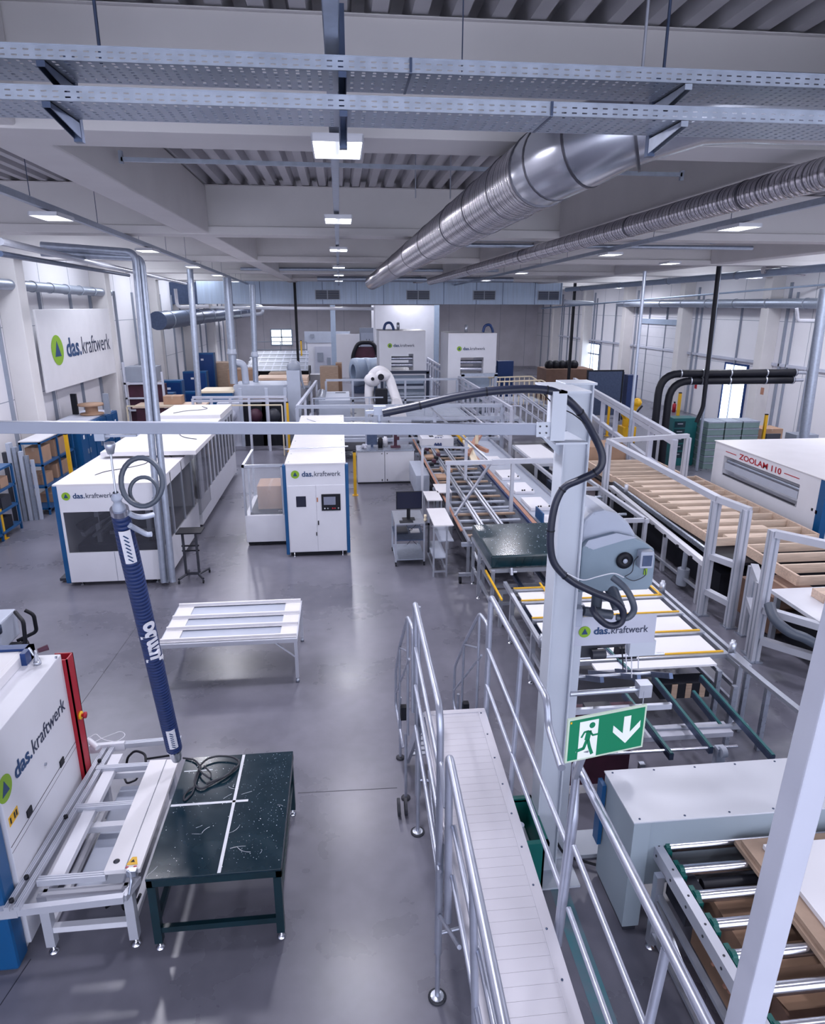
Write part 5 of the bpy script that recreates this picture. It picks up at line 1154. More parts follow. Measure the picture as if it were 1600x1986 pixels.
bollard((-8.542, 16.886, 0), .82, 'yellow bollard with black foot in front of the left blue shelf')
bollard((-8.05, 20.3), 2.05, 'tall yellow bollard between blue shelf and tall blue lockers')
bollard((12.382, 23.68, 0.2), 2.6, 'tall yellow post standing right of the black pipes')
bollard((15.3, 22.8), 1.9, 'yellow post at the right end of the green crate stacks')
bollard((-2.15, 26.9), 2.0, 'yellow post at the right end of the low white fence on the left')
bollard((-2.4, 43), 3.6, 'tall yellow post beside the black support post at the back')
bollard((11.9, 29.0), 1.7, 'yellow post left of the yellow robot')
bollard((10.9, 31.5), 1.2, 'short yellow post left of the dark notice board')
# --- computer cart
t = thing('computer_cart', 'grey wheeled aluminium cart carrying a black monitor and a laptop', 'cart', (1.45, 14.6, 0))
for (x, y) in ((1.10,14.05),(1.74,14.05),(1.10,15.05),(1.74,15.05)):
    boxes(t, 'upright', 'alu', ((x-.02, y-.02, .1), (x+.02, y+.02, 1.0)))
    mb = MB(); mb.rod((x-.012,y,.045),(x+.012,y,.045),.045,14); mb.box((x-.018,y-.018,.05),(x+.018,y+.018,.11)); mb.build('castor', 'black', t)
for z, m in ((.14, 'galv'), (.60, 'steel_dark'), (.98, 'alu')): boxes(t, 'shelf', m, ((1.09, 14.04, z), (1.76, 15.06, z+.025)))
boxes(t, 'push_handle', 'darkgrey', ((1.74, 14.05, .95), (1.86, 14.09, .99)), ((1.82, 14.05, .3), (1.86, 14.09, .99)))
t = thing('monitor', 'black flat monitor standing on the computer cart', 'monitor', (1.42, 14.35, 1.005))
boxes(t, 'screen_frame', 'black', ((1.14, 14.33, 1.25), (1.72, 14.37, 1.66)), bevel=.006); boxes(t, 'screen', 'screen', ((1.155, 14.325, 1.27), (1.705, 14.33, 1.645)))
mb = MB(); mb.box((1.38, 14.37, 1.01), (1.46, 14.40, 1.4)); mb.box((1.28, 14.26, 1.005), (1.56, 14.46, 1.02)); mb.build('stand', 'black', t)
mb = MB(); mb.box((1.14, 14.5, .625), (1.42, 14.9, .66)); solo('laptop', mb, 'darkgrey', 'closed dark laptop on the middle shelf of the computer cart', 'laptop')
mb = MB(); mb.box((1.48, 14.5, .625), (1.70, 14.8, .63)); solo('paper_sheet', mb, 'paper', 'white paper sheet on the middle shelf of the computer cart', 'paper')
mb = MB(); mb.lathe([(0,0),(.035,0),(.04,.05),(.02,.08),(.035,.11),(.03,.15),(0,.16)], (1.78, 14.2, 1.0)); solo('sprayer', mb, 'cream', 'small cream-coloured dispenser hanging at the right corner of the computer cart', 'dispenser')
mb = MB(); mb.tube(smooth([(1.4,14.4,.97),(1.38,14.3,.85),(1.5,14.25,.8),(1.42,14.3,.75),(1.55,14.3,.85),(1.6,14.3,.95)]), .006, 6); mb.tube(smooth([(1.5,14.3,.6),(1.45,14.3,.5),(1.38,14.3,.42)]), .006, 6); mb.tube(smooth([(1.5,14.3,.6),(1.52,14.3,.5),(1.6,14.3,.42)]), .006, 6); solo('cable_bundle', mb, 'darkgrey', 'tangled thin cables hanging under the top of the computer cart', 'cable')
mb = MB(); mb.box((1.2, 14.1, 1.005), (1.5, 14.24, 1.02)); solo('keyboard', mb, 'black', 'black keyboard in front of the monitor on the computer cart', 'keyboard')
# --- narrow shelf stand
t = thing('shelf_stand', 'narrow aluminium stand with four white shelves right of the computer cart', 'stand', (2.1, 14, 0))
for (x, y) in ((1.86,13.35),(2.14,13.35),(1.90,14.5),(2.20,14.5)): boxes(t, 'upright', 'alu', ((x-.018, y-.018, 0), (x+.018, y+.018, 1.15)))
boxes(t, 'shelf', 'white_top', ((1.86, 13.33, 1.15), (2.28, 14.6, 1.175)))
boxes(t, 'shelf', 'lightgrey', ((1.98, 13.4, .78), (2.30, 14.5, .80))); boxes(t, 'shelf', 'lightgrey', ((1.86, 13.4, .40), (2.16, 14.5, .42)))
boxes(t, 'lower_frame', 'alu', ((1.86, 13.34, .1), (2.14, 13.37, .14)), ((1.86, 14.48, .1), (2.2, 14.51, .14)), ((1.86,13.35,.1),(1.89,14.5,.14)), ((2.12,13.35,.1),(2.16,14.5,.14)))
for i, (x, y, lab) in enumerate(((2.0, 15.6, 'small white-topped side table left of the conveyor, behind the shelf stand'), (2.35, 16.3, 'second white-topped side table, closer to the conveyor'))):
    t = thing('side_table', lab, 'table', (x+.2, y+.4, 0), 'small side tables'); boxes(t, 'table_top', 'white_top', ((x, y, 1.05), (x+.38, y+.85, 1.075)))
    for dx in (.02, .34):
        for dy in (.02, .8): boxes(t, 'leg', 'alu', ((x+dx, y+dy, 0), (x+dx+.03, y+dy+.03, 1.05)))

# --- long roller line in the middle
t = thing('assembly_line', 'long aluminium assembly conveyor with cross slats running away in the middle of the hall', 'conveyor', (3.4, 19, 0))
for x, z, m in ((2.55,.92,'alu'),(2.98,.90,'alu'),(3.05,.90,'alu'),(3.42,.90,'alu'),(3.50,.90,'alu'),(4.15,.92,'navy')):
    mb = MB(); mb.bar((x, 12.9, z), (x+.05, 25.5, z), .05, .07); mb.build('long_rail', m, t)
for x in (2.50, 4.22): 
    mb = MB(); mb.bar((x, 13.6, .95), (x+.05, 24.5, .95), .05 if x < 3 else .10, .03); mb.build('copper_strip', 'copper', t)
for k in range(24):
    y = 13.1+k*.52; 
    boxes(t, 'cross_slat', 'board_edge' if k % 3 == 1 else 'lightgrey', ((2.6, y, .78), (4.1, y+.10, .82)))
for k in range(6):
    y = 13.3+k*2.3
    for x in (2.6, 4.1): boxes(t, 'leg', 'alu', ((x-.03, y-.03, 0), (x+.03, y+.03, .88)))
    boxes(t, 'cross_beam', 'lightgrey', ((2.45, y-.04, .70), (4.4, y+.04, .78)))
boxes(t, 'lower_tray', 'darkgrey', ((2.7, 13.2, .35), (4.0, 25, .40)))
for k in range(5): boxes(t, 'wooden_part', 'cardboard', ((2.62+.3*(k%3), 18.5+k*.9, .83), (2.95+.3*(k%3), 19.0+k*.9, .90)))
for k in range(9): boxes(t, 'clamp_unit', 'maroon' if k % 2 else 'black', ((2.62+.13*(k%4), 19.8+k*.45, .93), (2.74+.13*(k%4), 20.0+k*.45, 1.02)))
boxes(t, 'side_cover', 'lightgrey', ((2.1, 19.0, .25), (2.5, 21.0, .85)))
# bench with white covers on the right of the line
t = thing('cover_line', 'grey machine bed with a row of raised white cover plates right of the assembly conveyor', 'machine', (4.85, 18, 0))
boxes(t, 'bed', 'lightgrey', ((4.38, 13.3, .1), (5.35, 24.5, .88))); boxes(t, 'bed_edge', 'alu', ((5.33, 13.3, .88), (5.42, 24.5, .95)))
for y0 in (13.6, 15.1, 16.6, 18.1, 20.0):
    c_ = boxes(t, 'cover_plate', 'paper', ((4.46, y0, .88), (4.98, y0+.95, .96)), bevel=.01)
    for x in (4.66, 4.72, 4.93):
        mb = MB(); mb.lathe([(0,0),(.02,0),(.02,.03),(0,.035)], (x, y0+.06, .96), n=10); mb.build('knob', 'black', c_)
boxes(t, 'blue_flap', 'blue', ((4.42, 14.0, .9), (4.45, 14.6, 1.15)))
t = thing('frame_machine', 'open aluminium machine frame with dark inner machinery right of the white cover plates', 'machine', (6.2, 17, 0))
boxes(t, 'dark_bed', 'black', ((5.75, 13.6, .05), (6.55, 21.5, .55)))
for x in (5.7, 6.6):
    boxes(t, 'long_beam', 'alu_white', ((x-.04, 13.4, 1.05), (x+.04, 21.8, 1.14)))
    for y in (13.5, 16.2, 19.0, 21.7): boxes(t, 'post', 'alu_white', ((x-.04, y-.04, 0), (x+.04, y+.04, 1.05)))
for y in (13.5, 16.2, 19.0, 21.7): boxes(t, 'cross_beam', 'alu_white', ((5.7, y-.04, 1.05), (6.6, y+.04, 1.14)))
for k in range(6): boxes(t, 'drive_block', 'steel_dark' if k % 2 else 'darkgrey', ((5.8+.2*(k%3), 14.1+k*1.2, .55), (6.05+.2*(k%3), 14.6+k*1.2, .85)))
boxes(t, 'white_top', 'paper', ((5.7, 19.2, 1.14), (6.6, 21.6, 1.18)))
for k in range(3):
    mb = MB(); mb.rod((5.75, 14.4+k*1.5, .95), (6.55, 14.4+k*1.5, .95), .035, 10); mb.build('shaft', 'steel', t)
# gantry frame over the line
t = thing('gantry_frame', 'aluminium gantry with cross beam and diagonal braces over the assembly conveyor', 'frame', (3.4, 15.1, 0))
for (x, y) in ((2.42, 15.05), (3.42, 18.2), (3.95, 15.05), (5.0, 15.1)): boxes(t, 'upright', 'alu_white', ((x-.04, y-.04, 0.0 if x < 2.5 or x > 4.6 else .9), (x+.04, y+.04, 2.1)))
boxes(t, 'cross_beam', 'alu_white', ((2.35, 15.0, 2.08), (3.45, 15.1, 2.17)), ); boxes(t, 'cross_beam', 'alu_white', ((3.45, 15.0, 2.08), (5.05, 15.1, 2.19)))
mb = MB(); mb.bar((3.42,15.05,2.1),(2.45,14.2,1.1),.05,.05); mb.build('brace', 'alu', t)
mb = MB(); mb.bar((2.0,16.9,2.15),(3.2,16.6,2.15),.05,.05); mb.bar((3.4,15.1,2.14),(3.1,24.5,2.14),.05,.05); mb.bar((4.3,18,2.14),(4.3,24.5,2.14),.05,.05); mb.build('long_beam', 'alu', t)
boxes(t, 'upright', 'alu_white', ((2.0, 16.86, 0), (2.06, 16.92, 2.12)))
boxes(t, 'cross_beam', 'alu', ((2.3, 24.4, 2.1), (4.35, 24.5, 2.2)))
# copper coloured gripper
t = thing('gripper_head', 'copper-coloured gripper head hanging over the far part of the assembly conveyor', 'gripper', (3.9, 19.5, 1.3))
mb = MB(); mb.bar((3.6,19.0,1.45),(4.3,20.6,1.75),.16,.10); mb.bar((4.25,19.2,1.5),(3.75,20.4,1.6),.10,.10); mb.build('gripper_frame', 'copper', t)
mb = MB(); mb.bar((3.7,19.8,1.7),(3.8,18.6,1.25),.2,.06); mb.rod((4.0,19.6,1.65),(4.0,19.6,2.1),.05); mb.build('gripper_arm', 'cream', t)
# white unit with blue cylinders at the far left of the line
t = thing('feeder_unit', 'white feeder unit with dark blue cylinders at the far end of the assembly conveyor', 'machine', (3.1, 23.3, 0))
boxes(t, 'housing', 'white', ((2.7, 22.6, .9), (3.8, 23.9, 1.25))); boxes(t, 'leg', 'alu', ((2.75,22.7,0),(2.8,22.75,.9))); boxes(t, 'leg', 'alu', ((3.7,22.7,0),(3.75,22.75,.9)))
for k in range(3):
    mb = MB(); mb.rod((3.15+k*.09, 22.55, .95), (3.2+k*.09, 22.75, 1.25), .045, 12); mb.build('cylinder', 'navy', t)
mb = MB(); mb.tube([(3.9,23.8,1.2),(4.05,23.2,1.35),(4.15,22.6,1.2)], .12, 12, bend=.4); mb.build('bend_guard', 'yellow', t)
boxes(t, 'marking', 'black', ((3.0, 22.9, 1.251), (3.15, 23.2, 1.252)), ((3.2, 22.9, 1.251), (3.5, 22.95, 1.252)), ((3.3, 23.1, 1.251), (3.5, 23.2, 1.252)))
# --- dark green covered table
t = thing('covered_table', 'aluminium table wrapped in glossy dark green sheeting left of the crane post', 'table', (3.4, 12, 0))
mb = MB(); mb.box((2.60, 11.10, 1.06), (4.25, 12.95, 1.30)); sh = mb.build('sheet_cover', 'dark_teal', t, .03)
mb = MB()
for k in range(9):
    x = 2.75+k*.16; mb.bar((x, 11.09, 1.27), (x+random.uniform(-.1,.15), 11.085, 1.08), .008, .012)
o_ = mb.build('sheet_fold', 'dark_teal', sh); o_['kind'] = 'stuff'
mb = MB()
for k in range(170):
    x = random.uniform(2.66, 4.2); y = random.uniform(11.15, 12.9); mb.rod((x, y, 1.3), (x, y, 1.302), random.choice((.004, .006, .010)), 6)
o_ = mb.build('dust_speck', 'lightgrey', sh); o_['kind'] = 'stuff'
boxes(t, 'frame', 'alu', ((2.58, 11.05, .99), (4.3, 11.12, 1.06)), ((2.58, 12.9, .99), (4.3, 12.96, 1.06)), ((2.58, 11.1, .99), (2.64, 12.95, 1.06)))
for (x, y) in ((2.63,11.06),(2.6,12.15),(4.25,11.06),(2.63,12.9),(4.25,12.9)):
    lg = boxes(t, 'leg', 'alu', ((x-.03, y-.03, .06), (x+.03, y+.03, 1.04)))
    mb = MB(); levelling_foot(mb, x, y, .07); mb.build('levelling_foot', 'chrome', lg)
for z in (.35, .70): boxes(t, 'lower_rail', 'alu', ((2.6, 11.05, z), (2.65, 12.9, z+.05)), ((2.6, 11.04, z), (4.25, 11.09, z+.05)))
boxes(t, 'castor_arm', 'alu', ((2.35, 12.95, .15), (2.6, 13.0, .22)))
mb = MB(); mb.rod((2.35,12.95,.07),(2.40,12.95,.07),.07,12); mb.build('castor', 'black', t)
# rails between covered table and panel table
t = thing('lift_frame', 'low aluminium frame with dark rails between covered table and yellow-edged boards', 'frame', (3.4, 10.7, 0))
for x in (3.1, 3.6, 4.1): boxes(t, 'rail', 'steel_dark', ((x, 10.4, .72), (x+.06, 12.6, .79)))
boxes(t, 'cross_beam', 'alu', ((2.7, 10.85, .66), (4.4, 10.91, .72)), ((2.7, 12.4, .66), (4.4, 12.46, .72)))
for x in (2.75, 4.35): boxes(t, 'leg', 'alu', ((x-.03, 10.85, 0), (x+.03, 10.91, .66))); boxes(t, 'leg', 'alu', ((x-.03, 12.4, 0), (x+.03, 12.46, .66)))
mb = MB(); mb.rod((2.95,10.95,.98),(2.95,11.0,1.1),.03,10); mb.rod((2.92,11.0,1.02),(3.05,11.0,1.02),.025,10); mb.build('valve', 'alu', t)

# --- fences in the middle distance
fence('near grey guard fence crossing behind the aisle cabinet', [(-1.6, 24.3), (5.8, 24.0)], 2.22, rails=(1.0, .80, .45), step=2.6, sec=.12)
fence('second grey guard fence crossing in front of the press pair', [(-0.75, 33.2), (5.7, 33.2)], 2.22, rails=(1.0, .55), step=1.3, sec=.10)
fence('long white railing running back along the right side of the fenced cell', [(5.9, 23.0), (5.95, 47)], 2.25, rails=(1.0, .86, .5), step=1.2, sec=.10, m='offwhite')
fence('short white fence between grey guard fences on the left', [(-1.6, 24.4), (-1.2, 33)], 2.2, rails=(1.0, .5), step=3, sec=.10, m='offwhite')
fence('thin middle railing crossing the fenced cell', [(-1.2, 28.0), (5.8, 28.3)], 2.0, rails=(1.0,), step=2.4, sec=.05)
fence('low white fence in front of the dark left machines', [(-5.85, 27.3), (-2.2, 27.1)], 2.2, rails=(1.0, .94, .5), step=.75, sec=.09, m='offwhite')
fence('cream tubular barrier in front of the low white fence', [(-8.1, 26.4), (-2.3, 26.2)], 2.0, rails=(1.0,), step=5.6, sec=.05, m='cream')
fence('white perforated beam fence right of the crane, running back to the far cell', [(9.2, 17.6), (11.6, 33.0)], 2.2, rails=(1.0, .93, .5), step=2.2, sec=.14, m='offwhite')
# white presses' feeding cells: rows of rollers
for (x0, x1, y0, lab) in ((2.0, 4.5, 35.0, 'dark blue framed feed table in front of the left press'), (5.9, 7.7, 33.4, 'teal slatted feed table in front of the right press')):
    t = thing('feed_table', lab, 'table', ((x0+x1)/2, y0, 0))
    m = 'frame_dark' if x0 < 3 else 'galv'
    boxes(t, 'frame', m, ((x0, y0-.3, 2.3), (x1, y0-.2, 2.45)), ((x0, y0-.3, 0), (x0+.15, y0-.2, 2.4)), ((x1-.15, y0-.3, 0), (x1, y0-.2, 2.4)), ((x0+.3, y0-.35, 1.7), (x1-.3, y0-.3, 1.8)))
    for k in range(5): boxes(t, 'slat_row', 'galv' if k % 2 else 'alu', ((x0+.25, y0-.25, .25+k*.32), (x1-.25, y0-.15, .40+k*.32)))
    boxes(t, 'back_panel', 'bluegrey', ((x0+.2, y0, .1), (x1-.2, y0+.05, 2.2)))
def press(x0, x1, y0, z1, label, dx):
    t = thing('press', label, 'machine', ((x0+x1)/2, y0+1, 0)); w_ = x1-x0
    ox0, ox1, oz0, oz1 = x0+w_*.26, x0+w_*.74, z1-2.0, z1-1.15
    boxes(t, 'housing', 'white', ((x0, y0, oz1), (x1, y0+2.6, z1)), ((x0, y0, 0), (ox0, y0+2.6, oz1)), ((ox1, y0, 0), (x1, y0+2.6, oz1)), ((ox0, y0, 0), (ox1, y0+2.6, oz0)))
    boxes(t, 'roof', 'white_top', ((x0-.02, y0-.02, z1), (x1+.02, y0+2.62, z1+.03)))
    mb = MB(); mb.rod((ox0, y0+.4, oz0+.25), (ox1, y0+.4, oz0+.25), .12, 12); mb.rod((ox0, y0+.4, oz0+.60), (ox1, y0+.4, oz0+.60), .10, 12); mb.build('roller', 'chrome', t)
    logo(t, (x0+w_*.18, y0-.01, z1-.72), (1,0,0), (0,0,1), w_*.58)
    mb = MB(); c = V((x0+dx, y0+.8, z1+.05)); mb.tube(smooth([c, c+V((.1,0,.3)), c+V((.35,0,.35)), c+V((.5,0,.1)), c+V((.52,0,-.2))]), .07, 10); mb.build('suction_hose', 'deepblue', t)
    mb = MB(); mb.lathe([(0,0),(.08,0),(.08,.4),(0,.42)], (x0+w_*.45, y0+1.2, z1), n=8); mb.build('chimney_stub', 'alu', t)
press(2.02, 4.45, 36, 4.36, 'left one of the two tall white presses with logo at the back of the hall', .3)
press(5.35, 7.80, 34, 4.30, 'right one of the two tall white presses with logo at the back of the hall', 1.9)
# robot
t = thing('robot_arm', 'white industrial robot arm with black joints standing in the fenced cell', 'robot', (2.0, 27.5, 0))
mb = MB(); mb.lathe([(0,0),(.45,0),(.45,.6),(.35,.75),(.35,1.2),(0,1.2)], (1.6, 28.5, 0), n=20); mb.build('base', 'lightgrey', t)
mb = MB(); mb.tube(smooth([(1.25,28.5,1.2),(1.15,28.5,2.0),(1.25,28.5,2.75),(1.6,28.4,3.05),(1.95,28.3,2.8),(2.15,28.0,2.2),(2.35,27.6,1.6)]), .2, 14, radii=None); mb.build('upper_arm', 'white_top', t, 0)
mb = MB(); mb.ball((1.30,28.3,2.68), .36, sc=(1,.8,.8)); mb.ball((1.72,28.2,2.85), .34, sc=(1,.8,.7)); mb.build('shoulder', 'white_top', t)
for a, b, r in (((1.62,27.93,2.83),(1.62,27.85,2.83),.13), ((1.28,27.98,2.75),(1.28,27.9,2.75),.07)):
    mb = MB(); mb.rod(a, b, r, 14); mb.build('joint_cover', 'black', t)
boxes(t, 'arm_recess', 'black', ((1.4,28.1,1.5),(1.9,28.5,2.3)))
mb = MB(); mb.prism([(0,0),(.75,0),(.62,.5),(.35,1.0),(.1,1.0)], (1.95,27.3,1.0), (1,0,0), (0,0,1), (0,.5,0)); mb.build('forearm', 'white_top', t)
boxes(t, 'gripper', 'offwhite', ((1.9, 26.2, 1.0), (2.7, 26.9, 1.3)), ((2.0, 26.3, 0), (2.6, 26.8, 1.0)))
# stairs with cream rails
t = thing('stairs', 'cream-railed platform stairs descending right of the right press', 'stairs', (9, 33, 0))
boxes(t, 'platform', 'lightgrey', ((7.3, 31.5, 1.15), (9.6, 33.4, 1.25)))
for k in range(6): boxes(t, 'tread', 'lightgrey', ((9.6+k*.28, 31.6, .98-k*.18), (9.9+k*.28, 33.3, 1.03-k*.18)))
for y in (31.5, 33.4):
    mb = MB(); mb.tube([(7.3,y,2.2),(9.5,y,2.25),(11.3,y,1.1),(11.4,y,0.1)], .035, 8, bend=.1); mb.tube([(7.3,y,1.75),(9.5,y,1.75),(11.3,y,.6)], .03, 8, bend=.1); mb.build('handrail', 'cream', t)
    mb = MB()
    for k in range(16):
        x = 7.4+k*.25; zt_ = 2.2 if x < 9.5 else 2.2-(x-9.5)*.62; mb.box((x-.015, y-.015, max(0, zt_-1.1)), (x+.015, y+.015, zt_))
    o_ = mb.build('baluster', 'cream', t); o_['kind'] = 'stuff'
t = thing('stairs', 'white-railed stairs descending towards the crane post from the right of the fenced cell', 'stairs', (8.2, 26, 0))
boxes(t, 'platform', 'lightgrey', ((5.9, 26.3, 1.2), (7.2, 28.0, 1.28)))
for k in range(6): boxes(t, 'tread', 'lightgrey', ((7.2+k*.28, 26.4, 1.0-k*.18), (7.5+k*.28, 27.9, 1.04-k*.18)))
for y in (26.3, 28.0):
    mb = MB(); mb.tube([(5.9,y,2.3),(7.1,y,2.3),(9.0,y,1.0),(9.05,y,.1)], .035, 8, bend=.08); mb.tube([(5.9,y,1.8),(7.1,y,1.8),(9.0,y,.5)], .03, 8, bend=.1); mb.build('handrail', 'offwhite', t)
    mb = MB()
    for k in range(12):
        x = 6.1+k*.25; zt_ = 2.25 if x < 7.1 else 2.25-(x-7.1)*.68; mb.box((x-.02, y-.02, max(0, zt_-1.1)), (x+.02, y+.02, zt_))
    o_ = mb.build('baluster', 'offwhite', t); o_['kind'] = 'stuff'
# roller beds inside the fenced cell
for i, (x0, x1, y0, y1, lab) in enumerate(((2.9, 5.6, 24.8, 27.6, 'roller bed nearest in the fenced cell'), (2.2, 5.6, 29.2, 32.6, 'roller bed behind the robot arm in the fenced cell'), (-1.0, 1.0, 25.0, 27.5, 'low steel bed left of the robot in the fenced cell'))):
    t = thing('roller_bed', lab, 'conveyor', ((x0+x1)/2, (y0+y1)/2, 0), 'roller beds in the fenced cell')
    boxes(t, 'frame', 'lightgrey', ((x0, y0, .75), (x0+.08, y1, .95)), ((x1-.08, y0, .75), (x1, y1, .95)), ((x0, y0, .75), (x1, y0+.08, .95)), ((x0, y1-.08, .75), (x1, y1, .95)))
    for k in range(10):
        y = y0+.2+k*(y1-y0-.4)/9; mb = MB(); mb.rod((x0+.08, y, .90), (x1-.08, y, .90), .05, 12); mb.build('roller', 'lightgrey', t)
    for x in (x0+.05, x1-.05, (x0+x1)/2):
        boxes(t, 'leg', 'lightgrey', ((x-.04, y0, 0), (x+.04, y0+.08, .75))); boxes(t, 'leg', 'lightgrey', ((x-.04, y1-.08, 0), (x+.04, y1, .75)))
    boxes(t, 'under_tray', 'darkgrey', ((x0+.1, y0+.1, .35), (x1-.1, y1-.1, .4)))

# ================================================================== RIGHT: wooden bed frames, guard fence, laminating machine
t = thing('pallet_conveyor', 'long conveyor bed with white side rail and dark machinery below, right of the crane', 'conveyor', (7.1, 14, 0))
mb = MB(); mb.bar((7.18,16.9,.93),(6.78,11.25,.93),.12,.10); mb.build('side_rail', 'white', t)
mb = MB(); mb.bar((7.38,17.2,.96),(7.12,11.6,.96),.06,.10); mb.build('guide_profile', 'steel', t)
boxes(t, 'bed', 'black', ((7.3, 11.4, .80), (10.0, 18.5, .86)))
boxes(t, 'under_frame', 'black', ((7.35, 11.6, .05), (9.9, 18.4, .55)))
for (x, y) in ((6.85,11.5),(6.95,13.2),(7.08,15.0),(7.2,16.8),(9.8,11.5),(9.8,15),(9.8,18.2)): boxes(t, 'leg', 'alu_white', ((x-.04, y-.04, 0), (x+.04, y+.04, .9)))
mb = MB(); mb.rod((6.9,12.2,.1),(6.9,12.2,.45),.12,12); mb.rod((6.9,12.2,.45),(6.9,12.2,.8),.05,10); mb.build('gear_motor', 'grey', t)
for k in range(8):
    y = 11.7+k*.65; x = 6.75+k*.045; boxes(t, 'cable_clip', 'black', ((x-.03, y-.03, .86), (x+.0, y+.03, .92)))
mb = MB(); mb.lathe([(0,0),(.05,0),(.05,.2),(0,.2)], (7.3,16.2,.98), n=12); mb.build('stop_post', 'alu_white', t)
boxes(t, 'lower_rail', 'alu', ((6.85, 11.3, .25), (6.9, 16.8, .30)))
# three wooden frames on the bed, cross boards are parts
def wooden_frame(x0, x1, y0, y1, z, n, label, lit=0):
    t = thing('slatted_bed', label, 'bed', ((x0+x1)/2, (y0+y1)/2, z), 'wooden bed frames on the conveyor')
    for x in (x0, x1-.05): boxes(t, 'side_board', 'wood', ((x, y0, z), (x+.05, y1, z+.19)))
    for k in range(n):
        y = y0+k*(y1-y0-.05)/(n-1); boxes(t, 'cross_board', 'wood_x', ((x0+.05, y, z), (x1-.05, y+.05, z+.17)))
        if lit and k < n-1: boxes(t, 'inlay_board', 'wood_x', ((x0+.4, y+.12, z), (x0+1.6, y+.30, z+.15)))
wooden_frame(7.50, 9.85, 12.3, 17.4, .88, 11, 'long pale wooden ladder frame lying on the conveyor bed beside the white guard', 1)
wooden_frame(7.45, 9.6, 17.6, 19.6, .88, 5, 'far wooden frame behind the long ladder frame')
wooden_frame(7.9, 10.0, 10.2, 11.9, .88, 4, 'near wooden frame partly hidden by the guard posts')
t = thing('timber_stack', 'brown timber sheet stack standing behind the guard frame left of the black pipes', 'stack', (8.2, 20.8, 0))
boxes(t, 'sheet', 'cardboard', ((7.3, 20.2, .0), (9.0, 21.3, 1.35)))
# guard frame with big profiles
def guard(label, posts, top, name='machine_guard', foot=True):
    t = thing(name, label, 'guard', (posts[0][0], posts[0][1], 0))
    for (x, y, h) in posts:
        mb = MB(); mb.box((x-.07, y-.07, .03), (x+.07, y+.07, h)); mb.box((x-.075, y-.012, .03), (x-.07, y+.012, h), 1); mb.box((x-.012, y-.075, .03), (x+.012, y-.07, h), 1); p_ = mb.build('post', ['alu_white', 'grey'], t)
        boxes(p_, 'foot_plate', 'steel', ((x-.11, y-.11, 0), (x+.11, y+.11, .03)))
    for a, b in top:
        mb = MB(); mb.bar(a, b, .12, .11); mb.build('beam', 'alu_white', t)
    return t
guard('large white profile guard frame along the wooden bed conveyor', [(6.68, 11.0, 2.25), (6.80, 16.4, 2.25), (6.92, 10.45, 2.25), (9.2, 16.9, 2.25)],
      [((6.68,10.95,2.30),(6.80,16.45,2.30)), ((6.80,16.45,2.30),(9.2,16.9,2.30)), ((6.68,10.95,2.30),(6.95,10.4,2.24)), ((6.7,10.95,.5),(6.92,10.45,.45)), ((6.7,10.95,1.2),(6.92,10.45,1.2))])
guard('nearer white profile guard frame with pane, left of the leaning column', [(6.64, 9.25, 2.28), (7.5, 8.6, 2.2), (9.0, 8.3, 2.2)],
      [((6.64,9.2,2.24),(7.6,8.0,2.24)), ((6.64,9.2,.95),(8.2,7.6,.85)), ((6.68,9.2,.40),(7.9,7.9,.36))])
guard('low white guard rail linking the two profile guard frames', [(7.02, 10.15, 1.3), (6.72, 9.45, 1.3)], [((7.02,10.15,1.3),(6.72,9.45,1.25)), ((7.02,10.15,.7),(6.72,9.45,.66))])
cardboard_box((7.3, 9.9, .12), (8.3, 10.9, .80), 'brown cardboard box on a low pallet between the guard frames', 'cardboard_dark')
t = thing('pallet_table', 'white table bed with beige blocks and a grey hose at the right edge', 'table', (8.2, 9, 0))
boxes(t, 'bed', 'white', ((7.2, 8.4, .92), (10.2, 9.9, .98))); boxes(t, 'under_frame', 'black', ((7.5, 8.5, .1), (10, 9.8, .6)))
for (x, y) in ((7.3,8.5),(7.3,9.8),(9.5,8.5),(9.5,9.8)): boxes(t, 'leg', 'alu', ((x-.04,y-.04,0),(x+.04,y+.04,.92)))
for i, (x, y, w_, m) in enumerate(((7.7, 9.25, 1.2, 'wood'), (7.6, 8.6, 1.0, 'board_edge'))):
    mb = MB(); mb.box((x, y, .985), (x+w_, y+.3, 1.13)); solo('wooden_block', mb, m, ['pale wooden block at the back of the white table bed near the right edge', 'brown wooden block at the front of the white table bed near the right edge'][i], 'block')
mb = MB(); mb.tube(smooth([(6.581, 9, 1.139), (6.561, 8.8, 0.988), (6.686, 8.6, 0.863), (6.898, 8.5, 0.79), (7.173, 8.4, 0.637)]), .08, 14); solo('suction_hose', mb, 'hose_grey', 'thick grey hose below the white table bed at the right edge', 'hose')
# laminating machine
t = thing('laminating_machine', 'big white machine with red lettering, slot and blue edge at the right', 'machine', (12, 15.3, 0))
mx = 10.3; ya, yb_ = 12.9, 17.4; zt = 2.03
boxes(t, 'housing', 'white', ((mx, ya+.2, 1.74), (14.4, yb_, zt)), ((mx, ya+.2, .1), (14.4, 13.75, 1.74)), ((mx, 16.9, .1), (14.4, yb_, 1.74)), ((mx, 13.75, .1), (14.4, 16.9, 1.20)), ((mx+.35, 13.75, 1.2), (14.4, 16.9, 1.74)))
boxes(t, 'lid', 'white_top', ((mx-.02, ya, zt), (14.5, yb_+.05, zt+.03)), bevel=.01)
boxes(t, 'corner_strip', 'blue', ((mx-.01, ya+.0, .06), (mx+.15, ya+.2, zt)))
mb = MB(); mb.rod((mx+.1,13.8,1.60),(mx+.1,16.85,1.60),.04,10); mb.build('guide_rail', 'galv', t)
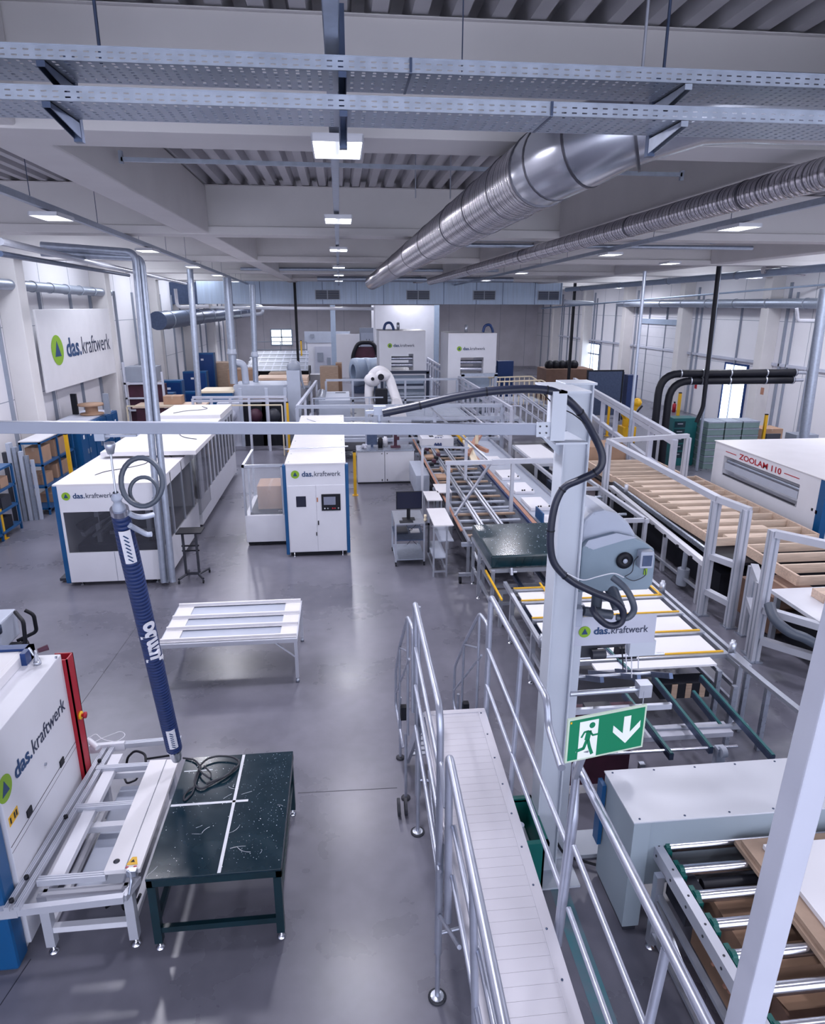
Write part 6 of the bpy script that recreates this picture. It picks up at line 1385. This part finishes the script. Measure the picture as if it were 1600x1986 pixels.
boxes(t, 'slot_panel', 'lightgrey', ((mx+.02, 13.8, 1.38), (mx+.04, 16.85, 1.56))); boxes(t, 'slot', 'darkgrey', ((mx-.004, 13.8, 1.22), (mx, 16.85, 1.27)))
text_mesh('lettering', 'ZOOLAM 110', .20, 'red', t, (mx-.002, 16.2, 1.80), (0,-1,0), (0,0,1), offset=.004, width=1.75)
for (u, v) in ((16.85, 16.35), (14.35, 13.8)): boxes(t, 'red_line', 'red', ((mx-.004, v, 1.855), (mx, u, 1.875)))
boxes(t, 'socket', 'black', ((mx-.01, 13.20, 1.28), (mx, 13.25, 1.34))); boxes(t, 'socket', 'maroon', ((mx-.01, 13.05, 1.25), (mx, 13.12, 1.33)))
# things behind it
cr = thing('crate', 'x', 'crate', (0,0,0))
mb = MB(); mb.box((-.3,-.4,0),(.3,.4,.22)); mb.build('crate_body', 'crate_green', cr)
mb = MB(); mb.box((-.31,-.41,.19),(.31,.41,.235)); mb.build('crate_rim', 'galv', cr)
i = 0
for a in range(3):
    for b in range(4):
        o = cr if i == 0 else dup(cr); i += 1
        place(o, (13.2+a*.66, 22.8, .9+b*.245-.9), None, 'grey-green crate, %s of the %s stack beside the emergency exit' % (['lowest', 'second', 'third', 'topmost'][b], ['left', 'middle', 'right'][a]), 'grey-green crates stacked by the exit')
for a in range(3):
    for b in range(3):
        o = dup(cr); place(o, (13.2+a*.66, 22.8, .98+b*.245), None, 'grey-green crate in the upper %s of the %s stack beside the emergency exit' % (['part', 'middle', 'end'][b], ['left', 'middle', 'right'][a]), 'grey-green crates stacked by the exit')
for i, (p0, p1, h, m, lab) in enumerate((((11.9, 23.0), (12.8, 23.6), 1.75, 'teal', 'teal tool locker with drawers behind the laminating machine'),)):
    t = thing('tool_locker', lab, 'locker', ((p0[0]+p1[0])/2, p0[1], 0)); boxes(t, 'body', m, ((p0[0], p0[1], 0), (p1[0], p1[1], h)))
    for k in range(5):
        d_ = boxes(t, 'drawer', 'dark_teal', ((p0[0]+.05, p0[1]-.02, .3+k*.28), (p0[0]+.45, p0[1], .52+k*.28))); boxes(d_, 'handle', 'alu', ((p0[0]+.15, p0[1]-.035, .42+k*.28), (p0[0]+.35, p0[1]-.02, .45+k*.28)))
t = thing('robot_arm', 'small yellow robot standing behind the white perforated fence', 'robot', (12.2, 27.5, 0))
mb = MB(); mb.box((11.9,27.3,0),(12.5,27.9,.7)); mb.build('base', 'yellow', t, .03)
mb = MB(); mb.rod((12.2,27.6,.6),(12.2,27.6,1.1),.22,12); mb.bar((12.2,27.6,.9),(11.8,27.4,1.5),.2); mb.bar((12.2,27.6,1.0),(12.5,27.5,1.7),.24); mb.ball((12.5,27.5,1.7),.2); mb.build('arm', 'yellow', t)
mb = MB(); mb.tube([(12.1,27.2,.7),(12.3,27.1,1.3),(12.6,27.2,1.6)], .04, 8, bend=.2); mb.build('cable', 'black', t)
for k, (px0, px1, py, r, lab) in enumerate(((15.6, 10.72, 3.44, .085, 'upper'), (15.55, 11.10, 3.19, .085, 'lower'))):
    t = thing('black_pipe', '%s of the two thick black pipes with elbow and silver bands on the right' % lab, 'pipe', (px1, 22, 0), 'black pipe pair')
    mb = MB(); mb.tube([(px0,22,py),(px1,22,py),(px1,22-.0,0.02)], r+.04, 16, bend=.7); mb.build('pipe_run', 'black', t)
    for x in (px0-.05, 14.5, 13.2, 12.2, px1+.7): 
        mb = MB(); mb.rod((x-.02,22,py),(x+.02,22,py), r+.055, 16); mb.build('pipe_band', 'alu', t)
    mb = MB(); mb.rod((px0,22,py),(px0+.35,22,py), .06, 10); mb.build('pipe_end', 'alu', t)
pipe([(12.75, 22.0, 6.97), (12.25, 21.9, 6.98), (12.27, 21.8, 2.3), (12.1, 21.8, 1.8)], .07, 'black', 'tall black cable pole hanging from the ceiling pipes on the right', bend=.15, name='cable_pole')
pipe([(12.42, 22.1, 6.9), (12.5, 22.1, .02)], .05, 'galv', 'slim silver pole next to the tall black cable pole', name='support_pole')
pipe([(8.93, 20.0, 6.6), (8.95, 20.0, .02)], .05, 'galv', 'slim silver pole between crane post and black pipes', name='support_pole')
pipe([(11.90, 16, 6.0), (11.87, 18.0, 2.06)], .12, 'galv', 'slanting silver pipe at the right edge rising from the white machine', name='support_pole') if False else pipe([(15.4, 21, 6.16), (15.573, 21, 1.127)], .16, 'galv', 'thick silver pipe at the right edge rising behind the white machine', name='steel_pipe')
pipe([(15.931, 23, 5.559), (16.045, 23, 5.142), (17.037, 23, 5.142)], .06, 'white', 'small white pipe elbow at the upper right near the thick silver pipe', name='wall_pipe', bend=.1)
ringed([(18.6, 20, 5.72), (18.5, 45, 5.80)], .20, 'galv', 'long grey pipe running along the right wall above the doors', 10)
ringed([(14.5, 12, 6.75), (13.2, 40, 6.55)], .12, 'bluegrey', 'grey pipe running back under the ceiling near the right wall', 6)
pipe([(13.848, 22, 6.771), (15.304, 22, 6.7)], .13, 'duct_metal', 'short bright spiral duct piece at the upper right', name='duct_piece')
pipe([(10.838, 20, 7.404), (14.343, 20, 7.795)], .05, 'bluegrey', 'thin grey pipe crossing at the upper right beside the thick column', name='wall_pipe')
pipe([(11.77, 40, 5.506), (19.037, 26, 6.448)], .04, 'bluegrey', 'thin pipe running along the upper right wall', name='wall_pipe')
pipe([(12.398, 38, 5.842), (14.124, 38, 5.763)], .13, 'lightgrey', 'short pale duct end beside the right black support post', name='duct_piece')
t = thing('fan_unit', 'grey box-shaped fan unit on the floor near the right wall', 'fan', (16.8, 22.5, 0))
boxes(t, 'housing', 'grey', ((15.3, 21.0, .0), (16.1, 21.6, 1.45))); mb = MB(); mb.lathe([(.2,0),(.2,.03),(.1,.04),(0,.04)], (15.65, 21.0, 1.05), (0,-1,0)); mb.build('fan_grille', 'darkgrey', t)
t = thing('swivel_chair', 'dark office chair seen behind the white laminating machine', 'chair', (14.5, 20.8, 0))
boxes(t, 'seat', 'darkgrey', ((14.25, 20.6, .95), (14.75, 21.1, 1.05))); boxes(t, 'backrest', 'darkgrey', ((14.25, 21.05, 1.1), (14.75, 21.12, 1.5))); boxes(t, 'base', 'black', ((14.45, 20.8, 0), (14.55, 20.9, .95)))
for k in range(3):
    cardboard_box((15.7+k*.02, 23.6, k*.4), (16.6, 24.4, k*.4+.39), ['lowest brown box in the pile right of the crate stacks', 'middle brown box in the pile right of the crate stacks', 'top brown box in the pile right of the crate stacks'][k], 'cardboard', 'brown boxes by the right wall')
t = thing('notice_board', 'dark grey free-standing panel in front of the white sectional door', 'board', (12.8, 33, 0)); boxes(t, 'panel', 'steel_dark', ((12.3, 33, .3), (14.1, 33.05, 2.5))); boxes(t, 'frame', 'black', ((12.25, 32.98, 2.5), (14.15, 33.07, 2.57)), ((12.25, 32.98, 0), (12.32, 33.07, 2.5)), ((14.08, 32.98, 0), (14.15, 33.07, 2.5)))
mb = MB(); mb.box((14.4, 33, 0), (14.9, 33.5, 2.3)); solo('locker', mb, 'navy', 'narrow dark blue locker beside the dark grey panel', 'locker')
# doors and windows of the right wall
def door_right(n, y0, y1, zt, label=None):
    mb = MB(); mb.box((XR-.04, y0, 0), (XR-.02, y1, zt)); d_ = struct('door_%d' % n, mb, 'day_pane')
    mb = MB(); mb.box((XR-.08, y0-.09, 0), (XR, y0, zt+.09)); mb.box((XR-.08, y1, 0), (XR, y1+.09, zt+.09)); mb.box((XR-.08, y0, zt), (XR, y1, zt+.09)); mb.box((XR-.08, y0, 2.15), (XR, y1, 2.24)); mb.build('door_frame', 'deepblue', d_)
door_right(1, 30.4, 32.2, 2.9); door_right(2, 49.2, 52.0, 2.9)
mb = MB(); mb.box((XR-.05, 37.4, 0), (XR-.01, 42.4, 4.6))
for k in range(8): mb.box((XR-.055, 37.4, .55+k*.55), (XR-.05, 42.4, .56+k*.55), 1)
d_ = struct('door_3', mb, ['white', 'grey'])
mb = MB(); mb.box((XR-.12, 37.2, 4.6), (XR, 42.6, 4.9)); mb.box((XR-.12, 37.2, 0), (XR, 37.4, 4.6)); mb.box((XR-.12, 42.4, 0), (XR, 42.6, 4.6)); mb.build('door_frame', 'bluegrey', d_)
for (y, z, m, lab) in ((33.9, 1.5, 'red', 'red fire extinguisher sign on the right wall column'), (28.6-.4, 1.9, 'copper', 'small orange-brown sign on the thick right column')):
    mb = MB(); mb.box((XR-.64, y-.2, z), (XR-.61, y+.0, z+.3)); solo('wall_label', mb, m, lab, 'sign')
t = thing('fire_extinguisher', 'red fire extinguisher beside the column left of the emergency exit', 'extinguisher', (18.3, 35.6, 0))
mb = MB(); mb.lathe([(0,0),(.1,0),(.1,.42),(.04,.5),(0,.5)], (18.35, 35.6, 0)); mb.build('cylinder', 'red', t); boxes(t, 'valve', 'black', ((18.32,35.55,.5),(18.38,35.65,.58)))

# ================================================================== LEFT WALL FURNITURE
def shelf_unit(x0, x1, y0, y1, h, levels, label, m='blue'):
    t = thing('shelf_unit', label, 'shelf', ((x0+x1)/2, (y0+y1)/2, 0))
    for x in (x0, x1-.05):
        for y in (y0, (y0+y1)/2, y1-.05): boxes(t, 'upright', m, ((x, y, 0), (x+.05, y+.05, h)))
    for k in range(levels): boxes(t, 'shelf', m, ((x0, y0, .15+k*(h-.2)/(levels-1)), (x1, y1, .2+k*(h-.2)/(levels-1))))
    return t
shelf_unit(-8.95, -8.45, 15.6, 17.75, 1.75, 4, 'low blue steel shelf unit standing at the far left edge')
for k, (y, z, s, m) in enumerate(((15.9,.2,.3,'darkgrey'),(16.9,.2,.3,'black'),(16.0,.72,.28,'grey'),(17.0,.72,.3,'darkgrey'),(16.2,1.24,.25,'navy'),(17.1,1.24,.25,'cardboard'),(16.3,1.76,.12,'cardboard'))):
    mb = MB(); mb.box((-8.85, y, z), (-8.5, y+s*1.6, z+s)); solo('storage_bin', mb, m, ['dark grey bin low in the left-edge shelf', 'black bin low in the left-edge shelf', 'grey bin on the second board of the left-edge shelf', 'dark bin on the second board of the left-edge shelf', 'dark blue bin on the third board of the left-edge shelf', 'brown bin on the third board of the left-edge shelf', 'flat brown tray on top of the left-edge shelf'][k], 'bin')
shelf_unit(-8.75, -8.20, 18.9, 21.2, 2.05, 4, 'blue steel shelf with cardboard boxes beside the tall blue lockers')
for k, (y, z, w_, h) in enumerate(((19.1,1.42,.6,.45),(20.0,1.42,.8,.5),(19.1,.82,.5,.3),(19.9,.82,.9,.4),(19.5,.2,1.0,.25))):
    cardboard_box((-8.7, y, z), (-8.28, y+w_, z+h), ['small cardboard box top left in the blue shelf', 'larger cardboard box top right in the blue shelf', 'small cardboard box in the middle left of the blue shelf', 'wide cardboard box in the middle right of the blue shelf', 'low cardboard tray at the bottom of the blue shelf'][k], 'cardboard', 'boxes in the blue shelf')
mb = MB(); mb.box((-8.75, 18.9, 2.06), (-8.2, 21.3, 2.09)); solo('cover_board', mb, 'white_top', 'white board lying on top of the blue shelf', 'board')
t = thing('profile_bundle', 'upright bundle of grey metal profiles wrapped in film against the left column', 'bundle', (-8.5, 18.4, 0))
for k in range(5): boxes(t, 'profile', 'galv' if k % 2 else 'lightgrey', ((-8.80+k*.12, 18.3+.04*k, 0), (-8.71+k*.12, 18.5, 2.15-.12*k)))
boxes(t, 'back_panel', 'darkgrey', ((-8.95, 18.35, 0), (-8.82, 18.5, 1.9)))
for k, (y, lab) in enumerate(((21.5, 'left'), (22.75, 'middle'), (24.0, 'right'))):
    t = thing('tall_locker', '%s of the tall blue steel lockers along the left wall' % lab, 'locker', (-8.6, y+.6, 0), 'tall blue lockers')
    boxes(t, 'body', 'blue', ((-9.3, y, 0), (-8.1, y+1.2, 2.0)))
    for j in range(2):
        d_ = boxes(t, 'door', 'blue', ((-8.1, y+.02+j*.6, .05), (-8.085, y+.58+j*.6, 1.96)), bevel=.004); boxes(d_, 'handle', 'alu', ((-8.085, y+.45+j*.2, 1.1), (-8.06, y+.48+j*.2, 1.25))); boxes(d_, 'sticker', 'paper', ((-8.085, y+.2+j*.6, 1.6), (-8.083, y+.32+j*.6, 1.72)))
mb = MB(); mb.box((-9.2, 21.6, 2.01), (-8.2, 25.0, 2.05)); solo('cover_board', mb, 'offwhite', 'pale board on top of the tall blue lockers', 'board')
t = thing('cable_reel', 'brown wooden reel between two dark holders on top of the blue lockers', 'reel', (-8.5, 24.0, 2.05))
mb = MB(); mb.lathe([(0,0),(.38,0),(.38,.04),(.2,.06),(.2,.28),(.42,.30),(.42,.36),(0,.36)], (-8.5, 23.9, 2.06), n=20); mb.build('spool', 'cardboard', t)
for x, m in ((-9.05, 'black'), (-8.0, 'grey')): boxes(t, 'holder', m, ((x-.09, 23.9, 2.06), (x+.09, 24.0, 2.75)))
t = thing('wire_rack', 'tall dark red rack with white shelves beside the left wall columns', 'rack', (-8.2, 29, 0))
boxes(t, 'frame', 'offwhite', ((-8.9, 29.0, 0), (-8.82, 29.1, 3.4)), ((-7.4, 29.0, 0), (-7.32, 29.1, 3.0)), ((-8.9,29.0,2.5),(-7.4,29.1,2.58)), ((-8.9,29.0,1.9),(-8.1,29.1,1.97)), ((-8.9,29.0,1.4),(-8.1,29.1,1.47)))
boxes(t, 'load', 'maroon', ((-8.8, 29.15, .1), (-7.45, 30, 2.45))); boxes(t, 'mesh_basket', 'grey', ((-8.85, 29.1, 2.6), (-7.6, 30, 3.2)))
for k, (px, py, w_, h, lab) in enumerate(((330, 775, 1.0, 1.7, 'blue cabinet nearest to the left door'), (350, 765, .9, 2.0, 'blue cabinet right of the one by the left door'), (375, 745, .9, 1.2, 'low blue cabinet behind the leftmost pipe'), (392, 738, 1.2, 2.0, 'blue double cabinet right of the leftmost pipe'), (412, 722, 1.0, 2.8, 'tallest blue cabinet at the far left wall'))):
    p = V((-9.886, 40.066, 0)); yy = 30+k*2.3; xx = (px-655)/1300*yy*1.03
    t = thing('blue_cabinet', lab, 'cabinet', (xx, yy, 0), 'blue cabinets at the left door'); boxes(t, 'body', 'blue', ((xx-w_/2, yy, 0), (xx+w_/2, yy+.6, h+.3)))
    d_ = boxes(t, 'door', 'deepblue', ((xx-w_/2+.04, yy-.02, .1), (xx+w_/2-.04, yy, h+.22))); boxes(d_, 'label', 'paper', ((xx-.2, yy-.03, h-.1), (xx-.05, yy-.02, h))); 
t = thing('tool_trolley', 'blue tool trolley with pale top right of the blue cabinets', 'trolley', (-6, 28.8, 0)); boxes(t, 'body', 'blue', ((-5.9, 29.2, 0), (-4.6, 30.6, 2.1))); boxes(t, 'top', 'cream', ((-5.95, 29.15, 2.1), (-4.55, 30.65, 2.18)))
t = thing('packing_table', 'pale wooden table with a small cardboard box below the leftmost pipe', 'table', (-7.2, 27.8, 0)); boxes(t, 'table_top', 'wood', ((-8.2, 27.4, 1.75), (-5.45, 28.6, 1.82))); boxes(t, 'leg', 'maroon', ((-8.1, 27.5, 0), (-6.0, 27.6, 1.7)))
cardboard_box((-7.1, 27.8, 1.83), (-6.4, 28.4, 2.15), 'small cardboard box on the pale packing table')
# dark machines behind the low white fence
for i, (x, m, lab) in enumerate(((-3.55, 'maroon', 'dark machine with a red part behind the low white fence'), (-4.6, 'offwhite', 'pale machine column behind the low white fence'), (-2.8, 'black', 'black machine with hoses behind the low white fence'))):
    t = thing('process_unit', lab, 'machine', (x, 28.6, 0), 'machines behind the low white fence'); boxes(t, 'body', 'black' if i != 1 else 'offwhite', ((x-.5, 28.2, 0), (x+.4, 29.4, 1.8)))
    mb = MB(); mb.ball((x, 28.1, 1.3), .28); mb.build('drum', m if i != 2 else 'darkgrey', t); boxes(t, 'post', 'lightgrey', ((x+.42, 28.1, 0), (x+.55, 28.25, 2.4)))
t = thing('extraction_hood', 'grey sheet-metal hood with upright arm between the pipes and the fenced cell', 'hood', (-2.6, 30, 0))
boxes(t, 'hood_body', 'lightgrey', ((-4.6, 29.6, 1.8), (-1.9, 31.5, 2.35))); boxes(t, 'upright', 'lightgrey', ((-2.3, 29.2, 0), (-1.75, 29.8, 3.0))); mb = MB(); mb.ball((-2.02, 29.5, 3.1), .28); mb.tube(smooth([(-2.0,29.5,3.2),(-1.8,29.5,3.3),(-1.7,29.5,2.6),(-1.6,29.5,2.2)]), .05, 8); mb.build('joint', 'grey', t)
for k, (x, y, z, w_, h, lab) in enumerate(((-4.0, 36, 0, 1.1, 2.0, 'brown cardboard box left of the stacked boxes behind the pipes'), (-3.2, 35.5, 0, 1.0, 2.3, 'tall pale cardboard box behind the grey hood'), (-5.4, 38, 0, 1.5, 2.3, 'dark brown box pile behind the wide flanged pipe'), (-6.9, 40, 0, 1.2, 2.5, 'brown box by the far left wall'))):
    cardboard_box((x-w_/2, y, z), (x+w_/2, y+1.2, h), lab, 'cardboard' if k % 2 == 0 else 'board_edge')
for k in range(3):
    mb = MB(); mb.box((-4.2+.1*k, 32.6+.1*k, 2.0+k*.12), (-1.6, 34.4, 2.1+k*.12)); solo('timber_board', mb, 'wood', ['lowest pale timber board on the saw table', 'middle pale timber board on the saw table', 'top pale timber board on the saw table'][k], 'board', 'timber boards on the saw table')
t = thing('saw_table', 'low table under the pale timber boards behind the grey hood', 'table', (-3, 33.5, 0)); boxes(t, 'table_top', 'grey', ((-4.4, 32.5, 1.9), (-1.5, 34.5, 1.99))); boxes(t, 'leg', 'grey', ((-4.3, 32.6, 0), (-4.2, 32.7, 1.9))); boxes(t, 'leg', 'grey', ((-1.7, 32.6, 0), (-1.6, 32.7, 1.9)))
t = thing('sorting_table', 'wide machine table with grey gridded surface and dark front at the back left', 'table', (-3.8, 42, 0))
boxes(t, 'base', 'black', ((-5.4, 40.5, 1.3), (-1.9, 44, 2.0))); boxes(t, 'front_panel', 'offwhite', ((-5.2, 40.3, 0), (-2.0, 40.5, 1.5)))
mb = MB(); mb.add([(-5.6,40.2,2.0),(-1.9,40.2,2.0),(-2.0,43.9,2.9),(-5.3,43.9,2.9)], [(0,1,2,3)])
for k in range(8): mb.add([(-5.5+k*.48,40.2,2.01),(-5.42+k*.48,40.2,2.01),(-5.15+k*.44,43.9,2.92),(-5.22+k*.44,43.9,2.92)], [(0,1,2,3)], 1)
for k in range(5): 
    f = k/5; mb.add([(-5.5,40.3+3.6*f,2.03+.9*f),(-1.95,40.3+3.6*f,2.03+.9*f),(-1.95,40.5+3.6*f,2.08+.9*f),(-5.5,40.5+3.6*f,2.08+.9*f)], [(0,1,2,3)], 1)
mb.build('grid_surface', ['grey', 'lightgrey'], t)
fence('thin railing behind the gridded machine table at the back left', [(-5.6, 46), (-2.2, 46)], 3.4, rails=(1.0, .85), step=1.7, sec=.06, m='grey')

# ================================================================== FAR END
mb = MB(); a = (-6.38, 65.9, 3.473); b = (-4.543, 65.9, 2.155); mb.box((a[0], 65.95, b[2]), (b[0], 65.98, a[2])); wn = struct('window_2', mb, 'day_pane')
mb = MB(); xm = (a[0]+b[0])/2; zm = (a[2]+b[2])/2; mb.box((xm-.05, 65.9, b[2]), (xm+.05, 65.95, a[2])); mb.box((a[0], 65.9, zm-.05), (b[0], 65.95, zm+.05))
for (u, v) in (((a[0]-.1,b[2]-.1),(a[0],a[2]+.1)), ((b[0],b[2]-.1),(b[0]+.1,a[2]+.1)), ((a[0],a[2]),(b[0],a[2]+.1)), ((a[0],b[2]-.1),(b[0],b[2]))): mb.box((u[0], 65.88, u[1]), (v[0], 65.97, v[1]))
mb.build('window_frame', 'bluegrey', wn)
t = thing('partition_booth', 'white walled office booth with door at the back beside the yellow post', 'booth', (-2, 58, 0))
a = (-2.935, 58, 3.6); b = (-0.382, 58, 1.206)
boxes(t, 'booth_wall', 'white', ((a[0], 58, 0), (b[0]+1.2, 58.2, a[2]-.9))); boxes(t, 'header', 'lightgrey', ((a[0], 57.95, a[2]-.9), (b[0]+1.2, 58.2, a[2])))
boxes(t, 'door_frame', 'offwhite', ((a[0]+.8, 57.9, 0), (a[0]+2.3, 57.95, 2.4))); boxes(t, 'notice', 'grey', ((a[0]+1.0, 57.85, 1.2), (a[0]+1.5, 57.9, 1.9)), ((a[0]+1.8, 57.85, .9), (a[0]+2.1, 57.9, 1.5)), ((a[0]+.5, 57.85, 3.1), (a[0]+.8, 57.9, 3.4)))
mb = MB(); a = (-0.641, 50, 5.741); mb.box((a[0], 50, 0), (a[0]+.35, 50.3, 5.7)); trim(mb, 'bluegrey')
mb = MB(); a = (6.831, 50, 5.755); mb.box((a[0], 50, 0), (a[0]+.35, 50.3, 5.7)); trim(mb, 'bluegrey')
mb = MB(); a = (-0.467, 56, 3.464); b = (2.778, 56, 1.749); mb.box((a[0], 56, 0), (b[0], 56.2, a[2])); trim(mb, 'wall_paint')
mb = MB(); a = (1.539, 55, 3.97); mb.box((a[0], 55, 0), (a[0]+1.3, 55.2, a[2])); trim(mb, 'grey')
t = thing('lettered_panel', 'grey door panel with dark partly hidden lettering left of the bright white wall', 'panel', (a[0]+.6, 54.9, 2.4)); boxes(t, 'panel', 'lightgrey', ((a[0]+.1, 54.9, 1.2), (a[0]+1.25, 54.95, 3.6)))
text_mesh('lettering', 'od he', .55, 'black', t, (a[0]+.12, 54.89, 2.75), (1,0,0), (0,0,1), width=1.0)
for k in range(2):
    c = ((1.336, 46, 1.698), (2.097, 46, 1.693))[k]; t = thing('wire_coil', '%s big grey coil of wire standing left of the left press' % ['left', 'right'][k], 'coil', (c[0], c[1], 0), 'wire coils')
    mb = MB(); mb.lathe([(.55,-.55),(.95,-.55),(.97,-.3),(.95,0),(.97,.3),(.95,.55),(.55,.55),(.55,-.55)], (c[0], c[1], 1.35), (1,.3,0), 24); mb.build('coil_body', 'bluegrey', t); boxes(t, 'cradle', 'steel_dark', ((c[0]-.5, c[1]-.4, 0), (c[0]+.5, c[1]+.4, .5)))
t = thing('vault_rack', 'black arched rack behind the wire coils', 'rack', (1.6, 50, 0))
mb = MB(); c = (1.768, 50, 2.165); mb.tube([(c[0]-.9,50,0),(c[0]-.9,50,2.2),(c[0]-.5,50,3.1),(c[0]+.6,50,3.1),(c[0]+.9,50,2.4),(c[0]+.9,50,0)], .14, 8, bend=.4); mb.build('arch', 'black', t); boxes(t, 'inner_panel', 'maroon', ((c[0]-.75, 50.1, 1.3), (c[0]+.75, 50.2, 2.8)))
for k, (px, py, yy, w_, h, m, lab) in enumerate(((633, 745, 38, 1.0, 3.0, 'board_edge', 'tall stack of beige boards behind the fenced cell'), (651, 745, 39, .35, 3.1, 'cardboard', 'slim brown board stack right of the beige boards'), (612, 735, 42, 1.6, 2.2, 'white', 'white machine block left of the beige board stack'))):
    c = (-1.804, 40, 2.579); xx = (px-655)/1300*yy*1.03; mb = MB(); mb.box((xx-w_/2, yy, 0), (xx+w_/2, yy+1, h-.6)); solo('board_stack' if k < 2 else 'machine_block', mb, m, lab, 'stack' if k < 2 else 'machine')
t = thing('plate_machine', 'low grey machine with rounded brushed cover left of the beige boards', 'machine', (-.6, 29.8, 0)); boxes(t, 'body', 'lightgrey', ((-1.0, 29.4, 0), (.35, 32.6, 1.7))); mb = MB(); mb.rod((-.95, 29.6, 1.6), (-.95, 32.4, 1.6), .25, 16); mb.build('rounded_cover', 'steel', t); boxes(t, 'slot', 'black', ((-.3, 32, 1.701), (.2, 32.2, 1.71)))
mb = MB(); mb.box((8.6, 43, 0), (9.8, 43.6, 3.3)); solo('tall_locker', mb, 'blue', 'tall blue locker right behind the right press', 'locker'); mb = MB(); mb.box((9.9, 42.5, 0), (10.9, 43, 2.3)); solo('tall_locker', mb, 'deepblue', 'lower blue locker right of the tall one behind the right press', 'locker')
cardboard_box((12.6, 41, 0), (15.6, 43, 1.9), 'wide brown crate with dark load near the far right columns', 'cardboard_dark'); mb = MB(); 
for k in range(5): mb.ball((13.0+k*.4, 41.8, 2.1), .3, 8, 6)
solo('sack_pile', mb, 'black', 'dark sacks piled on the wide brown crate', 'sacks')
mb = MB(); mb.box((15.3, 40, 0), (15.8, 40.5, 1.7)); solo('waste_drum', mb, 'cream', 'yellowish container by the far right emergency door', 'container'); mb = MB(); mb.box((16.1, 40, 0), (17.2, 40.7, 1.8)); solo('wheelie_bin', mb, 'steel_dark', 'dark wheelie bin by the far right emergency door', 'bin')
mb = MB(); mb.box((-9.3, 40.5, 0), (-9.2, 42.5, 2.6)); 
mb = MB(); mb.box((XL+.02, 32.2, 0), (XL+.05, 33.9, 2.4)); d_ = struct('door_4', mb, 'bluegrey'); mb = MB(); mb.box((XL, 32.1, 2.4), (XL+.1, 34.0, 2.5)); mb.box((XL, 32.1, 0), (XL+.1, 32.2, 2.4)); mb.box((XL, 33.9, 0), (XL+.1, 34.0, 2.4)); mb.build('door_frame', 'grey', d_)
